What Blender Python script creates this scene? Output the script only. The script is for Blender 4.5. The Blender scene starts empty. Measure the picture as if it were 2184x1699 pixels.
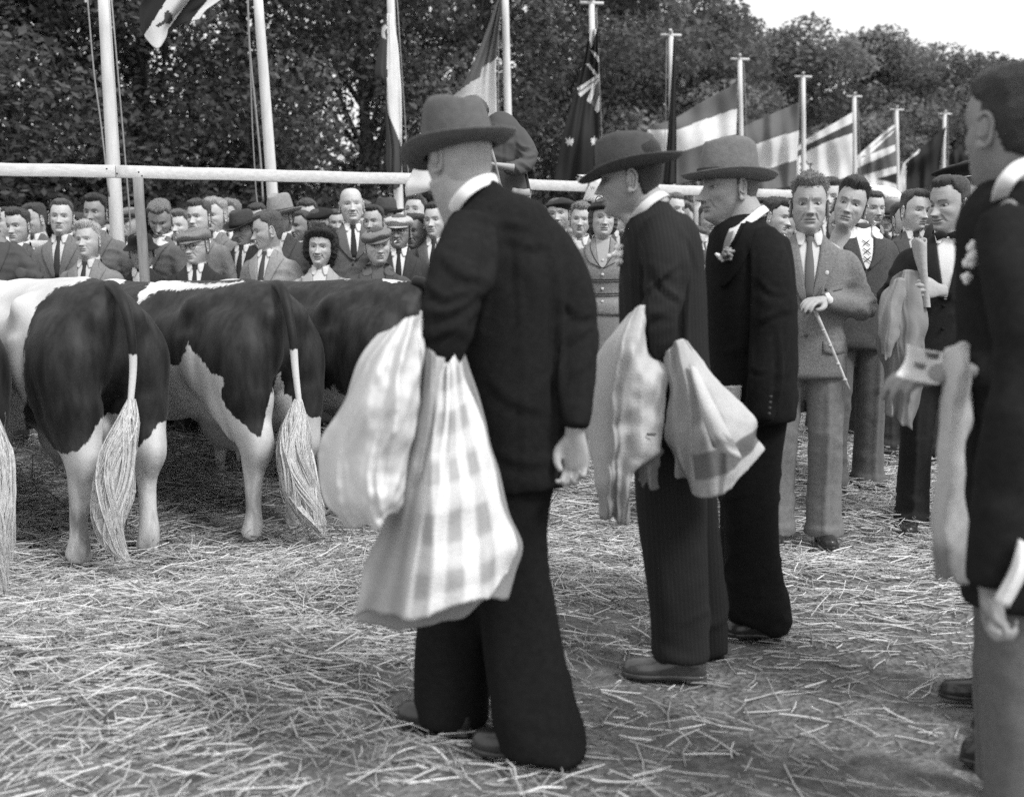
import bpy, math, random
import numpy as np
from mathutils import Vector, Matrix, noise as mnoise
from mathutils.bvhtree import BVHTree

R = math.radians
PI = math.pi
scene = bpy.context.scene
COL = scene.collection

# ------------------------------------------------------------------ camera
CAM_H = 1.30
FPX, CX, CY, YH = 2342.0, 1092.0, 849.5, 597.0       # measured on a 2184 px wide view of the photograph
TILT = math.atan((CY - YH) / FPX)
cam_d = bpy.data.cameras.new('camera')
cam = bpy.data.objects.new('camera', cam_d)
COL.objects.link(cam)
cam.location = (0, 0, CAM_H)
cam.rotation_euler = (PI / 2 - TILT, 0, 0)
cam_d.sensor_width = 126.0
cam_d.lens = 126.0 * FPX / 2184.0
cam_d.clip_start = 0.1
cam_d.clip_end = 2000
cam_d.dof.use_dof = True
cam_d.dof.focus_distance = 5.6
cam_d.dof.aperture_fstop = 8.0
scene.camera = cam

# ------------------------------------------------------------------ light
SUN_AZ, SUN_EL = R(132), R(50)          # direction TO the sun: azimuth clockwise from +Y (over the photographer's right shoulder)
world = bpy.data.worlds.new('World')
scene.world = world
world.use_nodes = True
wn = world.node_tree
wn.nodes.clear()
sky = wn.nodes.new('ShaderNodeTexSky')
sky.sky_type = 'NISHITA'
sky.sun_disc = False
sky.sun_elevation = SUN_EL
sky.sun_rotation = SUN_AZ
sky.air_density = 1.0
sky.dust_density = 4.0
bw = wn.nodes.new('ShaderNodeRGBToBW')
cv = wn.nodes.new('ShaderNodeMixRGB')
cv.blend_type = 'MIX'
cv.inputs[0].default_value = 0.62       # thin white overcast in front of the clear sky
cv.inputs[2].default_value = (9.5, 9.5, 9.5, 1)
bg = wn.nodes.new('ShaderNodeBackground')
bg.inputs[1].default_value = 0.095
wo = wn.nodes.new('ShaderNodeOutputWorld')
wn.links.new(sky.outputs[0], bw.inputs[0])
wn.links.new(bw.outputs[0], cv.inputs[1])
wn.links.new(cv.outputs[0], bg.inputs[0])
wn.links.new(bg.outputs[0], wo.inputs[0])

sun_d = bpy.data.lights.new('sun', 'SUN')
sun_d.energy = 1.5
sun_d.angle = R(14)
sun_d.color = (1, 1, 1)
sun = bpy.data.objects.new('sun', sun_d)
COL.objects.link(sun)
_sd = Vector((math.sin(SUN_AZ) * math.cos(SUN_EL), math.cos(SUN_AZ) * math.cos(SUN_EL), math.sin(SUN_EL)))
sun.rotation_euler = _sd.to_track_quat('Z', 'Y').to_euler()
sun.location = (6, -4, 12)

vs = scene.view_settings
vs.view_transform = 'Standard'
vs.look = 'None'
vs.exposure = 0.80
vs.gamma = 1.0
vs.use_curve_mapping = False
scene.render.engine = 'CYCLES'
cy = scene.cycles
cy.max_bounces = 6
cy.diffuse_bounces = 3
cy.glossy_bounces = 2
cy.transparent_max_bounces = 6
cy.use_denoising = False
cy.use_adaptive_sampling = False

# ------------------------------------------------------------------ projection helpers
_ct, _st = math.cos(TILT), math.sin(TILT)

def P(x, y, d):
    """world point seen at photo position (x, y) standing d metres into the scene"""
    a, b = x - CX, CY - y
    Y = _ct * FPX + _st * b
    Z = -_st * FPX + _ct * b
    k = d / Y
    return np.array((a * k, d, CAM_H + Z * k))

def PPM(x, y, d):
    b = CY - y
    Y = _ct * FPX + _st * b
    depth = d / Y * FPX          # along the optical axis
    return FPX / depth

def G(x, y, h=0.0):
    """point of the ground plane at photo position (x, y)"""
    b = CY - y
    Y = _ct * FPX + _st * b
    Z = -_st * FPX + _ct * b
    k = (h - CAM_H) / Z
    return np.array(((x - CX) * k, Y * k, h))

# ------------------------------------------------------------------ mesh helpers
def quadgrid(nr, nc, wrap=False, off=0):
    """faces of a grid with nr rows of nc points"""
    i = np.arange(nr - 1)[:, None]
    j = np.arange(nc if wrap else nc - 1)[None, :]
    a = i * nc + j
    b = i * nc + (j + 1) % nc
    return (np.stack([a, b, b + nc, a + nc], -1).reshape(-1, 4) + off)

def build_mesh(name, V, Fq, tris=None, smooth=True):
    me = bpy.data.meshes.new(name)
    V = np.asarray(V, dtype=np.float32)
    Fq = np.asarray(Fq, dtype=np.int32).reshape(-1, 4) if Fq is not None and len(Fq) else np.zeros((0, 4), np.int32)
    T = np.asarray(tris, dtype=np.int32).reshape(-1, 3) if tris is not None and len(tris) else np.zeros((0, 3), np.int32)
    me.vertices.add(len(V))
    me.vertices.foreach_set('co', V.ravel())
    loops = np.concatenate([Fq.ravel(), T.ravel()])
    me.loops.add(len(loops))
    me.loops.foreach_set('vertex_index', loops)
    n = len(Fq) + len(T)
    me.polygons.add(n)
    st = np.concatenate([np.arange(len(Fq)) * 4, len(Fq) * 4 + np.arange(len(T)) * 3]).astype(np.int32)
    me.polygons.foreach_set('loop_start', st)
    me.update(calc_edges=True)
    me.validate()
    if smooth:
        me.polygons.foreach_set('use_smooth', np.ones(len(me.polygons), bool))
    return me

class MB:
    """collects grids / loops of points into one mesh"""
    def __init__(s):
        s.V, s.Q, s.T, s.n = [], [], [], 0
    def add(s, V, Q=None, T=None):
        V = np.asarray(V, float).reshape(-1, 3)
        s.V.append(V)
        if Q is not None and len(Q): s.Q.append(np.asarray(Q).reshape(-1, 4) + s.n)
        if T is not None and len(T): s.T.append(np.asarray(T).reshape(-1, 3) + s.n)
        s.n += len(V)
        return s
    def rings(s, rings, cap0=True, cap1=True):
        """list of equally long closed rings"""
        Rg = np.asarray(rings, float)
        nr, nc = Rg.shape[:2]
        V = Rg.reshape(-1, 3)
        Q = quadgrid(nr, nc, True)
        T = []
        VV = [V]
        k = nr * nc
        if cap0:
            VV.append(Rg[0].mean(0)[None]); j = np.arange(nc)
            T.append(np.stack([np.full(nc, k), (j + 1) % nc, j], -1)); k += 1
        if cap1:
            VV.append(Rg[-1].mean(0)[None]); j = np.arange(nc) + (nr - 1) * nc
            j2 = (np.arange(nc) + 1) % nc + (nr - 1) * nc
            T.append(np.stack([np.full(nc, k), j, j2], -1)); k += 1
        return s.add(np.concatenate(VV), Q, np.concatenate(T) if T else None)
    def box(s, c, h, M=None):
        c = np.asarray(c, float); h = np.asarray(h, float)
        v = np.array([[x, y, z] for x in (-1, 1) for y in (-1, 1) for z in (-1, 1)], float) * h
        if M is not None: v = v @ np.asarray(M).T
        return s.add(v + c, [[0, 1, 3, 2], [4, 6, 7, 5], [0, 4, 5, 1], [2, 3, 7, 6], [0, 2, 6, 4], [1, 5, 7, 3]])
    def ellipsoid(s, c, r, nu=20, nv=12, M=None):
        th = np.linspace(0, PI, nv + 1)[1:-1]
        ph = np.linspace(0, 2 * PI, nu, endpoint=False)
        v = np.stack([np.sin(th)[:, None] * np.cos(ph), np.sin(th)[:, None] * np.sin(ph), np.repeat(np.cos(th)[:, None], nu, 1)], -1)
        v = v * np.asarray(r, float)
        if M is not None: v = v @ np.asarray(M).T
        return s.rings(v + np.asarray(c, float))
    def data(s):
        V = np.concatenate(s.V) if s.V else np.zeros((0, 3))
        Q = np.concatenate(s.Q) if s.Q else np.zeros((0, 4), int)
        T = np.concatenate(s.T) if s.T else np.zeros((0, 3), int)
        return V, Q, T
    def tube(s, pts, rad, n=12, ratio=1.0, exp=2.0, hint=(0, 1, 0), cap0=True, cap1=True, sub=0):
        """pts path, rad = half width; ratio = thickness along the hint / half width"""
        s.rings(tube_rings(pts, rad, n, ratio, exp, hint, sub), cap0, cap1)
        return s
    def build(s, name, mat=None, parent=None, origin=None, smooth=True):
        V, Q, T = s.data()
        return add_obj(name, V, Q, T, mat, parent, origin, smooth)

def catmull(pts, k):
    """resample control points with k steps per span"""
    p = np.asarray(pts, float)
    if k <= 1 or len(p) < 2: return p
    e = np.concatenate([[2 * p[0] - p[1]], p, [2 * p[-1] - p[-2]]])
    out = []
    t = (np.arange(k) / k)[:, None]
    for i in range(len(p) - 1):
        a, b, c, d = e[i], e[i + 1], e[i + 2], e[i + 3]
        out.append(0.5 * ((2 * b) + (-a + c) * t + (2 * a - 5 * b + 4 * c - d) * t ** 2 + (-a + 3 * b - 3 * c + d) * t ** 3))
    out.append(p[-1:])
    return np.concatenate(out)

def nrm(v):
    v = np.asarray(v, float)
    return v / (np.linalg.norm(v, axis=-1, keepdims=True) + 1e-12)

def tube_rings(pts, rad, n=12, ratio=1.0, exp=2.0, hint=(0, 1, 0), sub=0):
    pts = np.asarray(pts, float)
    rad = np.broadcast_to(np.asarray(rad, float), (len(pts),)).copy()
    ratio = np.broadcast_to(np.asarray(ratio, float), (len(pts),)).copy()
    if sub > 1:
        a = catmull(np.column_stack([pts, rad, ratio]), sub)
        pts, rad, ratio = a[:, :3], a[:, 3], a[:, 4]
    T = nrm(np.gradient(pts, axis=0))
    hint = np.asarray(hint, float)
    e1 = nrm(np.cross(T, hint))
    e2 = nrm(np.cross(e1, T))
    th = np.linspace(0, 2 * PI, n, endpoint=False)
    c, sn = np.cos(th), np.sin(th)
    cc = np.sign(c) * np.abs(c) ** (2 / exp); ss = np.sign(sn) * np.abs(sn) ** (2 / exp)
    return pts[:, None] + rad[:, None, None] * (cc[None, :, None] * e1[:, None] + (ratio[:, None] * ss[None, :])[..., None] * e2[:, None])

def ptube(mb, rows, n=16, exp=2.2, sub=4, cap0=True, cap1=True):
    """tube from photo measurements: rows of (x, y, half width px, distance, thickness ratio)"""
    pts, rad, rat = [], [], []
    for r in rows:
        x, y, w, d = r[:4]
        pts.append(P(x, y, d)); rad.append(w / PPM(x, y, d)); rat.append(r[4] if len(r) > 4 else 1.0)
    mb.tube(pts, rad, n, rat, exp, (0, 1, 0), cap0, cap1, sub)
    return mb

def add_obj(name, V, Q, T=None, mat=None, parent=None, origin=None, smooth=True):
    V = np.asarray(V, float)
    o0 = np.zeros(3)
    if parent is not None:
        M = np.array(world_of(parent).inverted())
        V = V @ M[:3, :3].T + M[:3, 3]
    elif origin is not None:
        o0 = np.asarray(origin, float)
        V = V - o0
    me = build_mesh(name, V, Q, T, smooth)
    o = bpy.data.objects.new(name, me)
    COL.objects.link(o)
    if parent is not None: o.parent = parent
    elif origin is not None: o.location = o0
    if mat is not None: me.materials.append(mat)
    return o

def world_of(o):
    m = o.matrix_basis.copy()
    if o.parent is not None: m = world_of(o.parent) @ m
    return m

def tag(o, label=None, cat=None, group=None, kind=None):
    if label: o['label'] = label
    if cat: o['category'] = cat
    if group: o['group'] = group
    if kind: o['kind'] = kind
    return o

def empty(name, loc, rz=0.0, label=None, cat=None, group=None):
    e = bpy.data.objects.new(name, None)
    COL.objects.link(e)
    e.location = [float(c) for c in loc]
    e.rotation_euler = (0, 0, rz)
    e.empty_display_size = 0.2
    return tag(e, label, cat, group)

def edges_of(Q, T):
    E = []
    if len(Q): E += [Q[:, [0, 1]], Q[:, [1, 2]], Q[:, [2, 3]], Q[:, [3, 0]]]
    if len(T): E += [T[:, [0, 1]], T[:, [1, 2]], T[:, [2, 0]]]
    E = np.sort(np.concatenate(E), 1)
    return np.unique(E, axis=0)

def laplace(V, E, it=3, lam=0.5, keep=None):
    n = len(V)
    deg = np.bincount(E.ravel(), minlength=n)[:, None] + 1e-9
    for _ in range(it):
        S = np.stack([np.bincount(E[:, 0], V[E[:, 1], k], n) + np.bincount(E[:, 1], V[E[:, 0], k], n) for k in range(3)], 1)
        d = lam * (S / deg - V)
        if keep is not None: d *= keep[:, None]
        V = V + d
    return V

def normals_of(V, Q, T):
    N = np.zeros_like(V)
    for F in (Q, T):
        if not len(F): continue
        a, b, c = V[F[:, 0]], V[F[:, 1]], V[F[:, 2]]
        if F.shape[1] == 4: fn = np.cross(V[F[:, 2]] - a, V[F[:, 3]] - b)
        else: fn = np.cross(b - a, c - a)
        for k in range(F.shape[1]):
            for q in range(3): N[:, q] += np.bincount(F[:, k], fn[:, q], len(V))
    return nrm(N)

def remesh(mb, voxel, smooth=3, lam=0.5):
    """one continuous skin over overlapping closed pieces"""
    V, Q, T = mb.data()
    me = build_mesh('tmp', V, Q, T)
    o = bpy.data.objects.new('tmp', me)
    COL.objects.link(o)
    md = o.modifiers.new('r', 'REMESH')
    md.mode = 'VOXEL'; md.voxel_size = voxel; md.adaptivity = 0
    dg = bpy.context.evaluated_depsgraph_get()
    em = o.evaluated_get(dg).to_mesh()
    nv, nl, npg = len(em.vertices), len(em.loops), len(em.polygons)
    V = np.empty(nv * 3, np.float32); em.vertices.foreach_get('co', V); V = V.reshape(-1, 3).astype(float)
    L = np.empty(nl, np.int32); em.loops.foreach_get('vertex_index', L)
    tot = np.empty(npg, np.int32); em.polygons.foreach_get('loop_total', tot)
    if (tot == 4).all(): Q, T = L.reshape(-1, 4), np.zeros((0, 3), int)
    else:
        st = np.cumsum(tot) - tot
        Q = np.stack([L[st[tot == 4] + k] for k in range(4)], 1) if (tot == 4).any() else np.zeros((0, 4), int)
        T = np.stack([L[st[tot == 3] + k] for k in range(3)], 1) if (tot == 3).any() else np.zeros((0, 3), int)
    o.evaluated_get(dg).to_mesh_clear()
    bpy.data.objects.remove(o); bpy.data.meshes.remove(me)
    if smooth: V = laplace(V, edges_of(Q, T), smooth, lam)
    return V, Q, T

# smooth vectorised value noise
_rs = np.random.RandomState(7)
_tab = _rs.rand(64, 64, 64)
def vnoise(p):
    p = np.asarray(p, float)
    i = np.floor(p).astype(int); f = p - i; f = f * f * (3 - 2 * f)
    r = 0
    for dx in (0, 1):
        for dy in (0, 1):
            for dz in (0, 1):
                w = (f[..., 0] if dx else 1 - f[..., 0]) * (f[..., 1] if dy else 1 - f[..., 1]) * (f[..., 2] if dz else 1 - f[..., 2])
                r = r + w * _tab[(i[..., 0] + dx) % 64, (i[..., 1] + dy) % 64, (i[..., 2] + dz) % 64]
    return r * 2 - 1

def fbm(p, o=3):
    a, r = 1.0, 0
    p = np.asarray(p, float)
    for k in range(o):
        r = r + a * vnoise(p * (2 ** k) + 17.3 * k); a *= 0.5
    return r

def set_attr(ob, name, vals):
    me = ob.data
    a = me.attributes.new(name, 'FLOAT', 'POINT')
    v = np.asarray(vals, np.float32)
    a.data.foreach_set('value', v[:len(me.vertices)])

# ------------------------------------------------------------------ materials
def g3(v): return (v, v, v, 1)

def mat_basic(name, base, rough=0.8, var=0.15, scale=8.0, bump=0.0, bscale=60.0, spec=0.3, attr=None, sheen=0.0, detail=4, stretch=None, ramp=None, metallic=0.0):
    """grey procedural material: noise mottling + fine relief; attr multiplies the base tone"""
    m = bpy.data.materials.new(name)
    m.use_nodes = True
    nt = m.node_tree; N = nt.nodes; L = nt.links
    b = N['Principled BSDF']
    b.inputs['Roughness'].default_value = rough
    b.inputs['Specular IOR Level'].default_value = spec
    b.inputs['Metallic'].default_value = metallic
    if sheen:
        b.inputs['Sheen Weight'].default_value = sheen
    tc = N.new('ShaderNodeTexCoord')
    vec = tc.outputs['Object']
    if stretch:
        mp = N.new('ShaderNodeMapping'); mp.inputs['Scale'].default_value = stretch
        L.new(vec, mp.inputs[0]); vec = mp.outputs[0]
    nz = N.new('ShaderNodeTexNoise'); nz.inputs['Scale'].default_value = scale; nz.inputs['Detail'].default_value = detail
    L.new(vec, nz.inputs['Vector'])
    mr = N.new('ShaderNodeMapRange')
    mr.inputs[1].default_value = 0.25; mr.inputs[2].default_value = 0.75
    mr.inputs[3].default_value = base * (1 - var); mr.inputs[4].default_value = base * (1 + var)
    L.new(nz.outputs[0], mr.inputs[0])
    out = mr.outputs[0]
    if attr:
        at = N.new('ShaderNodeAttribute'); at.attribute_name = attr
        mu = N.new('ShaderNodeMath'); mu.operation = 'MULTIPLY'
        L.new(out, mu.inputs[0]); L.new(at.outputs['Fac'], mu.inputs[1]); out = mu.outputs[0]
    L.new(out, b.inputs['Base Color'])
    if bump:
        n2 = N.new('ShaderNodeTexNoise'); n2.inputs['Scale'].default_value = bscale; n2.inputs['Detail'].default_value = 3
        L.new(vec, n2.inputs['Vector'])
        bp = N.new('ShaderNodeBump'); bp.inputs['Strength'].default_value = bump; bp.inputs['Distance'].default_value = 0.01
        L.new(n2.outputs[0], bp.inputs['Height']); L.new(bp.outputs[0], b.inputs['Normal'])
    return m

MATS = {}
def M(name, *a, **k):
    if name not in MATS: MATS[name] = mat_basic(name, *a, **k)
    return MATS[name]

def cloth(v, kind='wool'):
    key = f'{kind}_cloth_{v:.3f}'
    if kind == 'wool': return M(key, v, 0.92, 0.16, 55.0, 0.35, 260.0, 0.15, sheen=0.06)
    if kind == 'suiting': return M(key, v, 0.95, 0.2, 55.0, 0.35, 260.0, 0.08)
    if kind == 'cotton': return M(key, v, 0.85, 0.07, 20.0, 0.2, 180.0, 0.2)
    return M(key, v, 0.9, 0.25, 90.0, 0.5, 320.0, 0.12, sheen=0.05)   # tweed
# ================================================================== GROUND
def Hg(x, y):
    """height of the trodden field: it rises gently towards the fence"""
    x = np.asarray(x, float); y = np.asarray(y, float)
    t = np.clip((y - 4.7) / 2.6, 0, 1)
    return 0.25 * t * t * (3 - 2 * t)

def dens(x, y):
    """how thickly the straw lies (0..1)"""
    x = np.asarray(x, float); y = np.asarray(y, float)
    n = fbm(np.stack([x * 0.9, y * 0.9, x * 0 + 3], -1), 3)
    n2 = vnoise(np.stack([x * 2.7, y * 2.7, x * 0 + 8], -1))
    # bare trodden strip at the right front
    edge = 0.25 + 0.22 * (y - 3.0)               # straw lies left of this line
    a = 1 / (1 + np.exp((x - edge) * 3.2))
    b = np.clip((y - 3.15) / 1.1, 0, 1)
    d = a * (0.30 + 0.70 * b) + (1 - a) * (0.07 + np.clip((y - 3.7) / 2.2, 0.0, 0.70))
    return np.clip(d * (0.82 + 0.55 * n + 0.45 * n2), 0.03, 1)

def lump(x, y):
    d = dens(x, y)
    n = fbm(np.stack([np.asarray(x) * 2.2, np.asarray(y) * 2.2, np.asarray(x) * 0], -1), 3)
    return d * (0.025 + 0.03 * n)

xs = np.concatenate([-np.geomspace(300, 9, 14), np.linspace(-8, 8, 260), np.geomspace(9, 300, 14)])
ys = np.concatenate([np.linspace(-60, 0.5, 8), np.linspace(1.0, 12, 190), np.geomspace(12.6, 500, 16)])
GX, GY = np.meshgrid(xs, ys)
near = np.clip((11 - GY) / 3, 0, 1) * np.clip((8 - np.abs(GX)) / 2, 0, 1)
soil_n = fbm(np.stack([GX * 6, GY * 6, GX * 0], -1), 3)
GZ = Hg(GX, GY) + near * (lump(GX, GY) * 0.8 + 0.008 * soil_n)
GV = np.stack([GX, GY, GZ], -1).reshape(-1, 3)
ground = add_obj('ground', GV, quadgrid(len(ys), len(xs)))
tag(ground, 'trodden grey earth field with straw strewn over it', None, None, 'structure')
set_attr(ground, 'straw', dens(GX, GY).ravel())
m = bpy.data.materials.new('trodden_earth'); m.use_nodes = True
nt = m.node_tree; N = nt.nodes; L = nt.links; b = N['Principled BSDF']; b.inputs['Roughness'].default_value = 0.95
b.inputs['Specular IOR Level'].default_value = 0.15
tc = N.new('ShaderNodeTexCoord')
n1 = N.new('ShaderNodeTexNoise'); n1.inputs['Scale'].default_value = 9; n1.inputs['Detail'].default_value = 8; n1.inputs['Roughness'].default_value = 0.7
n2 = N.new('ShaderNodeTexNoise'); n2.inputs['Scale'].default_value = 1.3; n2.inputs['Detail'].default_value = 3
v1 = N.new('ShaderNodeTexVoronoi'); v1.inputs['Scale'].default_value = 45
for q in (n1, n2, v1): L.new(tc.outputs['Object'], q.inputs['Vector'])
mr = N.new('ShaderNodeMapRange'); mr.inputs[1].default_value = 0.3; mr.inputs[2].default_value = 0.72; mr.inputs[3].default_value = 0.075; mr.inputs[4].default_value = 0.24
L.new(n1.outputs[0], mr.inputs[0])
mr2 = N.new('ShaderNodeMapRange'); mr2.inputs[1].default_value = 0.3; mr2.inputs[2].default_value = 0.7; mr2.inputs[3].default_value = 0.75; mr2.inputs[4].default_value = 1.25
L.new(n2.outputs[0], mr2.inputs[0])
mu = N.new('ShaderNodeMath'); mu.operation = 'MULTIPLY'; L.new(mr.outputs[0], mu.inputs[0]); L.new(mr2.outputs[0], mu.inputs[1])
L.new(mu.outputs[0], b.inputs['Base Color'])
ad = N.new('ShaderNodeMath'); ad.operation = 'ADD'; L.new(n1.outputs[0], ad.inputs[0]); L.new(v1.outputs[0], ad.inputs[1])
bp = N.new('ShaderNodeBump'); bp.inputs['Strength'].default_value = 0.9; bp.inputs['Distance'].default_value = 0.02
L.new(ad.outputs[0], bp.inputs['Height']); L.new(bp.outputs[0], b.inputs['Normal'])
ground.data.materials.append(m)

# ------------------------------------------------------------------ straw
def straw_mat():
    m = bpy.data.materials.new('straw_stalks'); m.use_nodes = True
    nt = m.node_tree; N = nt.nodes; L = nt.links; b = N['Principled BSDF']
    b.inputs['Roughness'].default_value = 0.6; b.inputs['Specular IOR Level'].default_value = 0.35
    a = N.new('ShaderNodeAttribute'); a.attribute_name = 'tone'
    L.new(a.outputs['Fac'], b.inputs['Base Color'])
    return m

def strew(name, label, n, xr, yr, seed, lenr, thick, lift, dfun, tone, tilt=0.10):
    rs = np.random.RandomState(seed)
    x = rs.uniform(*xr, n * 4); y = rs.uniform(*yr, n * 4)
    keep = rs.rand(n * 4) < dfun(x, y)
    x, y = x[keep][:n], y[keep][:n]
    n = len(x)
    d = dens(x, y)
    z = Hg(x, y) + lump(x, y) + rs.rand(n) ** 1.5 * lift * (0.25 + d)
    # stalks lie in loose swathes
    swirl = vnoise(np.stack([x * 1.1, y * 1.1, x * 0 + 5], -1)) * 2.2
    a = swirl + rs.normal(0, 0.9, n)
    t = rs.normal(0, tilt, n) * (0.4 + d)
    Ln = rs.uniform(lenr[0], lenr[1], n) * rs.uniform(0.5, 1, n)
    D = np.stack([np.cos(a) * np.cos(t), np.sin(a) * np.cos(t), np.sin(t)], -1)
    S = nrm(np.stack([-D[:, 1], D[:, 0], 0 * a], -1))
    U = np.cross(D, S)
    c = np.stack([x, y, z], -1)
    bend = rs.normal(0, 0.045, n)[:, None] * Ln[:, None] * S + rs.normal(0, 0.03, n)[:, None] * Ln[:, None] * U
    ctr = np.stack([c - D * Ln[:, None] / 2, c + bend, c + D * Ln[:, None] / 2], 1)       # n,3,3
    zg = Hg(ctr[..., 0], ctr[..., 1]) + lump(ctr[..., 0], ctr[..., 1]) + 0.002
    ctr[..., 2] = np.maximum(ctr[..., 2], zg)
    r = rs.uniform(0.45, 1.5, n) ** 1.2 * thick
    prof = np.array([[0.0, 1.0], [0.9, -0.5], [-0.9, -0.5]])
    rad = np.array([1.0, 1.05, 0.75])
    V = ctr[:, :, None, :] + (r[:, None] * rad)[:, :, None, None] * (prof[None, None, :, 0:1] * S[:, None, None] + prof[None, None, :, 1:2] * U[:, None, None])
    V = V.reshape(-1, 3)
    q = []
    for k in range(2):
        for j in range(3):
            q.append([k * 3 + j, k * 3 + (j + 1) % 3, k * 3 + 3 + (j + 1) % 3, k * 3 + 3 + j])
    Q = (np.arange(n)[:, None, None] * 9 + np.array(q)[None]).reshape(-1, 4)
    o = add_obj(name, V, Q, smooth=False)
    o.data.materials.append(STRAW)
    set_attr(o, 'tone', np.repeat(rs.uniform(*tone, n), 9))
    return tag(o, label, None, None, 'stuff')

STRAW = straw_mat()
strew('straw', 'loose pale straw lying thick over the field round the cows', 104000, (-4.8, 4.3), (2.4, 9.5), 11, (0.05, 0.27), 0.0018, 0.06,
      lambda x, y: dens(x, y) ** 1.3 * np.clip(1.25 - (y - 4) * 0.12, 0.35, 1), (0.17, 0.80))
strew('straw_litter', 'short broken straw bits trodden into the earth', 26000, (-3.5, 4.5), (2.3, 6.5), 12, (0.02, 0.10), 0.0017, 0.012,
      lambda x, y: 0.35 + 0 * x + 0.4 * dens(x, y), (0.16, 0.5), 0.05)
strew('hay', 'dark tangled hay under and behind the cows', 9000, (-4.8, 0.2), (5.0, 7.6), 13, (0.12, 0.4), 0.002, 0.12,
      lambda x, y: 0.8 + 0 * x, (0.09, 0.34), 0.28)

# crushed paper lying in the straw by the right-hand men
def crumple(name, x, y, size, seed, label):
    rs = np.random.RandomState(seed)
    g = G(x, y); nu = 14
    u, v = np.meshgrid(np.linspace(-1, 1, nu), np.linspace(-1, 1, nu))
    p = np.stack([u * size, v * size * 0.6, 0 * u], -1)
    nz = fbm(np.stack([u * 3, v * 3, 0 * u + seed], -1), 3)
    p[..., 2] = np.abs(nz) * size * 0.5 + 0.02
    p[..., 0] += 0.25 * size * nz[::-1]
    p = p.reshape(-1, 3) + [g[0], g[1], Hg(g[0], g[1]) + 0.03]
    o = add_obj(name, p, quadgrid(nu, nu), None, M('newsprint', 0.42, 0.8, 0.3, 30), None, p.mean(0), False)
    return tag(o, label, 'paper')
crumple('crumpled_paper', 1893, 1018, 0.12, 3, 'crumpled sheet of paper lying in the straw behind the man in the light grey suit')

# ================================================================== TREES
def leaf_mat():
    m = bpy.data.materials.new('foliage'); m.use_nodes = True
    nt = m.node_tree; N = nt.nodes; L = nt.links
    b = N['Principled BSDF']; b.inputs['Roughness'].default_value = 0.8; b.inputs['Specular IOR Level'].default_value = 0.12
    a = N.new('ShaderNodeAttribute'); a.attribute_name = 'tone'
    L.new(a.outputs['Fac'], b.inputs['Base Color'])
    tr = N.new('ShaderNodeBsdfTranslucent'); L.new(a.outputs['Fac'], tr.inputs[0])
    mx = N.new('ShaderNodeMixShader'); mx.inputs[0].default_value = 0.35
    L.new(b.outputs[0], mx.inputs[1]); L.new(tr.outputs[0], mx.inputs[2])
    L.new(mx.outputs[0], N['Material Output'].inputs[0])
    return m
LEAF = leaf_mat()
BARK = M('bark', 0.06, 0.95, 0.4, 14, 0.9, 30, 0.1, stretch=(4, 4, 0.8))

def crown_data(seed, n, R0, z0, z1, leaf):
    rs = np.random.RandomState(seed)
    H = z1 - z0
    nc = 70
    # clump centres fill an uneven egg
    cz = rs.rand(nc)
    prof = np.sin(np.clip(cz * 0.92 + 0.10, 0, 1) * PI) ** 0.55 * (1.05 - 0.35 * cz)
    ang = rs.rand(nc) * 2 * PI
    rr = np.sqrt(rs.rand(nc)) * R0 * prof
    cc = np.stack([np.cos(ang) * rr, np.sin(ang) * rr, z0 + cz * H], -1)
    cr = rs.uniform(0.45, 1.15, nc) * R0 * 0.30
    k = rs.choice(nc, n, p=cr ** 2 / (cr ** 2).sum())
    d = nrm(rs.normal(0, 1, (n, 3)))
    rad = cr[k] * (0.35 + 0.75 * rs.rand(n) ** 0.5)
    c = cc[k] + d * rad[:, None] * np.array([1.15, 1.15, 0.8])
    nn = nrm(d * 0.6 + rs.normal(0, 0.7, (n, 3)))
    t = nrm(np.cross(nn, rs.normal(0, 1, (n, 3))))
    s = np.cross(nn, t)
    sz = leaf * rs.uniform(0.5, 1.3, n)
    V = np.stack([c - t * sz[:, None], c + s * sz[:, None] * 0.5 + nn * sz[:, None] * .15, c + t * sz[:, None], c - s * sz[:, None] * 0.5 + nn * sz[:, None] * .15], 1).reshape(-1, 3)
    tone = np.clip(rs.uniform(0.040, 0.135, nc)[k] * rs.uniform(0.85, 1.15, n), 0.03, 0.17)
    return V, np.arange(n * 4).reshape(-1, 4), np.repeat(tone, 4), cc, cr

def trunk_mesh(seed, h, cc, lean=0.4):
    rs = np.random.RandomState(seed)
    mb = MB()
    top = np.array([rs.uniform(-lean, lean), rs.uniform(-lean, lean), h])
    path = [np.array([0, 0, -0.2]), np.array([0.05, 0, 0.8]), top * 0.35 + rs.normal(0, .12, 3), top * 0.65 + rs.normal(0, .15, 3), top]
    mb.tube(path, [0.26, 0.19, 0.15, 0.10, 0.03], 9, 1, 2, (0, 1, 0.01), sub=3)
    pp = catmull(path, 6)
    for i in rs.choice(len(cc), 26, replace=False):
        a = pp[np.argmin(np.abs(pp[:, 2] - (cc[i][2] * 0.62)))]
        midp = (a + cc[i]) / 2 + rs.normal(0, 0.18, 3)
        mb.tube([a, midp, cc[i]], [0.07, 0.045, 0.012], 5, 1, 2, (0.3, 1, 0.1), sub=3)
    return mb

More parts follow.
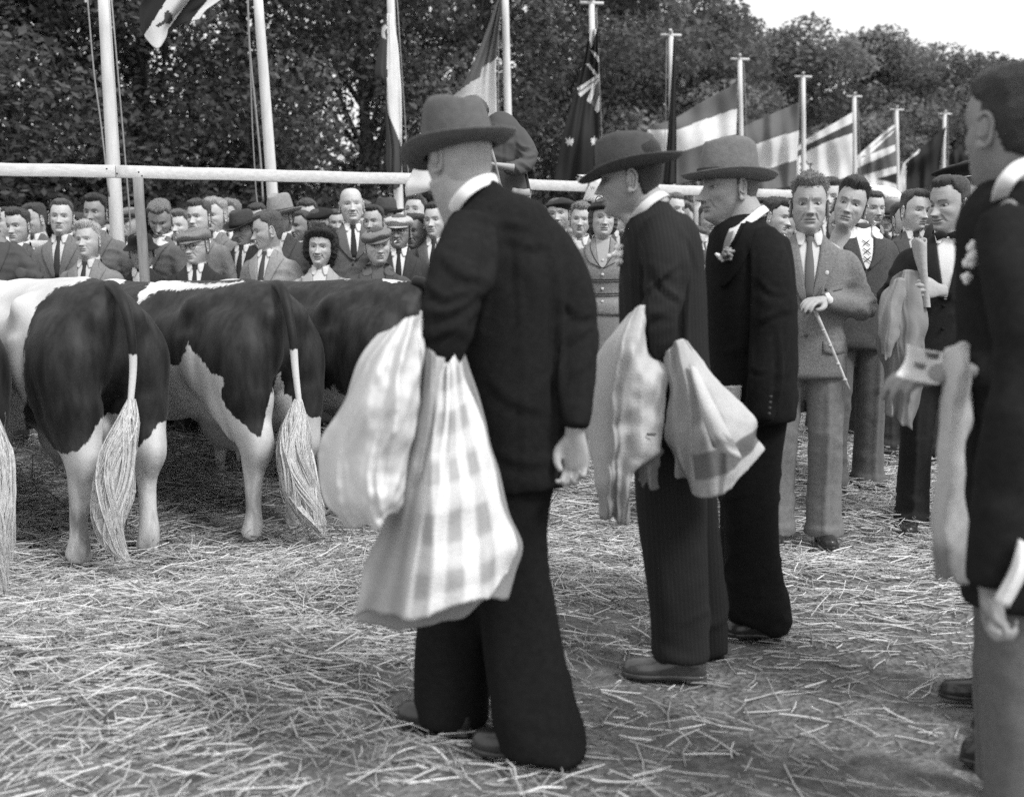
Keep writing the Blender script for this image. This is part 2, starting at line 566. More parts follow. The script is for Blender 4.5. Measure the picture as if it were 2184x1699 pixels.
variants = []
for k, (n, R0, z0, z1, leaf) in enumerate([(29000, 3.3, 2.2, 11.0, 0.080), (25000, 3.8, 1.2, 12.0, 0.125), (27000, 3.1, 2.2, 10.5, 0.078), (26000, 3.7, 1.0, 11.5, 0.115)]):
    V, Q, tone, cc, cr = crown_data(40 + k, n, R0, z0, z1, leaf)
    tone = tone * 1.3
    if k in (1, 3): tone = tone * 1.5          # distance haze put into the leaf tone of the far crowns
    me = build_mesh('crown', V, Q, None, False)
    a = me.attributes.new('tone', 'FLOAT', 'POINT'); a.data.foreach_set('value', tone.astype(np.float32))
    me.materials.append(LEAF)
    tV, tQ, tT = trunk_mesh(60 + k, z1 * 0.9, cc).data()
    tm = build_mesh('trunk', tV, tQ, tT); tm.materials.append(BARK)
    variants.append((me, tm))

Z1 = [11.0 + .8, 12.0 + 1.0, 10.5 + .8, 11.5 + .9]
tree_spots = [  # photo x, distance, variant, photo y of the top, width scale
    (-150, 17.5, 0, -520, 1.0), (110, 19, 2, -480, 1.0), (330, 20.5, 0, -440, .95), (560, 22, 2, -420, 1.0), (770, 24, 0, -360, 1.0),
    (960, 26.5, 2, -320, 1.05), (1140, 29, 0, -260, 1.1), (1300, 32, 3, -170, 1.05), (1440, 35, 1, -70, 1.0), (1545, 39, 3, 8, .75),
    (1700, 43, 1, 12, 1.1), (1850, 47, 3, 45, 1.1), (1985, 51, 1, 72, 1.15), (2085, 56, 3, 100, 1.2), (2190, 61, 1, 140, 1.3), (2320, 66, 3, 165, 1.4),
    (1380, 44, 3, 10, 1.1), (1640, 54, 1, 60, 1.1), (1910, 60, 3, 85, 1.4), (2120, 70, 1, 125, 1.6)]
tree_marks = ['its crown cut by the left edge of the photo', 'behind the thick flagpole nearest the left edge', 'with dark limbs between the first two flagpoles',
    'right behind the second thick flagpole', 'behind the hanging flag with the light stripe', 'behind the hat of the man with the checked coat',
    'right of the tall pole beside the raised photographer', 'behind the dark flag with stars', 'behind the narrow dark hanging flag', 'just left of the notch of sky at the top',
    'round-topped, right of the notch of sky', 'above the three-band flags, second from the sky notch', 'above the flag with the star, third from the sky notch', 'above the crossed-stripe flag, fourth from the notch',
    'behind the dark-haired man at the right edge', 'last and farthest at the right edge',
    'in the second row behind the narrow dark flag',
    'low in the second row below the sky notch', 'in the second row above the three-band flags', 'low on the skyline at the far right']
trees = []
def place_tree(px, d, v, hs, ws, rot, mark):
    x = (px - CX) / FPX * d
    t = empty('leafy_tree', (x, d, 0.2), rot, 'tall leafy tree ' + mark, 'tree', 'trees standing in a belt behind the flagpoles')
    t.scale = (ws, ws, hs)
    for nm, me in (('crown', variants[v][0]), ('trunk', variants[v][1])):
        o = bpy.data.objects.new(nm, me); COL.objects.link(o); o.parent = t
    trees.append(t)
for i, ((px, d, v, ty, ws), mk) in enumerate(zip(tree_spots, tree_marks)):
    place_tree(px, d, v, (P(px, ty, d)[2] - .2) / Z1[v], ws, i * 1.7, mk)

# low undergrowth at the foot of the trees: one mass nobody could count
rs = np.random.RandomState(5)
n = 60000
px = rs.uniform(-250, 2500, n); tt = (px + 250) / 2750
d = 15.5 + 38 * tt ** 1.4 + rs.normal(0, 0.9, n)
x = (px - CX) / FPX * d
hz = (0.3 + 2.6 * rs.rand(n) ** 1.2) * (0.75 + 0.5 * np.abs(vnoise(np.stack([x * 0.7, d * 0.7, 0 * x], -1))))
c = np.stack([x, d, hz], -1)
nn = nrm(rs.normal(0, 1, (n, 3)) + [0, -0.3, 0.4]); t = nrm(np.cross(nn, rs.normal(0, 1, (n, 3)))); s = np.cross(nn, t)
sz = (rs.uniform(0.05, 0.11, n) * (0.8 + tt))[:, None]
V = np.stack([c - t * sz, c + s * sz * .55, c + t * sz, c - s * sz * .55], 1).reshape(-1, 3)
o = add_obj('undergrowth', V, np.arange(n * 4).reshape(-1, 4), None, LEAF, smooth=False)
set_attr(o, 'tone', np.repeat(rs.uniform(0.04, 0.11, n), 4))
tag(o, 'dark undergrowth and bushes at the foot of the tree belt', None, None, 'stuff')

# ================================================================== FLAGPOLES
WHITEP = M('weathered_white_paint', 0.62, 0.7, 0.12, 5, 0.15, 40, 0.3, stretch=(6, 6, 1))
WOOD = M('pale_sawn_wood', 0.46, 0.85, 0.22, 6, 0.25, 30, 0.2, stretch=(1, 8, 8))
GWOOD = M('grey_sawn_wood', 0.25, 0.85, 0.25, 6, 0.3, 30, 0.2, stretch=(8, 8, 1))
ROPE = M('halyard_rope', 0.25, 0.9, 0.2, 50)
# top x, top y, bottom x at y=440, distance, radius, has cross arms
pole_specs = [
    (218, -60, 247, 8.2, 0.048, False, 'thick white flagpole nearest the left edge, crossing the rail'),
    (546, -60, 583, 9.9, 0.048, False, 'white flagpole rising behind the man in the pale fedora'),
    (831, -60, 851, 12.3, 0.050, False, 'white flagpole carrying the hanging flag with the light stripe'),
    (1076, -60, 1088, 14.3, 0.050, False, 'white flagpole just left of the raised photographer'),
    (1262, 10, 1270, 16.2, 0.048, True, 'white flagpole carrying the dark flag with stars'),
    (1431, 78, 1434, 18.2, 0.048, True, 'white flagpole with the narrow dark flag wound round it'),
    (1578, 129, 1582, 20.2, 0.050, True, 'white flagpole of the nearer striped three-band flag'),
    (1713, 166, 1714, 22.0, 0.050, True, 'white flagpole of the farther striped three-band flag'),
    (1822, 208, 1823, 24.3, 0.052, True, 'white flagpole of the flag with the six-pointed star'),
    (1912, 236, 1915, 26.2, 0.052, True, 'white flagpole of the flag with crossed stripes'),
    (2015, 245, 2010, 27.6, 0.050, True, 'white flagpole of the plain dark flag above the peaked cap'),
    (2087, 262, 2090, 29.5, 0.050, True, 'farthest white flagpole, beside the face of the man at the right edge')]
pole_line = {}
for i, (x0, y0, x1, d, r, arms, lab) in enumerate(pole_specs):
    top = P(x0, y0, d); low = P(x1, 440, d)
    dirv = (low - top) / (top[2] - low[2])
    base = top + dirv * (top[2] - 0.2)
    pole_line[i] = (top, base)
    e = empty('flagpole', base, 0, 'tall ' + lab, 'flagpole', 'white flagpoles in a row behind the crowd')
    mb = MB().tube([base - [0, 0, .4], (top + base) / 2, top], [r * 1.12, r * 1.03, r * 0.85], 14, 1, 2, (0, 1, 0), sub=4)
    mb.build('pole', WHITEP, e)
    if arms:
        for a in (0.12, 1.35):
            mb = MB(); c, s = math.cos(a), math.sin(a)
            mb.box(top + [0, 0, 0.02 + 0.045 * (a > 1)], (0.17, 0.022, 0.018), [[c, -s, 0], [s, c, 0], [0, 0, 1]])
            mb.build('cross_arm', WHITEP, e, smooth=False)
    # halyard
    o1 = np.array([r * 1.9, -r, 0]) if i % 2 == 0 else np.array([-r * 2.1, -r, 0])
    mb = MB().tube([top + o1 * 0.7 - [0, 0, .05], (top * .5 + base * .5) + o1 * 1.3, base + o1 + [0, 0, 1.0]], 0.006, 5, 1, 2, (0, 1, 0), sub=3)
    mb.build('halyard', ROPE, e)
# slack ropes that cross the picture at the left
def rope(pts, r, label):
    w = [P(*p) for p in pts]
    mb = MB().tube(w, r, 6, 1, 2, (0, 1, 0), sub=6)
    o = mb.build('rope', ROPE, None, w[-1]); tag(o, label, 'rope')
rope([(528, -10, 9.6), (533, 110, 9.6), (545, 230, 9.6), (556, 345, 9.6), (561, 430, 9.6)], 0.009, 'slack knotted rope hanging just left of the second flagpole')
rope([(186, -10, 8.0), (200, 150, 8.0), (216, 270, 8.0), (233, 420, 8.0)], 0.006, 'thin rope slanting down to the leftmost flagpole')

# ================================================================== RAIL FENCE
def board(a, b, w, t, name, mat, parent, tilt=0):
    a = np.asarray(a, float); b = np.asarray(b, float)
    d = b - a; Ln = np.linalg.norm(d); d = d / Ln
    up = np.array([0, 0, 1.0]); s = nrm(np.cross(d, up)); u = np.cross(s, d)
    if abs(d[2]) > 0.8: s = np.array([0, 1.0, 0]); u = nrm(np.cross(s, d)); s = np.cross(d, u)
    mb = MB(); k = 14
    rs = np.random.RandomState(int(Ln * 100))
    rings = []
    for t_ in np.linspace(0, 1, k):
        wob = rs.normal(0, 0.0012, 2)
        c = a + d * Ln * t_ + s * wob[0] + u * wob[1]
        ch = 0.0025
        rings.append([c + s * sx + u * uy for sx, uy in ((-t/2+ch, -w/2), (t/2-ch, -w/2), (t/2, -w/2+ch), (t/2, w/2-ch), (t/2-ch, w/2), (-t/2+ch, w/2), (-t/2, w/2-ch), (-t/2, -w/2+ch))])
    mb.rings(rings)
    return mb.build(name, mat, parent, smooth=False)
PALE = M('whitewashed_board', 0.60, 0.8, 0.16, 7, 0.2, 40, 0.2, stretch=(1.2, 9, 9))
e = empty('rail_fence', P(250, 560, 7.0) * [1, 1, 0] + [0, 0, .2], 0, 'pale wooden rail on posts running in front of the crowd', 'fence')
pts = [(-160, 359, 6.75), (246, 366, 7.0), (905, 383, 7.95), (1265, 400, 8.6), (1505, 407.5, 9.1)]
W = [P(*p) for p in pts]
for i in range(len(W) - 1):
    off = np.array([0, -0.002 if i % 2 else 0.004, 0])
    dd = nrm(W[i + 1] - W[i])
    board(W[i] + off + dd * 0.003, W[i + 1] + off, 0.078, 0.028, 'rail', PALE, e)
W2 = [P(1612, 412, 9.3), P(1700, 414, 9.6), P(1850, 418, 10.2)]
board(W2[0], W2[2], 0.07, 0.028, 'rail', PALE, e)
for (x0, y0, x1, y1, d) in [(294, 379, 309, 600, 7.03), (1487, 409, 1488, 500, 9.14)]:
    a = P(x0, y0, d); b_ = P(x1, y1, d); dv = (b_ - a) / (a[2] - b_[2])
    board(a, a + dv * (a[2] - 0.05), 0.052, 0.05, 'post', GWOOD if d < 8.5 else PALE, e)
for (x, y, d) in [(230, 361, 6.96), (252, 371, 6.96), (298, 368, 6.98), (305, 376, 6.98), (880, 381, 7.88), (908, 387, 7.9)]:
    MB().ellipsoid(P(x, y, d) - [0, 0.02, 0], (0.006, 0.004, 0.006), 8, 6).build('nail_head', M('rusty_nail', 0.05, 0.6, 0.1), e)
e = empty('low_rail_fence', P(60, 560, 8.4) * [1, 1, 0] + [0, 0, .2], 0, 'lower pale rail glimpsed behind the heads at the left edge', 'fence')
board(P(-120, 517, 8.4), P(130, 521, 8.7), 0.055, 0.03, 'rail', PALE, e)
board(P(-60, 515, 8.45), P(-60, 515, 8.45) * [1, 1, 0] + [0, 0, .2], 0.06, 0.05, 'post', GWOOD, e)

# ================================================================== SHEETS (flags, papers)
def sheet(rows, su=8, sv=8, wave=0.0, wf=3.0, seed=0):
    """rows of (x, y, distance) -> smooth grid of world points and their photo coordinates"""
    A = np.asarray([[list(p) for p in r] for r in rows], float)
    A = np.stack([catmull(r, su) for r in A])
    A = np.stack([catmull(A[:, j], sv) for j in range(A.shape[1])], 1)
    nr, nc = A.shape[:2]
    if wave:
        u, v = np.meshgrid(np.linspace(0, 1, nc), np.linspace(0, 1, nr))
        A[..., 2] += wave * (np.sin(u * wf * 2 * PI + v * 1.7 + seed) + 0.5 * np.sin(u * wf * 3.3 * PI - v * 3 + seed * 2))
    Pw = np.array([[P(*p) for p in r] for r in A])
    return Pw, A

FL = [M(f'flag_cloth_{n}', v, 0.8, 0.08, 6, 0.15, 120, 0.2) for n, v in (('dark', 0.035), ('grey', 0.17), ('light', 0.80), ('mid', 0.085))]
for f_ in FL:
    nt = f_.node_tree; b_ = nt.nodes['Principled BSDF']
    tr = nt.nodes.new('ShaderNodeBsdfTranslucent'); mx = nt.nodes.new('ShaderNodeMixShader'); mx.inputs[0].default_value = 0.22
    src = b_.inputs['Base Color'].links[0].from_socket
    nt.links.new(src, tr.inputs[0]); nt.links.new(b_.outputs[0], mx.inputs[1]); nt.links.new(tr.outputs[0], mx.inputs[2])
    nt.links.new(mx.outputs[0], nt.nodes['Material Output'].inputs[0])

def inpoly(px, py, poly):
    r = np.zeros(px.shape, bool); n = len(poly)
    for i in range(n):
        x0, y0 = poly[i]; x1, y1 = poly[(i + 1) % n]
        c = ((y0 > py) != (y1 > py)) & (px < (x1 - x0) * (py - y0) / (y1 - y0 + 1e-9) + x0)
        r ^= c
    return r

def star(cx, cy, r, n, inner=0.45, rot=0):
    return [(cx + math.sin(rot + k * PI / n) * r * (1 if k % 2 == 0 else inner), cy - math.cos(rot + k * PI / n) * r * (1 if k % 2 == 0 else inner)) for k in range(2 * n)]

def flag(rows, base, areas, label, wave=0.02, su=14, sv=14, seed=0, wf=2.5):
    """areas: (material index, polygon in the cloth's own chart) painted one after the other"""
    Pw, A = sheet(rows, su, sv, wave, wf, seed)
    nr, nc = Pw.shape[:2]
    Q = quadgrid(nr, nc)
    cx = A.reshape(-1, 3)[Q].mean(1)
    idx = np.full(len(Q), base, int)
    for mi, poly in areas:
        idx[inpoly(cx[:, 0], cx[:, 1], poly)] = mi
    o = add_obj('flag', Pw.reshape(-1, 3), Q, None, None, None, Pw[0, 0])
    for f_ in FL: o.data.materials.append(f_)
    o.data.polygons.foreach_set('material_index', idx.astype(np.int32))
    md = o.modifiers.new('thickness', 'SOLIDIFY'); md.thickness = 0.004
    tag(o, label, 'flag', 'national flags on the white poles')
    return o

d = 9.0
flag([[(345, -60, d), (395, -60, d+.05), (430, -60, d-.05), (470, -60, d+.05), (505, -60, d), (545, -60, d)],
      [(305, 0, d), (345, 0, d+.05), (380, 0, d-.05), (410, 0, d+.06), (443, 0, d), (471, 0, d)],
      [(297, 25, d), (318, 45, d+.04), (345, 60, d-.04), (372, 38, d+.07), (404, 30, d+.03), (440, 22, d)],
      [(300, 62, d), (310, 80, d+.04), (336, 104, d-.04), (360, 72, d+.07), (392, 50, d), (425, 42, d)]], 0,
     [(2, [(430, -70), (357, 0), (308, 76), (332, 110), (351, 92), (358, 62), (375, 42), (403, 0), (455, -70)]), (2, [(510, -70), (443, 0), (404, 50), (428, 48), (471, 0), (560, -70)]),
      (3, [(352, 28), (358, 22), (366, 30), (368, 45), (360, 52), (352, 50), (345, 56), (336, 60), (334, 54), (344, 48), (350, 44)])],
     'striped flag with a dark leaf emblem hanging in at the top left', 0.01, 16, 16)
d = 12.2
flag([[(822, 30, d), (829, 30, d-.06), (838, 30, d)], [(815, 60, d), (827, 58, d-.1), (842, 58, d)], [(806, 105, d), (826, 100, d-.12), (849, 100, d)], [(800, 157, d), (825, 155, d-.14), (853, 155, d)],
      [(821, 180, d), (826, 178, d-.14), (855, 178, d)], [(823, 240, d), (830, 238, d-.1), (857, 238, d)], [(824, 312, d), (840, 312, d-.08), (857, 312, d)], [(824, 355, d), (840, 358, d-.08), (857, 360, d)], [(830, 400, d), (840, 404, d-.06), (853, 398, d)]], 3,
     [(2, [(826, 20), (826, 236), (856, 312), (870, 300), (870, 20)]), (2, [(815, 58), (824, 52), (826, 60), (821, 68), (824, 84), (816, 80), (813, 68)])],
     'narrow hanging flag with a broad light stripe and a crescent at its folded edge', 0.015)
d = 14.1
flag([[(1066, -14, d), (1069, -14, d), (1072, -14, d)], [(1029, 88, d-.1), (1045, 84, d+.1), (1064, 70, d)], [(989, 178, d-.1), (1025, 160, d+.1), (1058, 135, d)], [(962, 218, d), (1015, 225, d+.12), (1059, 215, d)], [(950, 300, d), (1010, 300, d+.1), (1061, 290, d)]], 1,
     [(2, [(1080, 122), (1057, 128), (1030, 143), (1023, 164), (994, 182), (975, 197), (930, 215), (940, 320), (1090, 320)])],
     'grey and white flag blown into a triangle behind the big felt hat', 0.02)
d = 16.0
k = lambda x, y: (673.3 + x * .3566, y * .3566)
flag([[(1257, 62, d), (1266, 62, d), (1275, 62, d)], [(1244, 130, d), (1262, 130, d+.1), (1277, 130, d)], [(1226, 195, d), (1252, 200, d+.1), (1278, 200, d)], [(1200, 290, d), (1240, 300, d-.1), (1279, 300, d)], [(1180, 392, d), (1230, 400, d+.1), (1279, 398, d)]], 0,
     [(2, [k(1630, 170), k(1680, 170), k(1660, 260), k(1645, 290)]), (2, [k(1640, 300), k(1655, 300), k(1700, 345), k(1695, 378)]), (2, [k(1618, 385), k(1635, 380), k(1700, 465), k(1690, 478)]), (2, [k(1560, 530), k(1700, 440), k(1700, 462), k(1575, 548)]), (1, [k(1560, 555), k(1700, 460), k(1700, 470), k(1570, 560)]),
      (2, [k(1570, 560), k(1700, 468), k(1700, 488), k(1583, 580)]), (2, [k(1665, 490), k(1685, 482), k(1645, 620), k(1622, 605)]), (1, [k(1690, 485), k(1712, 485), k(1672, 660), k(1650, 620)]), (2, [k(1705, 540), k(1715, 600), k(1690, 675), k(1668, 658)]),
      (2, star(*k(1520, 848), 11, 7)), (2, star(*k(1665, 845), 11, 7)), (2, star(*k(1580, 1078), 11, 7))],
     'dark flag with white stars and crossed light stripes hanging beside its pole', 0.03, 40, 40)
d = 18.0
flag([[(1436, 84, d), (1438, 84, d-.05), (1440, 84, d)], [(1431, 180, d), (1436, 180, d-.1), (1441, 180, d)], [(1423, 300, d), (1433, 300, d-.1), (1443, 300, d)], [(1414, 392, d), (1428, 395, d-.1), (1443, 392, d)]], 0, [], 'plain dark flag hanging narrow and limp in front of the striped flag', 0.02)
d = 20.0
flag([[(1380, 274, d+.2), (1443, 250, d), (1510, 210, d+.1), (1572, 178, d)], [(1385, 300, d+.1), (1443, 276, d-.1), (1510, 252, d+.1), (1572, 225, d)], [(1392, 350, d+.2), (1443, 328, d), (1510, 305, d-.1), (1570, 284, d)], [(1398, 408, d+.1), (1443, 396, d-.1), (1510, 372, d+.1), (1568, 345, d)]], 2,
     [(1, [(1375, 250), (1572, 160), (1590, 225), (1510, 253), (1443, 277), (1375, 277)]), (1, [(1375, 360), (1443, 328), (1510, 305), (1590, 280), (1590, 420), (1375, 420)])],
     'nearer of the two flags in three broad bands, streaming left of its pole', 0.05, 24, 24, 1)
d = 21.8
flag([[(1578, 274, d), (1640, 246, d+.1), (1706, 218, d)], [(1580, 320, d), (1640, 298, d-.1), (1704, 276, d)], [(1582, 376, d), (1640, 360, d+.1), (1700, 338, d)], [(1584, 416, d), (1640, 406, d-.1), (1699, 396, d)]], 2,
     [(1, [(1570, 250), (1720, 200), (1720, 273), (1640, 298), (1570, 322)]), (0, [(1570, 380), (1640, 359), (1720, 334), (1720, 420), (1570, 420)]), (1, [(1570, 380), (1640, 359), (1720, 334), (1720, 420), (1570, 420)])],
     'farther of the two flags in three broad bands, hanging behind the round felt hat', 0.05, 24, 24, 2)
d = 24.1
flag([[(1697, 316, d), (1725, 294, d+.1), (1770, 268, d-.1), (1818, 240, d)], [(1697, 345, d), (1725, 325, d+.1), (1770, 305, d-.1), (1818, 285, d)], [(1697, 385, d), (1730, 378, d), (1775, 358, d+.1), (1818, 335, d)], [(1697, 420, d), (1735, 412, d+.1), (1775, 402, d), (1818, 392, d)]], 2,
     [(3, [(1830, 257), (1770, 285), (1721, 309), (1690, 330), (1690, 342), (1730, 318), (1770, 300), (1830, 280)]), (3, [(1830, 370), (1768, 390), (1735, 398), (1735, 420), (1830, 420)]),
      (0, star(1719, 357, 17, 3, 0.5)), (0, star(1719, 357, 17, 3, 0.5, PI)), (2, star(1719, 357, 10, 3, 0.55)), (2, star(1719, 357, 10, 3, 0.55, PI))],
     'white flag with a dark band and a six-pointed star', 0.05, 34, 34, 3)
d = 26.0
q = lambda x, y: (1414 + x * .3566, y * .3566)
flag([[(1826, 335, d), (1865, 300, d+.1), (1909, 262, d)], [(1826, 355, d), (1865, 335, d-.1), (1909, 310, d)], [(1826, 385, d), (1865, 372, d+.1), (1912, 355, d)], [(1826, 420, d), (1865, 414, d), (1912, 408, d)]], 1,
     [(2, [q(1400, 735), q(1390, 755), q(1165, 960), q(1150, 905)]), (2, [q(1390, 772), q(1370, 800), q(1225, 935), q(1195, 930)]), (2, [q(1400, 860), q(1400, 900), q(1150, 1010), q(1150, 960)]),
      (2, [q(1420, 985), q(1420, 1028), q(1270, 1070), q(1420, 1110), q(1420, 1135), q(1150, 1125), q(1150, 1062)]), (0, [q(1290, 1068), q(1400, 1035), q(1400, 1100)])],
     'flag with light crossed stripes on dark ground, its ribs fanning out from the pole', 0.04, 34, 34, 4)
d = 27.4
flag([[(1925, 350, d), (1965, 315, d), (2018, 270, d)], [(1922, 362, d), (1965, 335, d-.1), (2012, 300, d)], [(1918, 385, d), (1962, 366, d+.1), (2006, 340, d)], [(1920, 412, d), (1960, 405, d), (2002, 385, d)]], 0,
     [(2, [q(1410, 985), q(1540, 885), q(1530, 915), q(1450, 975), q(1455, 1030), q(1450, 1160), q(1400, 1160)])],
     'plain dark flag with a pale edge streaming left above the peaked cap', 0.04, 16, 16, 5)
d = 29.3
flag([[(2022, 332, d), (2050, 308, d), (2086, 280, d)], [(2022, 348, d), (2050, 332, d-.1), (2084, 310, d)], [(2024, 372, d), (2050, 366, d), (2084, 350, d)]], 0, [], 'last dark flag of the row, half hidden by the man at the right edge', 0.04, 12, 12, 6)

# paper notices curling on the rail
PAPER = M('white_paper', 0.72, 0.75, 0.06, 12, 0.1, 60, 0.3)
def text_on(txt, loc, size, parent, mat, rx=PI/2, rz=0.0, ry=0.0, name='lettering'):
    cu = bpy.data.curves.new(name, 'FONT'); cu.body = txt; cu.size = size; cu.extrude = 0.0006
    cu.resolution_u = 3
    o = bpy.data.objects.new(name, cu); COL.objects.link(o)
    dg = bpy.context.evaluated_depsgraph_get()
    me = bpy.data.meshes.new_from_object(o.evaluated_get(dg))
    bpy.data.objects.remove(o)
    t = bpy.data.objects.new(name, me); COL.objects.link(t)
    me.materials.clear(); me.materials.append(mat)
    Mw = Matrix.Translation(Vector(loc)) @ Matrix.Rotation(rz, 4, 'Z') @ Matrix.Rotation(ry, 4, 'Y') @ Matrix.Rotation(rx, 4, 'X')
    if parent: t.parent = parent; Mw = world_of(parent).inverted() @ Mw
    t.matrix_basis = Mw
    return t
def paper(rows, label, wave=0.0):
    Pw, A = sheet(rows, 5, 5, wave)
    o = add_obj('paper_notice', Pw.reshape(-1, 3), quadgrid(*Pw.shape[:2]), None, PAPER, None, Pw[0, 0])
    md = o.modifiers.new('thickness', 'SOLIDIFY'); md.thickness = 0.002
    tag(o, label, 'notice', 'paper notices fixed along the rail')
    return o
INK = M('faded_ink', 0.12, 0.8, 0.1)
o = paper([[(1231, 373, 8.75), (1262, 374, 8.62), (1284, 376, 8.6)], [(1252, 382, 8.60), (1272, 384, 8.52), (1292, 392, 8.52)], [(1258, 392, 8.54), (1275, 394, 8.5), (1292, 402, 8.50)], [(1250, 408, 8.55), (1268, 410, 8.5), (1285, 413, 8.50)], [(1243, 428, 8.56), (1264, 430, 8.5), (1290, 434, 8.50)]],
          'curled white paper notice with faint writing above the woman in the black hat')
text_on('W. Algera', P(1259, 405, 8.47), 0.036, o, INK)
text_on('Catal.', P(1248, 427, 8.47), 0.034, o, INK)
paper([[(886, 352, 7.78), (908, 352, 7.76), (930, 354, 7.78)], [(874, 376, 7.80), (903, 377, 7.76), (932, 376, 7.78)], [(864, 398, 7.80), (898, 398, 7.76), (932, 396, 7.78)], [(866, 421, 7.82), (896, 413, 7.78), (928, 404, 7.8)]],
      'white paper sheet on the rail just left of the tall man in the felt hat')
o = paper([[(1838, 395, 10.3), (1880, 396, 10.1), (1910, 402, 10.2)], [(1845, 408, 10.1), (1885, 408, 9.95), (1924, 416, 10.0)], [(1850, 424, 10.1), (1888, 428, 9.95), (1926, 432, 10.0)], [(1848, 442, 10.2), (1888, 446, 10.1), (1922, 444, 10.1)]],
          'curled white paper notice behind the young man with the open collar')
text_on('P.F. Boersma', P(1880, 423, 9.9), 0.028, o, INK)
# ================================================================== PEOPLE: building blocks
def rotm(yaw=0, pitch=0, roll=0):
    """yaw about Z, pitch = nod down (+), roll = tilt sideways; face looks along +Y"""
    cyw, syw = math.cos(yaw), math.sin(yaw); cp, sp = math.cos(-pitch), math.sin(-pitch); cr, sr = math.cos(roll), math.sin(roll)
    Z = np.array([[cyw, -syw, 0], [syw, cyw, 0], [0, 0, 1]]); X = np.array([[1, 0, 0], [0, cp, -sp], [0, sp, cp]]); Yr = np.array([[cr, 0, sr], [0, 1, 0], [-sr, 0, cr]])
    return Z @ X @ Yr

# z, half width, front, back
HEADTAB = np.array([
    [.1215, .004, -.012, -.030], [.1195, .024, .018, -.052], [.1135, .043, .043, -.072], [.102, .0575, .061, -.0865], [.087, .0665, .074, -.0945],
    [.068, .072, .083, -.099], [.048, .0745, .0885, -.101], [.030, .0755, .0895, -.1005], [.015, .0750, .0855, -.098], [.0, .0738, .0865, -.094],
    [-.018, .0722, .0875, -.0865], [-.034, .0690, .0880, -.079], [-.048, .0652, .0885, -.0725], [-.062, .0600, .0870, -.0665], [-.075, .0540, .0860, -.0625],
    [-.087, .0472, .0850, -.0600], [-.098, .0415, .0790, -.0590], [-.106, .0410, .0660, -.0590], [-.112, .0440, .0500, -.0600], [-.120, .0475, .0380, -.0605],
    [-.132, .0500, .0310, -.0620], [-.150, .0515, .0280, -.0640], [-.175, .0530, .0270, -.0670], [-.205, .0580, .0300, -.0720], [-.24, .0700, .0360, -.0800]])

def _gs(x, s): return np.exp(-0.5 * (x / s) ** 2)
def _ss(a, b, x):
    t = np.clip((x - a) / (b - a), 0, 1); return t * t * (3 - 2 * t)

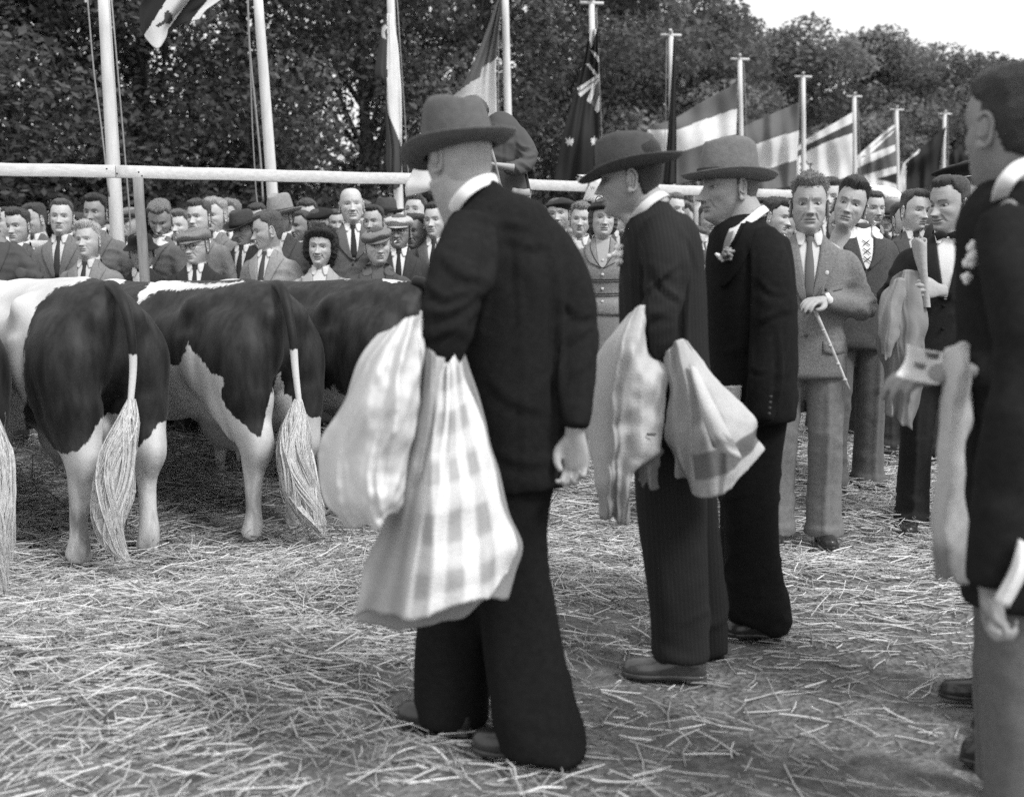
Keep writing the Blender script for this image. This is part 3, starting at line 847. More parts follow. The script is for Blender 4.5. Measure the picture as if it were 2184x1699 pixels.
def head_geo(sd, jaw=1.0, nose=1.0, fat=0.0, age=0.0, smile=0.0, brow=1.0, female=0.0, nu=88, nv=84, wide=.955):
    rs = np.random.RandomState(sd)
    t = np.linspace(0, 1, nv)
    # denser rows in the face
    zt = np.concatenate([[.1215, .1205], np.linspace(.1185, .05, 16), np.linspace(.045, -.10, 48), np.linspace(-.104, -.24, nv - 66)])
    tab = HEADTAB[::-1]
    W = np.interp(zt, tab[:, 0], tab[:, 1]); Fr = np.interp(zt, tab[:, 0], tab[:, 2]); Bk = np.interp(zt, tab[:, 0], tab[:, 3])
    for a in (W, Fr, Bk):
        b = a.copy(); b[1:-1] = (a[:-2] + 2 * a[1:-1] + a[2:]) / 4; a[2:-1] = b[2:-1]
    low = _ss(-.02, -.08, zt)
    W = W * (1 + (jaw - 1) * low * 0.6 + fat * 0.10 * _ss(.02, -.06, zt)) * wide
    Fr = Fr + fat * 0.010 * _ss(-.095, -.12, zt)
    # angle spacing concentrates points on the face (front = +Y = angle pi/2)
    u = np.linspace(0, 2 * PI, nu, endpoint=False)
    ph = PI / 2 + (u - PI) - 0.45 * np.sin(u - PI)
    c, s = np.cos(ph), np.sin(ph)
    ex = 2.18
    cc = np.sign(c) * np.abs(c) ** (2 / ex); sn = np.sign(s) * np.abs(s) ** (2 / ex)
    yc = np.interp(zt, [-.24, -.11, -.06, .12], [-.02, -.008, -.004, -.012])
    X = W[:, None] * cc[None]
    Y = yc[:, None] + np.where(sn[None] > 0, (Fr - yc)[:, None], (yc - Bk)[:, None]) * sn[None]
    Zg = np.repeat(zt[:, None], nu, 1).copy()
    front = _ss(0.15, 0.6, sn)[None] * np.ones_like(X)
    ax = np.abs(X)
    f = np.zeros_like(X)
    # nose
    nl = np.clip((.020 - zt) / .048, 0, 1)[:, None]
    drop = _ss(-.037, -.029, zt)[:, None]
    nh = (.0045 + .0235 * nl ** 1.25) * drop * _ss(.030, .012, zt)[:, None] * nose
    wd = .0062 + .0052 * nl ** 2
    f += nh * np.exp(-np.abs(X / wd / 1.25) ** 2.2)
    f += .0085 * nose * _gs(ax - .0135, .0058) * _gs(Zg + .0265, .0068)
    f -= .0030 * _gs(ax - .0225, .005) * _gs(Zg + .022, .010)
    # brow, sockets, cheeks
    f += .0050 * brow * _gs(Zg - .0315, .0065) * _ss(.055, .040, ax) * _ss(.0, .012, ax)
    f -= .0125 * _gs(ax - .030, .0155) * _gs(Zg - .0120, .0105)
    f += .0062 * _gs(ax - .047, .014) * _gs(Zg + .012, .013)
    f -= .0035 * _gs(ax - .036, .012) * _gs(Zg + .036, .012)
    f -= .0045 * (0.5 + age) * _gs(ax - .047, .014) * _gs(Zg + .050, .018) * (1.15 - fat)
    # folds beside the nose and mouth
    fold = ax - (.0205 + (-.026 - Zg) * .42)
    f -= .0048 * (0.35 + age + smile) * _gs(fold, .0030) * _ss(-.022, -.030, Zg) * _ss(-.064, -.052, Zg)
    f += .0020 * (0.4 + age + smile) * _gs(fold - .007, .005) * _ss(-.022, -.030, Zg) * _ss(-.064, -.052, Zg)
    # eye bags and forehead lines
    f += .0034 * age * _gs(ax - .031, .012) * _gs(Zg + .002, .003)
    f += .0018 * age * np.sin(Zg * 2 * PI / .010) * _ss(.042, .052, Zg) * _ss(.086, .072, Zg) * _ss(.055, .03, ax)
    f -= .0030 * (age + .3) * _gs(ax - .005, .0018) * _gs(Zg - .030, .007)
    # mouth
    mz = -.0555 + smile * .010 * (ax / .024) ** 2
    mw = .023 + smile * .006
    inm = _ss(mw + .004, mw - .006, ax)
    f += .0042 * _gs(Zg - (mz + .0052), .0032) * inm * (1 + .25 * female)
    f += .0055 * _gs(Zg - (mz - .0060), .0036) * inm * (1 + .25 * female)
    f -= .0058 * _gs(Zg - mz, .0013 + .0012 * smile) * _ss(mw + .003, mw - .002, ax)
    f -= .0020 * _gs(ax, .0032) * _gs(Zg + .0445, .006)
    f -= .0038 * _gs(Zg + .0715, .0045) * _ss(.026, .010, ax)
    f += .0050 * _gs(Zg + .087, .0095) * _gs(X, .0165)
    # eye opening: almond
    ex0, ez0 = .0315, .0118
    xe = (ax - ex0) / .0158
    half = .0038 * (1 - smile * .25) * np.sqrt(np.clip(1 - xe ** 2, 0, 1)) * (1 - 0.25 * age)
    ze = Zg - (ez0 + .0012 * (ax - ex0) / .015)
    alm = (np.abs(xe) < 1) & (np.abs(ze) < half)
    lid = _gs(xe, .75) * _gs(ze, .0078)
    f += .0042 * lid
    f -= np.where(alm, .0045, 0)
    Y = Y + f * front
    # soft asymmetry so that no two heads match
    nz = vnoise(np.stack([X * 22 + sd, Y * 22, Zg * 22], -1))
    X = X + .0011 * nz; Y = Y + .0012 * nz[::-1] * 0
    # temples
    X = X * (1 - .035 * _gs(Zg - .025, .022) * _ss(.2, .7, sn)[None])
    V = np.stack([X, Y, Zg], -1).reshape(-1, 3)
    Q = quadgrid(nv, nu, True)[:, ::-1]
    # albedo factors
    col = np.ones_like(X)
    col *= 1 - .30 * _gs(Zg - mz, .0072) * inm * front * (1 + female * .6)
    col *= 1 - .42 * _gs(Zg - mz, .0016) * _ss(mw + .003, mw - .002, ax) * front
    bl = _gs(Zg - (.0305 + .004 * _gs(ax - .034, .012) - female * -.001), .0033 - .0012 * female) * _ss(.012, .016, ax) * _ss(.052, .044, ax)
    nostr = _gs(ax - .0085, .0028) * _gs(Zg + .0345, .0022) * front
    col *= 1 - .55 * nostr
    lash = np.where((np.abs(xe) < 1.03), _gs(ze - half - .0006, .0011), 0) * front
    lash2 = np.where((np.abs(xe) < 1.0), _gs(ze + half + .0004, .0008), 0) * front
    col *= (1 - .75 * lash) * (1 - .35 * lash2)
    col *= 1 - .10 * _gs(ax - .031, .016) * _gs(Zg - .010, .012) * front            # slightly darker tone round the eyes
    if not female: col *= 1 - .10 * _ss(-.03, -.05, Zg) * _ss(-.115, -.09, Zg) * _ss(-.3, .2, sn)[None]
    browm = bl * front
    return V, Q, col.ravel(), browm.ravel(), (nv, nu, sn, zt, X, Y, Zg)

def ear_geo(side):
    mb = MB()
    th = np.linspace(-0.75 * PI, 0.80 * PI, 12)
    pts = [(0, -.003 - .0150 * math.cos(a) * (1.0 if a > 0 else .8) , .002 + .0275 * math.sin(a)) for a in th]
    pts = np.array(pts); pts[:, 1] *= 1.0
    mb.tube(pts, np.interp(np.linspace(0, 1, 12), [0, .5, 1], [.0050, .0042, .0034]), 7, 1, 2, (1, 0, 0), sub=1)
    mb.ellipsoid((-.003, -.001, .001), (.0038, .0135, .0245), 14, 8)
    mb.ellipsoid((.0005, .006, -.0225), (.0045, .0075, .0085), 10, 6)
    mb.tube([(.001, .009, -.004), (.002, -.004, -.010), (.002, -.006, .004), (.001, -.003, .014)], [.003, .003, .003, .002], 6, 1, 2, (1, 0, 0), sub=2)
    V, Q, T = mb.data()
    a = R(24)
    Rm = np.array([[math.cos(a), -math.sin(a), 0], [math.sin(a), math.cos(a), 0], [0, 0, 1]])
    # swing the back edge away from the skull
    V = V @ np.array([[math.cos(a), math.sin(a), 0], [-math.sin(a), math.cos(a), 0], [0, 0, 1]]).T
    V = V * [1.1, 1.15, 1.22] + [.0790, -.010, -.003]
    if side < 0: V = V * [-1, 1, 1]; Q = Q[:, ::-1]; T = T[:, ::-1]
    return V, Q, T

def skin_mat(v):
    key = f'skin_{v:.2f}'
    if key in MATS: return MATS[key]
    m = mat_basic(key, v, 0.5, 0.11, 45, 0.22, 260, 0.45, attr='tone')
    b = m.node_tree.nodes['Principled BSDF']
    b.inputs['Subsurface Weight'].default_value = 0.0
    MATS[key] = m
    return m

NECKSKIN = M('neck_skin', .36, .55, .07, 60)
EYE_W = M('eye_white', 0.30, 0.3, 0.02, 5, 0, 5, 0.5)
EYE_D = M('eye_iris', 0.035, 0.2, 0.1, 5, 0, 5, 0.6)

def hair_mat(v):
    key = f'hair_{v:.3f}'
    if key in MATS: return MATS[key]
    m = mat_basic(key, v, 0.5, 0.45, 30, 0.9, 70, 0.45, stretch=(9, 2.0, 3))
    MATS[key] = m
    return m

# hair styles: front hairline z, top thickness, side thickness, wave amplitude, lift at the front
STYLES = dict(
    short=(.084, .014, .003, .003, .006), crew=(.084, .022, .002, .003, .010), combed=(.088, .017, .004, .002, .008), quiff=(.084, .024, .003, .004, .016),
    wavy=(.084, .020, .004, .007, .012), curly=(.072, .034, .034, .016, .006), bald=(.30, .002, .006, .002, 0), thin=(.100, .006, .005, .002, .002), capped=(.085, .004, .007, .002, 0), bob=(.076, .020, .024, .006, .004))

def hair_geo(info, style, sd):
    nv, nu, sn, zt, X, Y, Z = info
    hz, tt, ts, wav, lift = STYLES[style]
    s2 = np.repeat(sn[None], nv, 0)
    nape = {'curly': -.085, 'bob': -.080, 'bald': -.050, 'capped': -.06}.get(style, -.062)
    # lower boundary of the hair as a function of the direction round the head
    lowf = np.interp(sn, [-1, -.55, -.34, -.18, .02, .08, .17, .45, .62, 1.0],
                     [nape, nape + .010, -.020, .022, .024, .010, .052, hz - .014, hz + .009, hz])
    if style in ('curly', 'bob'):
        lowf = np.interp(sn, [-1, -.35, -.12, .05, .22, .35, .5, 1.0], [nape, nape, nape + .01, -.055, -.01, .045, hz - .012, hz])
    if style == 'bald':
        lowf = np.interp(sn, [-1, -.35, -.12, .02, .10, .16, .2, 1.0], [nape, nape + .012, -.022, -.018, .004, .03, .3, .3])
    if style == 'thin':
        lowf = np.interp(sn, [-1, -.35, -.12, .02, .10, .18, .3, .5, 1.0], [nape, nape + .012, -.022, -.018, .006, .05, .085, .10, .104])
    jit = vnoise(np.stack([np.cos(np.arange(nu) / nu * 2 * PI) * 9 + sd, np.sin(np.arange(nu) / nu * 2 * PI) * 9, np.zeros(nu)], -1)) * .004
    lowf = lowf + jit
    upf = np.full(nu, .2)
    if style == 'bald': upf = np.full(nu, .055) + jit
    m = _ss(0, .009, Z - lowf[None]) * (_ss(.0, .012, upf[None] - Z) if style == 'bald' else 1)
    top = _ss(.045, .095, Z)
    th = ts + (tt - ts) * top
    th = th + lift * _ss(.3, .9, s2) * _ss(.06, .09, Z) * (1 - _ss(.118, .1215, Z) * .5)
    # locks of hair running backwards
    lk = fbm(np.stack([X * 75 + sd, Y * 16 + Z * 12, Z * 26], -1), 3)
    if style in ('curly', 'wavy', 'bob'): lk = fbm(np.stack([X * 42 + sd, Y * 42, Z * 42], -1), 3)
    th = th + wav * .8 * lk
    # outward direction
    P0 = np.stack([X, Y, Z], -1)
    ctr = np.array([0, -.012, .005])
    d = P0 - ctr; d = d / np.linalg.norm(d, axis=-1, keepdims=True)
    off = np.where(m > 0, -.002 + (th + .002) * m, -.004)
    V = (P0 + d * off[..., None]).reshape(-1, 3)
    Q = quadgrid(nv, nu, True)[:, ::-1]
    mf = m.ravel()[Q].max(1)
    Q = Q[mf > 0.001]
    used = np.unique(Q); mp = np.zeros(nv * nu, int); mp[used] = np.arange(len(used))
    return V[used], mp[Q]

# ------------------------------------------------------------------ hats (head space: brim sits round z = .045)
def hat_geo(kind, sd=0):
    """returns dict of named (V, Q, T) in head coordinates"""
    out = {}
    n = 64
    th = np.linspace(0, 2 * PI, n, endpoint=False); c, s = np.cos(th), np.sin(th)
    if kind.startswith('fedora'):
        rx, ry, y0 = .083, .106, -.006
        tall = {'fedora': .138, 'fedora_tall': .140, 'fedora_low': .112, 'fedora_soft': .118}[kind]
        rings = []
        prof = [(0, 1.0), (.2, .985), (.45, .95), (.7, .89), (.86, .83), (.95, .74), (1.0, .62), (.985, .42), (.96, .22), (.95, .05)]
        for h, k in prof:
            z = .048 + tall * h
            pinch = 1 - .28 * _ss(.45, .95, h) * np.clip(s, 0, 1) ** 1.5
            x = rx * k * c * pinch; y = y0 + ry * k * s * (1 + .03 * s)
            # lengthwise crease of the crown
            zz = z + np.zeros(n)
            if h > .85:
                cre = _gs(x, .020) * .032
                zz = z - cre * _ss(.84, 1, h)
            zz = zz + .010 * np.clip(s, -1, 1) * h * (1 if kind != 'fedora_tall' else .2)
            rings.append(np.stack([x, y, zz], -1))
        rings = catmull(np.array(rings).reshape(len(rings), -1), 2).reshape(-1, n, 3)
        mb = MB().rings(rings, False, True)
        # brim with raised edge
        rb = []
        bw = {'fedora': .058, 'fedora_tall': .060, 'fedora_low': .055, 'fedora_soft': .064}[kind]
        for t, dz in ((0, 0), (.3, -.002), (.6, -.001), (.85, .004), (1.0, .010), (1.02, .0135), (.99, .0120), (.85, .001), (.6, -.005), (.3, -.006), (0, -.005)):
            k = 1 + 0 * c
            x = (rx + bw * .92 * t) * c; y = y0 + (ry + bw * t) * s
            side = np.abs(c) ** 2.5
            z = .050 + dz + t * (.016 * side - .012 * np.clip(s, 0, 1) ** 2 * (1.6 if kind != 'fedora_tall' else .2) + .002 * np.clip(-s, 0, 1))
            rb.append(np.stack([x, y, z], -1))
        mb.rings(rb, False, False)
        out['hat'] = mb.data()
        bh = .030
        rr = [np.stack([(rx * k + .002 + e) * c, y0 + (ry * k + .002 + e) * s * (1 + .03 * s), .0505 + h + 0 * c], -1) for h, k, e in ((0, 1.0, 0), (.0, 1.0, .003), (bh, .990, .003), (bh, .985, -.001))]
        mb = MB().rings(rr, False, False)
        mb.box((-.0, 0, 0), (0.0001, .0001, .0001)) if False else None
        bow = MB().box((-rx - .004, y0 + .005, .066), (.004, .022, .013)).box((-rx - .0065, y0 + .005, .066), (.003, .005, .014))
        V, Q, T = bow.data(); mb.add(V, Q, T)
        out['hat_band'] = mb.data()
    elif kind == 'cap':
        rings = []
        for h, k, yo in ((-.004, .98, 0), (.008, 1.13, .004), (.026, 1.22, .010), (.043, 1.17, .010), (.056, .95, .004), (.064, .6, 0), (.067, .2, -.002)):
            x = .081 * k * c; y = -.006 + yo + .106 * k * s
            z = .058 + h + .010 * (-s) * _ss(.01, .05, h) + .004 * np.sin(th * 5 + sd) * (k > 1)
            rings.append(np.stack([x, y, z], -1))
        rings = catmull(np.array(rings).reshape(len(rings), -1), 3).reshape(-1, n, 3)
        mb = MB().rings(rings, True, True)
        mb.ellipsoid((0, -.006, .127), (.008, .008, .005), 10, 6)
        out['hat'] = mb.data()
        # peak
        a = np.linspace(R(22), R(158), 22)
        g = []
        for t in (0, .35, .7, 1.0):
            g.append(np.stack([(.078 + .006 * t) * np.cos(a) * (1 - .05 * t), -.004 + .098 * np.sin(a) + .050 * t * np.sin(a) ** 1.6, .060 - .016 * t * np.sin(a) + 0 * a], -1))
        g = np.array(g); top = g.copy(); bot = g[::-1] - [0, 0, .005]
        gg = np.concatenate([top, bot])
        mb = MB().add(gg.reshape(-1, 3), quadgrid(8, 22))
        out['cap_peak'] = mb.data()
    elif kind == 'beret':
        rings = []
        for h, k, xo in ((0, .97, 0), (.010, 1.08, -.004), (.020, 1.26, -.010), (.032, 1.30, -.014), (.048, 1.12, -.010), (.060, .75, -.004), (.066, .3, 0)):
            rings.append(np.stack([.080 * k * c + xo, -.010 + .101 * k * s - .012 * (k > 1), .062 + h + .016 * (-c) * _ss(0, .04, h) + .003 * np.sin(3 * th + sd)], -1))
        rings = catmull(np.array(rings).reshape(len(rings), -1), 3).reshape(-1, n, 3)
        out['hat'] = MB().rings(rings, True, True).data()
    elif kind == 'peaked':
        rings = []
        for h, k in ((0, 1.0), (.030, 1.02), (.036, 1.04), (.052, 1.28), (.062, 1.40), (.072, 1.36), (.080, 1.0), (.084, .4)):
            rings.append(np.stack([.081 * k * c, -.006 + .104 * k * s, .050 + h + .014 * s * _ss(.03, .07, h)], -1))
        rings = catmull(np.array(rings).reshape(len(rings), -1), 2).reshape(-1, n, 3)
        out['hat'] = MB().rings(rings, True, True).data()
        a = np.linspace(R(20), R(160), 22)
        g = np.array([np.stack([.082 * np.cos(a), -.004 + .104 * np.sin(a) + .045 * t * np.sin(a) ** 1.5, .055 - .028 * t * np.sin(a)], -1) for t in (0, .5, 1)])
        gg = np.concatenate([g, g[::-1] - [0, 0, .003]])
        out['cap_peak'] = MB().add(gg.reshape(-1, 3), quadgrid(6, 22)).data()
        mb = MB().ellipsoid((0, .112, .098), (.012, .004, .014), 10, 8)
        mb.tube([(-.08, .02, .062), (-.05, .078, .060), (0, .103, .058), (.05, .078, .060), (.08, .02, .062)], .003, 6, 1, 2, (0, 0, 1), sub=4)
        mb.ellipsoid((.081, .02, .063), (.005, .006, .006), 8, 6).ellipsoid((-.081, .02, .063), (.005, .006, .006), 8, 6)
        out['badge'] = mb.data()
    elif kind == 'ladyhat':
        rings = []
        for h, k in ((-.004, 1.05), (.0, 1.22), (.012, 1.34), (.024, 1.26), (.032, 1.12), (.044, 1.02), (.054, .8), (.060, .3)):
            rings.append(np.stack([.078 * k * c, -.014 + .100 * k * s, .068 + h + .022 * (-s) * 0 + .020 * s * .6 + .0025 * np.sin(th * 26) * (k > 1.1)], -1))
        rings = catmull(np.array(rings).reshape(len(rings), -1), 2).reshape(-1, n, 3)
        mb = MB().rings(rings, True, True)
        mb.tube([(.01, .03, .118), (.02, .05, .150), (.045, .05, .160), (.06, .04, .140), (.05, .03, .115)], .003, 6, 1, 2, (0, 1, 0), sub=4)
        out['hat'] = mb.data()
        mb = MB()
        for a in np.linspace(0, 2 * PI, 30, endpoint=False): mb.ellipsoid((.097 * math.cos(a), -.014 + .124 * math.sin(a), .093 + .012 * math.sin(a)), (.003, .003, .003), 6, 4)
        out['bead_trim'] = mb.data()
    elif kind == 'softhat':
        rings = []
        for h, k in ((-.012, 1.42), (-.010, 1.46), (0, 1.10), (.012, 1.02), (.035, 1.00), (.055, .9), (.068, .62), (.073, .2)):
            rings.append(np.stack([.078 * k * c, -.006 + .100 * k * s, .062 + h - .012 * np.clip(k - 1.1, 0, 1) * (1 + np.abs(c)) * 2 + .004 * np.sin(4 * th + 1)], -1))
        rings = catmull(np.array(rings).reshape(len(rings), -1), 2).reshape(-1, n, 3)
        out['hat'] = MB().rings(rings, True, True).data()
    return out

def glasses_geo():
    mb = MB()
    for sx in (-1, 1):
        a = np.linspace(0, 2 * PI, 19)
        pts = [(sx * .033 + .0215 * math.cos(t), .0955 - .006 * abs(math.cos(t)), .008 + .019 * math.sin(t)) for t in a]
        mb.tube(pts, .0019, 5, 1, 2, (0, 1, 0))
        mb.tube([(sx * .054, .088, .012), (sx * .078, .05, .010), (sx * .080, -.012, .008)], .0016, 5, 1, 2, (0, 0, 1), sub=2)
    mb.tube([(-.012, .096, .012), (0, .1, .015), (.012, .096, .012)], .0017, 5, 1, 2, (0, 1, 0), sub=2)
    return mb.data()

def place(V, Mx, loc, sc=1.0): return (np.asarray(V) * sc) @ Mx.T + loc

SKIN = 0.42
def add_head(parent, loc, Rm, sc=1.0, sd=1, skin=SKIN, hair=None, hairv=0.06, hat=None, hatv=0.1, bandv=0.03, glasses=False, cig=None, extra_body=None, browv=None, hattilt=None, hatdrop=.012, sub='', **fk):
    """head + neck (one skin), with hair, hat and glasses as children; extra_body = other skin pieces (hands) of the same body"""
    V, Q, col, browm, info = head_geo(sd, **fk)
    mb = MB().add(V, Q); ncol = [col * (1 - browm * (1 - (browv if browv is not None else min(hairv * 2.2, .8)) / 1.0) * .8)]
    nm = len(V)
    # skin top/bottom caps
    for sx in (1, -1):
        eV, eQ, eT = ear_geo(sx)
        if hair in ('curly', 'bob'): eV = eV * [.93, 1, 1]
        mb.add(eV, eQ, eT); ncol.append(np.full(len(eV), .95))
    Vh, Qh, Th = mb.data()
    # scalp under the hair takes the hair's tone so that no skin flashes through
    Vh = place(Vh, Rm, loc, sc)
    parts = MB().add(Vh, Qh, Th)
    cols = np.concatenate(ncol)
    if extra_body is not None:
        eV, eQ, eT = extra_body
        parts.add(eV, eQ, eT); cols = np.concatenate([cols, np.full(len(eV), .97)])
    body = parts.build('body', skin_mat(skin), parent)
    set_attr(body, 'tone', cols)
    # eyes
    for sx in (-1, 1):
        c0 = np.array([sx * .0312, .0602, .0118])
        ev = MB().ellipsoid(c0, (.0122, .0122, .0122), 14, 10)
        V_, Q_, T_ = ev.data()
        e = MB().add(place(V_, Rm, loc, sc), Q_, T_).build('eye', EYE_W, parent)
        look = np.array([c0[0] + fk.get('look', 0), c0[1] + .0096, c0[2]])
        iv = MB().ellipsoid(look, (.0060, .0034, .0060), 12, 8)
        V_, Q_, T_ = iv.data()
        MB().add(place(V_, Rm, loc, sc), Q_, T_).build('iris', EYE_D, e)
    if hair:
        hV, hQ = hair_geo(info, hair, sd)
        h = MB().add(place(hV, Rm, loc, sc), hQ).build('hair', hair_mat(hairv), parent)
        if hair in ('crew', 'wavy', 'quiff', 'curly', 'short', 'combed', 'bob', 'thin') and not hat:
            tufts(parent, hV, hQ, hair, sd, Rm, loc, sc, hairv, h)
    if hat:
        hm = cloth(hatv, 'wool') if hat != 'cap' else cloth(hatv, 'tweed')
        tiltM = np.eye(3)
        if hattilt is not None: tiltM = rotm(0, hattilt[0], hattilt[1])
        hobj = None
        for nme, (V_, Q_, T_) in hat_geo(hat, sd).items():
            V2 = (V_ - [0, 0, .05]) @ tiltM.T + [0, 0, .05 - hatdrop]
            mt = hm if nme in ('hat', 'cap_peak') else cloth(bandv, 'cotton')
            if nme == 'badge': mt = M('pale_metal_badge', 0.6, 0.4, 0.1)
            if nme == 'cap_peak' and hat == 'peaked': mt = M('patent_peak', 0.02, 0.2, 0.05)
            o_ = MB().add(place(V2, Rm, loc, sc), Q_, T_).build(nme, mt, parent if hobj is None else hobj)
            if hobj is None: hobj = o_
    if glasses:
        V_, Q_, T_ = glasses_geo()
        MB().add(place(V_, Rm, loc, sc), Q_, T_).build('glasses', M('dark_spectacle_frame', 0.02, 0.3, 0.1), parent)
    if cig:
        V_, Q_, T_ = MB().tube([(cig * .010, .088, -.056), (cig * .030, .140, -.066)], .0042, 8, 1, 2, (0, 0, 1)).data()
        MB().add(place(V_, Rm, loc, sc), Q_, T_).build('cigarette', M('cigarette_paper', .75, .7, .05), parent)
    return body

def tufts(parent, hV, hQ, style, sd, Rm, loc, sc, hairv, hobj):
    """short strands standing on the hair mass give it a broken outline"""
    rs = np.random.RandomState(sd + 500)
    fc = hV[hQ].mean(1); fn = nrm(np.cross(hV[hQ[:, 2]] - hV[hQ[:, 0]], hV[hQ[:, 3]] - hV[hQ[:, 1]]))
    area = np.linalg.norm(np.cross(hV[hQ[:, 2]] - hV[hQ[:, 0]], hV[hQ[:, 3]] - hV[hQ[:, 1]]), axis=1)
    out = fc - [0, -.012, .005]
    fn = np.where((fn * out).sum(1)[:, None] < 0, -fn, fn)
    n = {'curly': 1500, 'wavy': 900, 'crew': 1500}.get(style, 500)
    k = rs.choice(len(fc), n, p=area / area.sum())
    p = fc[k] + rs.normal(0, .0015, (n, 3)); nn = fn[k]
    back = np.array([0, -1, -.1]); flow = nrm(back - (nn @ back)[:, None] * nn)
    if style == 'curly': flow = nrm(rs.normal(0, 1, (n, 3)))
    L_ = {'curly': .024, 'wavy': .018, 'crew': .016, 'quiff': .022}.get(style, .016) * rs.uniform(.5, 1.2, n)
    if style not in ('curly', 'bob'): L_ = L_ * (.22 + .78 * _ss(.05, .095, p[:, 2]))
    up = {'curly': .8, 'crew': .9, 'wavy': .22, 'quiff': .3}.get(style, .06)
    top = _ss(.03, .09, p[:, 2]) if style == 'crew' else 1.0
    d1 = nrm(flow * (1 - .5 * up) + nn * (up * top if style != 'crew' else (up * top)[:, None]) + rs.normal(0, .18 if style == 'curly' else .07, (n, 3)))
    side = nrm(np.cross(d1, nn)) * .00085
    a = p - nn * .002; b_ = p + d1 * L_[:, None] * .55; c_ = p + nrm(d1 + flow * .5 + rs.normal(0, .2 if style == 'curly' else .08, (n, 3))) * L_[:, None]
    V = np.stack([a - side, a + side, b_ + side, b_ - side, c_ + side * .3, c_ - side * .3], 1).reshape(-1, 3)
    Q = (np.arange(n)[:, None, None] * 6 + np.array([[0, 1, 2, 3], [3, 2, 4, 5]])[None]).reshape(-1, 4)
    o = MB().add(place(V, Rm, loc, sc), Q).build('hair_strands', hair_mat(hairv), hobj)
    o['kind'] = 'stuff'

# ------------------------------------------------------------------ hands
def hand_geo(curl=0.5, spread=0.1, thumb=0.5, side=1, scale=1.0, point=None):
    """wrist at the origin, fingers along +Y, palm facing -Z, thumb on the -X*side side; five separate tapered fingers"""
    mb = MB()
    mb.tube([(0, -.05, 0), (0, .0, 0), (0, .035, -.001), (0, .075, -.002), (0, .094, -.004)], [.026, .028, .037, .041, .036], 14, [.75, .62, .42, .36, .34], 2.4, (0, 0, 1), sub=2)
    fl = [(-.029, .090, .074, .0092), (-.010, .096, .082, .0097), (.010, .094, .076, .0092), (.028, .085, .060, .0082)]
    for i, (x, y, L_, r) in enumerate(fl):
        cu = (curl if np.isscalar(curl) else curl[i])
        a = spread * (i - 1.5) * .35
        pts = [np.array([x * .8, y - .03, -.002]), np.array([x, y, -.002])]
        ang = 0.0; p = pts[-1]
        for seg, fr, bd in ((.46, 1.0, .75), (.31, .9, 1.15), (.25, .8, .85)):
            ang += cu * bd
            p = p + L_ * seg * np.array([math.sin(a) * math.cos(ang), math.cos(a) * math.cos(ang), -math.sin(ang)])
            pts.append(p)
        mb.tube(pts, [r * 1.0, r * 1.06, r * .98, r * .88, r * .62], 8, 1, 2, (1, 0, 0.1), sub=2)
    tp = [np.array([-.020, .018, -.004]), np.array([-.040, .042, -.012 - .012 * thumb]), np.array([-.046 + .012 * thumb, .070, -.020 - .022 * thumb]), np.array([-.040 + .030 * thumb, .094, -.024 - .028 * thumb])]
    mb.tube(tp, [.0155, .0140, .0118, .0075], 9, 1, 2, (1, 0.2, 0.4), sub=3)
    V, Q, T = mb.data()
    if side < 0: V = V * [-1, 1, 1]; Q = Q[:, ::-1]; T = T[:, ::-1]
    return V * scale, Q, T

def hand_at(wrist, direction, palm, side=1, scale=1.0, **k):
    """hand whose wrist is at the point, fingers running along direction, palm facing palm"""
    y = nrm(np.asarray(direction, float)); z = -np.asarray(palm, float); z = nrm(z - (z @ y) * y); x = np.cross(y, z)
    V, Q, T = hand_geo(side=side, scale=scale, **k)
    mb = MB().add(V @ np.stack([x, y, z]) + np.asarray(wrist), Q, T)
    return mb.data()

def smooth_hand(datas, voxel=.0032):
    mb = MB()
    for V, Q, T in datas: mb.add(V, Q, T)
    return remesh(mb, voxel, 2, .5)

# ------------------------------------------------------------------ cloth relief
def wrinkle(V, N, amp=.006, sd=0, freq=(9, 9, 22), dirn=None):
    """broad unevenness plus a few sharper creases that come and go"""
    p = V * np.array([7., 7., 7.]) + sd * 3.7
    warp = np.stack([vnoise(p * .6 + 11), vnoise(p * .6 + 23), vnoise(p * .6 + 31)], -1)
    broad = fbm(p * .45 + warp * .4, 2)
    tl = V[:, 2] + .45 * V[:, 0] * np.where(vnoise(p * .3 + 3) > 0, 1, -1)
    q = np.stack([V[:, 0] * 3.0, V[:, 1] * 3.0, tl * 11.0], -1) + warp * .9 + sd
    ridge = np.exp(-(vnoise(q) / .16) ** 2)
    mask = np.clip(vnoise(p * .5 + 40) * 2.2, 0, 1)
    return V + N * (amp * (broad * .9 + ridge * mask * 1.5))[:, None]

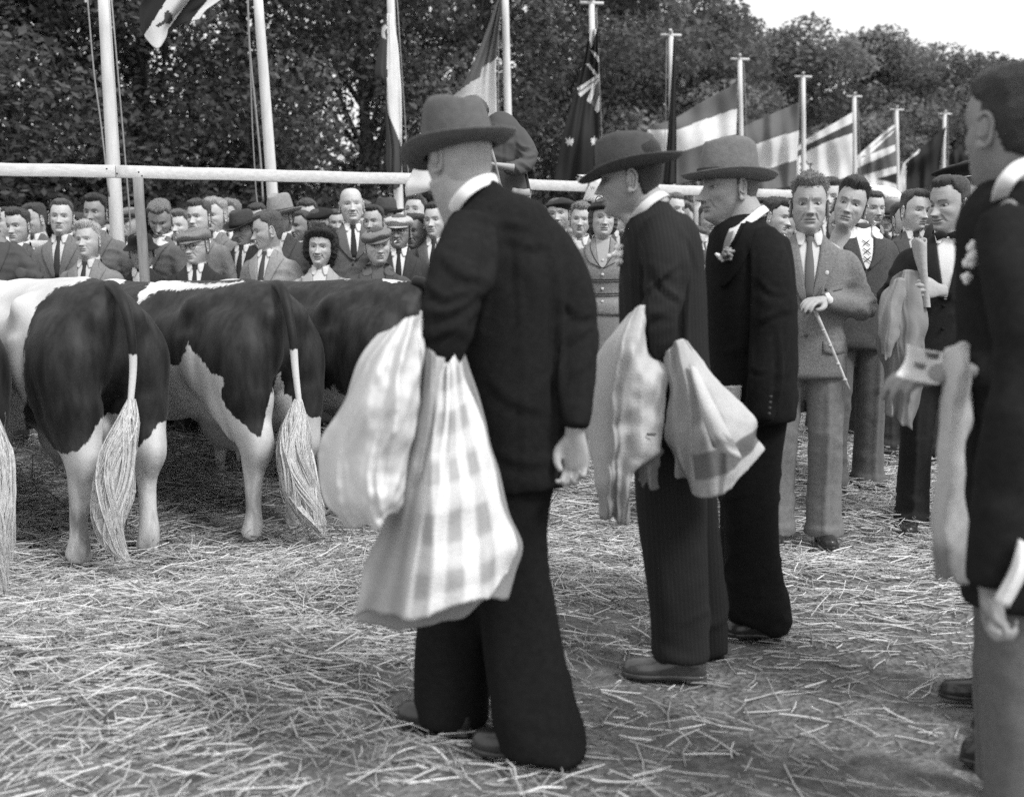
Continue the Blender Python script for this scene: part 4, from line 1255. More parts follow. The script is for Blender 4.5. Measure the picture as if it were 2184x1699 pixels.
def shoe(mb, heel, toe, w=.048, h=.07):
    """leather lace-up between heel and toe points on the ground: upper, welted sole, heel block, laces"""
    heel = np.asarray(heel, float); toe = np.asarray(toe, float); d = toe - heel; Ln = np.linalg.norm(d[:2]); f = nrm(np.array([d[0], d[1], 0])); s = np.array([f[1], -f[0], 0]); u = np.array([0, 0, 1.])
    k = h / .07
    def at(t): c = heel + f * Ln * t; c[2] = heel[2] + (toe[2] - heel[2]) * t; return c
    rings = []; a = np.linspace(0, 2 * PI, 20, endpoint=False)
    for t, hw, hh in ((.01, .45, .060), (.04, .62, .068), (.12, .70, .080), (.24, .70, .092), (.34, .68, .086), (.44, .74, .068), (.55, .84, .052), (.68, .92, .043), (.80, .88, .041), (.90, .74, .038), (.96, .52, .031), (.99, .25, .022)):
        y = np.where(np.sin(a) > 0, np.abs(np.sin(a)) ** .8 * hh * k, np.sin(a) * .004)
        x = np.sign(np.cos(a)) * np.abs(np.cos(a)) ** .8 * w * hw * (1 - .35 * np.clip(np.sin(a), 0, 1) * (t < .5))
        rings.append(at(t) + s * x[:, None] + u * (y + .016)[:, None])
    mb.rings(catmull(np.array(rings).reshape(len(rings), -1), 2).reshape(-1, 20, 3))
    # sole
    out = []
    for z0 in (.004, .006, .015, .017):
        ring = []
        for t, hw in ((.0, .5), (.05, .72), (.15, .78), (.35, .70), (.5, .80), (.68, 1.0), (.82, .96), (.93, .74), (1.0, .35)):
            ring.append((t, hw))
        L_ = [at(t) + s * w * hw * (1.0 if .005 < z0 < .016 else .96) + u * z0 for t, hw in ring]; R_ = [at(t) - s * w * hw * (1.0 if .005 < z0 < .016 else .96) + u * z0 for t, hw in ring[::-1]]
        out.append(np.array(L_ + R_))
    mb.rings(out)
    mb.box(at(.12) - u * .004, (w * .70, Ln * .12, .010), np.stack([s, f, u], 1))
    for t in (.36, .42, .48): mb.tube([at(t) - s * w * .35 + u * (.083 - (t - .36) * .22) * k, at(t) + u * (.092 - (t - .36) * .22) * k, at(t) + s * w * .35 + u * (.083 - (t - .36) * .22) * k], .0022, 5, 1, 2, (0, 0, 1), sub=2)
    return mb

LEATHER = M('black_shoe_leather', 0.025, 0.28, 0.3, 20, 0.1, 60, 0.5)
BROWNL = M('brown_shoe_leather', 0.06, 0.35, 0.3, 20, 0.15, 60, 0.5)
SHIRT = cloth(0.70, 'cotton')

def cast_patch(bvh, poly, nu, nv, off, frm, back=False):
    """project a patch given in (x, z) of the person's front frame on the garment; poly = 4 polylines -> rows of points"""
    rows = catmull2(poly, nu, nv)
    out = np.zeros((rows.shape[0], rows.shape[1], 3))
    o, xa, ya, za = frm
    for i in range(rows.shape[0]):
        last = None
        for j in range(rows.shape[1]):
            x, z = rows[i, j][:2]
            st = o + xa * x + za * z + ya * .6
            hit, nn, idx, dist = bvh.ray_cast(Vector(st), Vector(-ya), 1.2)
            if hit is None:
                p = o + xa * x + za * z + ya * (last if last is not None else .08)
            else:
                p = np.array(hit); last = float((p - o - xa * x - za * z) @ ya)
            out[i, j] = p + ya * off
    return out

def catmull2(rows, nu, nv):
    A = np.asarray(rows, float)
    A = np.stack([catmull(r, nu) for r in A])
    return np.stack([catmull(A[:, j], nv) for j in range(A.shape[1])], 1)

def patch(mb, grid, thick, back_dir):
    """closed slab from a grid of points"""
    g = np.asarray(grid); nr, nc = g.shape[:2]
    b = g + back_dir * thick
    V = np.concatenate([g.reshape(-1, 3), b.reshape(-1, 3)]); n = nr * nc
    q = quadgrid(nr, nc)
    Q = [q, q[:, ::-1] + n]
    idx = np.concatenate([np.arange(nc), (np.arange(1, nr)) * nc + nc - 1, (nr - 1) * nc + np.arange(nc - 2, -1, -1), np.arange(nr - 2, 0, -1) * nc])
    j = np.roll(idx, -1)
    Q.append(np.stack([idx, idx + n, j + n, j], 1))
    return mb.add(V, np.concatenate(Q))
# ================================================================== a clothed standing figure, used for everybody in the crowd
def limb_pts(a, b, bend): return [a, (np.asarray(a) + b) / 2 + bend, b]

_cache = {}
def trouser_shape(k, female=False):
    key = ('tr', k, female)
    if key in _cache: return _cache[key]
    mb = MB()
    if female:
        mb.tube([(0, 0, 1.0), (0, 0, .85), (0, 0, .6), (0, 0, .40)], [.150, .17, .18, .19], 30, .72, 2.3, (0, 1, 0), sub=3)
        for s_ in (-1, 1): mb.tube([(s_ * .07, 0, .5), (s_ * .07, -.02, .3), (s_ * .07, 0, .1), (s_ * .07, .02, .04)], [.06, .055, .035, .035], 14, 1, 2, (0, 1, 0), sub=3)
    else:
        rs = np.random.RandomState(k)
        sh = rs.uniform(-.03, .03, 2); kn = rs.uniform(.0, .035, 2)
        for i, s_ in enumerate((-1, 1)):
            mb.tube([(s_ * .085, .0, .97), (s_ * .095, .0, .85), (s_ * .10, .01 + kn[i] * .6, .68), (s_ * .105, .015 + kn[i], .50), (s_ * .11, .0 + sh[i] * .5, .30), (s_ * .112, -.005 + sh[i], .12), (s_ * .112, .0 + sh[i], .035)],
                    [.100, .102, .090, .082, .080, .084, .088], 30, [1.0, 1.02, 1.02, 1.02, 1.08, 1.2, 1.25], 2.05, (0, 1, 0), sub=3)
            mb.tube([(s_ * .112, .0 + sh[i], .085), (s_ * .112, .0 + sh[i], .032)], [.0935, .0945], 30, [1.22, 1.24], 2.05, (0, 1, 0))
        mb.tube([(0, 0, .80), (0, 0, .95), (0, 0, 1.02)], [.155, .16, .155], 24, [.68, .68, .65], 2.3, (0, 1, 0), sub=2)
    V, Q, T = remesh(mb, .0125, 2, .5)
    if not female:
        N_ = normals_of(V, Q, T)
        # pressed crease down the front and folds above the shoe
        for s_ in (-1, 1):
            V[:, 1] += .014 * _gs(V[:, 0] - s_ * .108, .010) * (V[:, 1] > 0) * _ss(.9, .7, V[:, 2]) * _ss(.0, .1, V[:, 2])
        V = V + N_ * (.007 * fbm(V * [9, 9, 20] + k * 5, 2) * _ss(.36, .16, V[:, 2]))[:, None]
        V = V + N_ * (.005 * fbm(V * [10, 10, 24] + k * 9, 2) * _gs(V[:, 2] - .52, .10))[:, None]
        V = wrinkle(V, N_, .003, k)
    _cache[key] = (V, Q, T)
    return _cache[key]

def jacket_shape(arms, fat, sd, female=False, hem=.80, leanf=0.0):
    """arms: ((elbow L),(wrist L),(elbow R),(wrist R)) in body space. returns remeshed (V,Q,T)"""
    key = (arms, round(fat, 2), female, hem, leanf, sd % 3)
    if key in _cache: return _cache[key]
    k = 1 + fat * .16
    mb = MB()
    w = .93 if female else 1.0
    waist = .84 if female else 1.0
    rows = [(hem, .190, .68), (hem + .10, .186, .68), (1.0, .176 * waist, .70), (1.12, .172 * waist, .70 * (1.08 if female else 1)), (1.24, .180, .66 * (1.12 if female else 1)), (1.33, .182, .60), (1.385, .165, .56), (1.43, .125, .60), (1.46, .090, .72), (1.495, .066, .92)]
    belly = [(.0 if z > 1.3 else .02 * fat) for z, _, _ in rows]
    pts = [(0, .0 + bl + .012 + leanf * max(0, z - .9), z) for (z, _, _), bl in zip(rows, belly)]
    rad = [r * w * (k if z < 1.35 else 1 + fat * .08) for z, r, _ in rows]
    rat = [q_ * (1 + fat * .25 * (z < 1.3)) for z, _, q_ in rows]
    mb.tube(pts, rad, 40, rat, 2.5, (0, 1, 0), sub=3)
    for s_, el, wr in ((-1, arms[0], arms[1]), (1, arms[2], arms[3])):
        sh = np.array([s_ * .135 * w * (1 + fat * .06), -.004 + leanf * .5, 1.372]); el = np.array(el, float); wr = np.array(wr, float)
        sh2 = np.array([s_ * .180 * w * (1 + fat * .06), -.005 + leanf * .48, 1.345])
        mb.tube([sh, sh2, (sh2 + el) / 2, el, (el + wr) / 2, wr], np.array([.050, .060, .060, .057, .053, .047]) * (1 + fat * .1) * w, 18, [.9, 1, 1, 1, 1, .9], 2.1, (0.3, 1, 0.2), sub=3)
    V, Q, T = remesh(mb, .0135, 5, .5)
    N_ = normals_of(V, Q, T)
    arm = _ss(.16, .22, np.abs(V[:, 0])) * _ss(1.42, 1.30, V[:, 2])
    ell = min(_g for _g in [1.0])
    near_el = np.maximum(_gs(np.linalg.norm(V - np.array(arms[0]), axis=1), .11), _gs(np.linalg.norm(V - np.array(arms[2]), axis=1), .11))
    V = wrinkle(V, N_, .0065, sd % 3, (8, 8, 12))
    V = V + N_ * (near_el * .021 * fbm(V * [16, 16, 34] + sd, 2))[:, None]
    V = laplace(V, edges_of(Q, T), 1, .4)
    _cache[key] = (V, Q, T, BVHTree.FromPolygons([Vector(v) for v in V], [tuple(f) for f in Q] + [tuple(f) for f in T]))
    return _cache[key]

ARMS = {
    'down': ((-.245, -.03, 1.10), (-.255, .04, .86), (.245, -.03, 1.10), (.255, .04, .86)),
    'cross': ((-.250, .02, 1.11), (-.02, .19, 1.12), (.250, .02, 1.11), (.02, .20, 1.15)),
    'front': ((-.245, .0, 1.10), (-.13, .22, 1.03), (.245, .0, 1.10), (.13, .22, 1.03)),
    'lean': ((-.28, .10, 1.15), (-.16, .30, 1.20), (.28, .10, 1.15), (.16, .30, 1.20)),
}

def person(label, px, py, d, face_px=None, yaw=0.0, hyaw=None, hpitch=0.0, hroll=0.0, sd=1, H=None, fat=0.0, rise=0.0, arms='down', jacket=0.12, kindc='wool', shirt=SHIRT, tie=.04, open_collar=False, lapels=True,
           legs=True, group='spectators crowded behind the cows and the rail', hands=False, female=False, hem=.80, trousers=.05, lean=0.0, scale=None, legcut=None, hd=(0, 0, 0), vdeep=1.15, collar_pts=True, custom=None, **hk):
    """px, py = photo position of the middle of the head. The figure is a person of natural size at distance d, scaled a few percent."""
    hyaw = yaw if hyaw is None else hyaw
    s = scale or 1.0
    hc = P(px, py, d)                                   # head centre wanted
    Ry = rotm(yaw)
    gz = float(Hg(hc[0], hc[1])) + .02 + rise
    hl = np.array([0, lean * .55 + .02, 1.605]) + np.array(hd)      # head centre in body space
    sz = (hc[2] - gz) / hl[2]
    # clamp the build so that nobody is a giant: the feet may stand a little higher or lower in the straw
    if sz > 1.06 * s: gz = hc[2] - 1.06 * s * hl[2]; sz = 1.06 * s
    if sz < .90 * s: gz = hc[2] - .90 * s * hl[2]; sz = .90 * s
    base = hc - (Ry @ hl) * sz; base[2] = gz
    e = empty('person', base, 0, label, 'person', group)
    A = ARMS[arms] if isinstance(arms, str) else arms
    def out(V): return (np.asarray(V) * sz) @ Ry.T + base
    V, Q, T, bvh = jacket_shape(tuple(map(tuple, A)), fat, sd, female, hem, lean)
    if legcut is not None: pass
    jm = cloth(jacket, kindc)
    j = MB().add(out(V), Q, T).build('jacket', jm, e)
    o0 = np.array([0, 0, 0.]); frm = (o0, np.array([1., 0, 0]), np.array([0, 1., 0]), np.array([0, 0, 1.]))
    yd = frm[2]
    # shirt front, tie, lapels, collar
    vb = vdeep
    g = cast_patch(bvh, [[(-.062, 1.482), (0, 1.462), (.062, 1.482)], [(-.050, 1.40), (0, 1.40), (.050, 1.40)], [(-.030, 1.29), (0, 1.29), (.030, 1.29)], [(-.006, vb), (0, vb), (.006, vb)]], 4, 5, .003, frm)
    patch(MB(), g, .002, -yd)
    mb = MB(); patch(mb, g, .006, -yd); V_, Q_, T_ = mb.data()
    MB().add(out(V_), Q_, T_).build('shirt_front', shirt, e)
    if tie is not None:
        g = cast_patch(bvh, [[(-.014, 1.470), (0, 1.470), (.014, 1.470)], [(-.017, 1.452), (0, 1.45), (.017, 1.452)], [(-.011, 1.432), (0, 1.432), (.011, 1.432)], [(-.020, 1.33), (0, 1.33), (.020, 1.33)], [(-.021, vb + .02), (0, vb + .02), (.021, vb + .02)]], 3, 4, .008, frm)
        g[:, :, 1] += .006 * np.cos(np.linspace(-1, 1, g.shape[1]) * 1.4)[None]
        mb = MB(); patch(mb, g, .006, -yd); V_, Q_, T_ = mb.data()
        MB().add(out(V_), Q_, T_).build('tie', cloth(tie, 'cotton'), e)
    if lapels:
        for s_ in (-1, 1):
            rows = [[(.056, 1.485), (.066, 1.480), (.080, 1.470)], [(.050, 1.425), (.076, 1.42), (.098, 1.425)], [(.048, 1.400), (.088, 1.400), (.134, 1.412)], [(.034, 1.31), (.070, 1.31), (.106, 1.32)], [(.006, vb), (.018, vb), (.030, vb + .012)]]
            rows = [[(s_ * a, b) for a, b in r] for r in rows]
            g = cast_patch(bvh, rows, 3, 4, .011, frm)
            mb = MB(); patch(mb, g, .010, -yd); V_, Q_, T_ = mb.data()
            lp = MB().add(out(V_), Q_, T_).build('lapel', jm, e)
        for bz in (vb - .03, vb - .14):
            if female: break
            g = cast_patch(bvh, [[(.008, bz)]], 1, 1, .006, frm)[0, 0]
            V_, Q_, T_ = MB().ellipsoid(g, (.009, .004, .009), 10, 6).data()
            MB().add(out(V_), Q_, T_).build('button', cloth(jacket * .45, 'cotton'), e)
    # shirt collar round the neck
    th = np.linspace(0, 2 * PI, 36, endpoint=False)
    ly = lean * .55
    def ring(r, z0, tilt, dy=0.0): r *= .95; return np.stack([np.cos(th) * r * 1.0, -.012 + ly + dy + np.sin(th) * r * 1.05, z0 - tilt * np.sin(th)], -1)
    mb = MB().rings([ring(.063, 1.462, .024), ring(.0655, 1.485, .022), ring(.0645, 1.508, .020), ring(.061, 1.508, .020), ring(.060, 1.470, .024)], False, False)
    V_, Q_, T_ = mb.data(); MB().add(out(V_), Q_, T_).build('shirt_collar', shirt, e)
    if collar_pts:
        for s_ in (-1, 1):
            if open_collar:
                rows = [[(s_ * .050, 1.505), (s_ * .062, 1.50)], [(s_ * .048, 1.47), (s_ * .095, 1.468)], [(s_ * .040, 1.43), (s_ * .115, 1.425)], [(s_ * .060, 1.41), (s_ * .100, 1.405)]]
            else:
                rows = [[(s_ * .020, 1.482), (s_ * .058, 1.497)], [(s_ * .022, 1.455), (s_ * .060, 1.47)], [(s_ * .036, 1.425), (s_ * .052, 1.43)]]
            g = cast_patch(bvh, rows, 4, 4, .013 if open_collar else .012, frm)
            mb = MB(); patch(mb, g, .003, -yd); V_, Q_, T_ = mb.data()
            MB().add(out(V_), Q_, T_).build('collar_point', shirt, e)
    # jacket collar behind the neck
    a2 = np.linspace(R(-15), R(-165), 20)
    def arc(r, z): return np.stack([np.cos(a2) * r, -.014 + ly + np.sin(a2) * r * 1.08, z + .0 * a2 + .012 * np.sin(a2) * -1 * .6], -1)
    g = np.array([arc(.078, 1.452), arc(.074, 1.480), arc(.070, 1.496), arc(.067, 1.490)])
    mb = MB(); patch(mb, g, .004, np.array([0, 0, -1.])); V_, Q_, T_ = mb.data()
    MB().add(out(V_), Q_, T_).build('jacket_collar', jm, e)
    # hands belong to the one body skin
    ex = None
    hands_l = []
    if hands:
        for s_, el, wr in ((-1, A[0], A[1]), (1, A[2], A[3])):
            dirn = nrm(np.array(wr) - np.array(el))
            dirn2 = nrm(dirn + np.array([0, .1, -.15]))
            V_, Q_, T_ = hand_at(np.array(wr) + dirn * .02, dirn2, (-s_, 0, 0) if arms == 'down' else (0, -.3, -1), side=-s_, curl=.45, thumb=.5)
            hands_l.append((out(V_), Q_, T_))
            shp = np.array([s_ * .12, 0, 1.40])
            V_, Q_, T_ = MB().tube([(0, -.005, 1.44), (s_ * .06, -.005, 1.42), shp, (shp + el) / 2, el, (np.array(el) + wr) / 2, wr], [.045, .040, .036, .036, .032, .028, .024], 10, 1, 2, (.3, 1, .2), sub=2).data()
            hands_l.append((out(V_), Q_, T_))
        V_, Q_, T_ = MB().tube([(0, -.012 + lean * .5, 1.40), (0, -.012 + lean * .55, 1.46)], .05, 14).data(); hands_l.append((out(V_), Q_, T_))
        ex = smooth_hand(hands_l, .005)
    # head
    hk['female'] = 1.0 if female else 0.0
    rv = np.random.RandomState(sd * 13 + 5)
    for k_, lo, hi in (('jaw', .86, 1.14), ('nose', .85, 1.25), ('wide', .90, 1.0), ('fatf', .0, .5), ('age', .1, .9), ('brow', .2, .95)):
        v_ = rv.uniform(lo, hi)
        if k_ == 'fatf': hk.setdefault('fat', v_)
        else: hk.setdefault(k_, v_)
    hk.setdefault('smile', rv.choice([0, 0, 0, .3, .5])); hk.setdefault('skin', round(rv.uniform(.40, .52), 2))
    if group and 'spectators' in group: hyaw += rv.normal(0, .10); hroll += rv.normal(0, .05); hpitch += rv.normal(0, .05)
    Rh = rotm(hyaw, hpitch, hroll)
    add_head(e, hc, Rh, sz * hk.pop('hs', 1.10), sd, extra_body=ex, **hk)
    # neck inside the collar keeps head and body joined when the head is turned
    if legs:
        tr = cloth(trousers, 'wool')
        V_, Q_, T_ = trouser_shape(sd % 4, female)
        MB().add(out(V_), Q_, T_).build('trousers' if not female else 'skirt', tr, e)
        for s_ in (-1, 1):
            m2 = MB(); shoe(m2, (s_ * .11, -.08, .0), (s_ * .13, .20, .0)); V_, Q_, T_ = m2.data()
            MB().add(out(V_), Q_, T_).build('shoe', LEATHER, e)
    if custom: custom(e, out, bvh, frm, Rh, hc, sz)
    return e
# ================================================================== THE CROWD BEHIND THE COWS (left)
# photo x, y of the head's middle, distance
def c7(x, y): return (101 + x * .16956, 390.5 + y * .16956)
def c8(x, y): return (437.6 + x * .2312, 390.5 + y * .2312)
G1 = 'spectators crowded behind the cows and the rail'
T180 = PI
person('man cut by the left edge in a dark work jacket, leaning on the rail', -28, 455, 6.9, yaw=PI + .5, hyaw=PI + .7, hpitch=.2, sd=10, hair='short', hairv=.05, jacket=.07, kindc='cotton', arms='lean', shirt=cloth(.2, 'cotton'), tie=None, open_collar=True, age=.5)
person('dark-haired man with narrow face at the far left edge, seen over the work jacket', 38, 486, 7.7, yaw=PI - .1, sd=11, hair='wavy', hairv=.06, jacket=.10, age=.4)
person('man in a grey suit with a slanting striped tie left of the fair-haired boy', 131, 468, 7.5, yaw=PI, hyaw=PI + .15, sd=12, hair='combed', hairv=.10, jacket=.17, shirt=cloth(.6, 'cotton'), tie=.05, age=.5)
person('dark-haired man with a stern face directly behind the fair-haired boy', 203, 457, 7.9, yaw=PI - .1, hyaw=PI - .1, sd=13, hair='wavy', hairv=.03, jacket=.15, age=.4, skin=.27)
person('fair-haired boy in a grey jacket and dark tie standing at the front', 188, 517, 7.05, yaw=PI - .08, hyaw=PI - .05, sd=14, hair='quiff', hairv=.42, jacket=.20, shirt=cloth(.5, 'cotton'), tie=.035, jaw=.9, age=.25, hs=1.04, wide=.96)
person('old man in a black soft hat half hidden by the wooden fence post', 302, 538, 7.2, yaw=PI + .05, hyaw=PI + .05, hpitch=.12, sd=15, hair='capped', hairv=.15, hat='softhat', hatv=.02, bandv=.02, jacket=.035, age=.9, tie=None, skin=.30)
person('young man with wind-blown light hair bowing his head behind the fence post', 342, 470, 7.7, yaw=PI - .7, hyaw=PI + .15, hpitch=.55, sd=16, hair='wavy', hairv=.20, jacket=.13, tie=None, open_collar=True, skin=.30)
person('man with thick brushed-back hair behind the man in the flat cap', 424, 468, 7.8, yaw=PI - .2, hyaw=PI - .2, sd=17, hair='wavy', hairv=.09, jacket=.22, tie=None, open_collar=True, jaw=1.1)
person('elderly man in a tweed flat cap and round glasses with dark suit', 418, 527, 7.1, yaw=PI + .1, hyaw=PI - .25, hpitch=.08, sd=18, hair='capped', hairv=.2, hat='cap', hatv=.20, glasses=True, jacket=.03, shirt=cloth(.55, 'cotton'), tie=.03, age=1.0, jaw=.95)
person('fair man smiling with face turned, just right of the brushed-back hair', 460, 463, 8.3, yaw=PI - .5, hyaw=PI - .5, sd=19, hair='wavy', hairv=.35, jacket=.2, smile=.6)
person('man with curly grey hair in the third row left of the dark trilby', 490, 465, 8.6, yaw=PI - .3, sd=20, hair='wavy', hairv=.22, jacket=.05, age=.7)
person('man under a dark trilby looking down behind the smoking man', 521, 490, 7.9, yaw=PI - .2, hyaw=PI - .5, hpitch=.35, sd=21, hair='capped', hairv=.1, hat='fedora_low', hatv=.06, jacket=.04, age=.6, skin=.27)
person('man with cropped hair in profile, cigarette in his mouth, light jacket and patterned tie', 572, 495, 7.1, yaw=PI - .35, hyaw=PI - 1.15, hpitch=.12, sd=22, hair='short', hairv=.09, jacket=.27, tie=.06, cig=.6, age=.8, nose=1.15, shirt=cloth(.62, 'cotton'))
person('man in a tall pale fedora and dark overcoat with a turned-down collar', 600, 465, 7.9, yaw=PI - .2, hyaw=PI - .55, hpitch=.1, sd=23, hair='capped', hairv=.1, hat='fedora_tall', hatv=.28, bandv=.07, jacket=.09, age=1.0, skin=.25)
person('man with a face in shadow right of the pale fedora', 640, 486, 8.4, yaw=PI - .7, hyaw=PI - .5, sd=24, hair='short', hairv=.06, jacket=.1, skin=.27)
person('man in a black beret behind the smiling woman', 680, 482, 8.1, yaw=PI, hyaw=PI + .1, hpitch=.2, sd=25, hair='capped', hairv=.06, hat='beret', hatv=.02, jacket=.08, fat=.6)
person('smiling young woman with dark curly hair in a light coat', 684, 532, 6.95, yaw=PI, hyaw=PI - .05, sd=26, hair='curly', hairv=.025, jacket=.36, kindc='cotton', female=1, smile=1.0, tie=None, lapels=True, shirt=cloth(.6, 'cotton'), open_collar=False, age=.25)
person('child with a small pale face between the beret and the bald man', 716, 478, 8.8, yaw=PI + .1, sd=27, hair='short', hairv=.08, jacket=.1, hs=.95, scale=.95)
person('tall bald man in a dark suit and tie towering over the row', 750, 441, 7.7, yaw=PI + .25, hyaw=PI + .12, sd=28, hair='bald', hairv=.5, jacket=.12, tie=.03, age=1.0, smile=.3, wide=.96, scale=1.06, vdeep=1.22)
person('dark-haired man peering out between the bald man and the workman', 797, 477, 8.2, yaw=PI - .1, hyaw=PI - .2, sd=29, hair='combed', hairv=.04, jacket=.1, fat=.3)
person('man under a dark hat at the back right of the bald man', 822, 462, 9.0, yaw=PI - .3, sd=30, hair='capped', hat='fedora_low', hatv=.07, hairv=.05, jacket=.06)
person('unshaven workman in a worn flat cap tilted to one side and a denim jacket', 806, 527, 6.9, yaw=PI + .12, hyaw=PI + .1, hpitch=.05, hroll=.06, sd=31, hair='capped', hairv=.08, hat='cap', hatv=.20, hattilt=(0, .22), jacket=.095, kindc='cotton', shirt=cloth(.13, 'cotton'), tie=None, open_collar=True, age=.7, nose=1.1, arms='lean')
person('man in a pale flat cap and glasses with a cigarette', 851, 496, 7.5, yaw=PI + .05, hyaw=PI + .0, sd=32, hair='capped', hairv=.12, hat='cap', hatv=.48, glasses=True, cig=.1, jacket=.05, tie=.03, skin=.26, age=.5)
person('man squinting upwards with wavy hair beside the white pole', 884, 458, 8.0, yaw=PI - .4, hyaw=PI - .3, hpitch=-.35, sd=33, hair='wavy', hairv=.10, jacket=.12, age=.5)
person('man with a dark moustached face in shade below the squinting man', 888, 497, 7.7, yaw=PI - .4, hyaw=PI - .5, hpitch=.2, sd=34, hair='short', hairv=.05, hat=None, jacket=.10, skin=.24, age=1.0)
person('young dark-haired man half hidden by the big dark shoulder', 928, 475, 7.6, yaw=PI - .1, hyaw=PI - .3, sd=35, hair='combed', hairv=.035, jacket=.12, smile=.3, jaw=.9)
# gap fillers at the back seen between the shoulders
person('man in the back row just right of the stern dark-haired man', 245, 500, 9.2, yaw=PI, sd=36, hair='short', hairv=.1, jacket=.12, legs=False)

# ---- behind, between the large men
G2 = 'spectators standing in the gap between the large men'
person('man in a black beret and tie looking straight ahead', 1190, 461, 7.7, yaw=PI - .1, hyaw=PI - .1, sd=40, hair='capped', hairv=.1, hat='beret', hatv=.03, hattilt=(0, -.15), jacket=.11, tie=.05, age=.8, group=G2, jaw=.9)
person('boy with fair brushed-up hair standing beside the woman in the black hat', 1238, 473, 7.5, yaw=PI - .15, hyaw=PI - .2, sd=41, hair='crew', hairv=.25, jacket=.26, tie=None, open_collar=False, group=G2, hs=1.0, jaw=.9)

def woman_suit(e, out, bvh, frm, Rh, hc, sz):
    # light skirt, buttons, braid lines and a dark bead necklace
    mb = MB()
    mb.tube([(0, 0, .98), (0, 0, .85), (0, 0, .6), (0, 0, .38)], [.158, .172, .18, .185], 28, .72, 2.3, (0, 1, 0), sub=3)
    V_, Q_, T_ = mb.data(); MB().add(out(V_), Q_, T_).build('skirt', cloth(.20, 'wool'), e)
    for z in (1.32, 1.22, 1.12, 1.03):
        V_, Q_, T_ = MB().ellipsoid(cast_patch(bvh, [[(0, z)]], 1, 1, .006, frm)[0, 0], (.011, .005, .011), 10, 6).data()
        MB().add(out(V_), Q_, T_).build('button', cloth(.6, 'cotton'), e)
    dark = cloth(.05, 'cotton')
    for z in (1.185, 1.168, 1.085, 1.068):
        g = cast_patch(bvh, [[(x, z + .02 * abs(x)) for x in np.linspace(-.13, .13, 9)]], 2, 1, .003, frm)[0]
        V_, Q_, T_ = MB().tube(g, .0032, 6, 1, 2, (0, 0, 1)).data()
        MB().add(out(V_), Q_, T_).build('braid_line', dark, e)
    for s_ in (-1, 1):
        g = cast_patch(bvh, [[(s_ * .088, 1.44), (s_ * .085, 1.40), (s_ * .06, 1.34), (s_ * .02, 1.28), (s_ * .004, 1.265)]], 4, 1, .012, frm)[0]
        V_, Q_, T_ = MB().tube(g, .003, 6, 1, 2, (0, 0, 1)).data()
        MB().add(out(V_), Q_, T_).build('braid_line', dark, e)
    a = np.linspace(0, 2 * PI, 40, endpoint=False)
    V_, Q_, T_ = MB().tube([(.058 * math.cos(t), -.008 + .062 * math.sin(t), 1.487 - .018 * math.sin(t)) for t in list(a) + [a[0]]], .0055, 6, 1, 2, (0, 0, 1)).data()
    MB().add(out(V_), Q_, T_).build('necklace', cloth(.02, 'cotton'), e)
person('woman in a black straw hat, dark necklace and light grey braided suit jacket', 1286, 470, 7.15, yaw=PI - .08, hyaw=PI - .02, sd=42, hair='bob', hairv=.12, hat='ladyhat', hatv=.025, bandv=.06, jacket=.24, kindc='tweed', female=1, age=.8, tie=None,
       shirt=NECKSKIN, collar_pts=False, hem=.93, group=G2, vdeep=1.27, custom=woman_suit, trousers=.2, jaw=1.1)
person('man with a lined face looking out from behind the woman, hand raised', 1376, 480, 8.6, yaw=PI - .4, hyaw=PI - .5, sd=43, hair='short', hairv=.08, jacket=.10, group=G2)
person('man seen from behind a raised arm, just over the pinstripe shoulder', 1436, 452, 8.4, yaw=PI + .4, hyaw=PI + .6, sd=44, hair='short', hairv=.14, jacket=.14, group=G2)
person('smiling man gripping the white fence post left of the round felt hat', 1512, 472, 8.9, yaw=PI + .1, hyaw=PI + .15, sd=45, hair='combed', hairv=.08, jacket=.13, smile=.7, tie=.03, group=G2)
person('man in a light jacket below the white fence post', 1478, 520, 8.2, yaw=PI + .6, hyaw=PI + .9, hpitch=.2, sd=46, hair='short', hairv=.1, jacket=.33, group=G2, tie=None)

# ---- right-hand group
G3 = 'spectators looking on at the right'
person('boy with dark wavy hair in profile right of the round felt hat', 1655, 465, 6.9, yaw=PI + .8, hyaw=PI + .9, hpitch=.25, sd=50, hair='wavy', hairv=.05, jacket=.25, tie=None, group=G3, hs=1.0)
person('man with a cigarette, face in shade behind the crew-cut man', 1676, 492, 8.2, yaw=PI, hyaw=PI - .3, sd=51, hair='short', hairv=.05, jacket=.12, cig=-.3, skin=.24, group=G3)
person('dark-haired man mostly hidden behind the crew-cut head', 1768, 425, 8.3, yaw=PI - .2, sd=52, hair='wavy', hairv=.06, jacket=.08, group=G3)
person('smiling boy in round spectacles squeezed between two taller men', 1790, 478, 7.2, yaw=PI - .3, hyaw=PI - .25, hpitch=.1, hroll=-.2, sd=53, hair='short', hairv=.04, glasses=True, smile=.9, jacket=.10, group=G3, fat=.5, hs=1.05)
person('man at the back behind the tilted white collar', 1862, 450, 8.0, yaw=PI + .3, sd=54, hair='short', hairv=.06, jacket=.08, group=G3)
person('young man with combed dark hair and pursed lips left of the bow-tie man', 1951, 453, 6.7, yaw=PI - .1, hyaw=PI + .35, hpitch=.05, sd=55, hair='combed', hairv=.07, jacket=.09, tie=.05, group=G3, jaw=.95, fat=.3)
person('boy in the back row low between two shoulders', 1928, 470, 7.8, yaw=PI, sd=56, hair='short', hairv=.05, jacket=.06, group=G3)
person('officer in a black peaked cap with a badge behind the bow-tie man', 2052, 400, 6.6, yaw=PI + .5, hyaw=PI + .7, sd=57, hair='capped', hairv=.05, hat='peaked', hatv=.018, bandv=.02, jacket=.04, group=G3, hs=1.12)
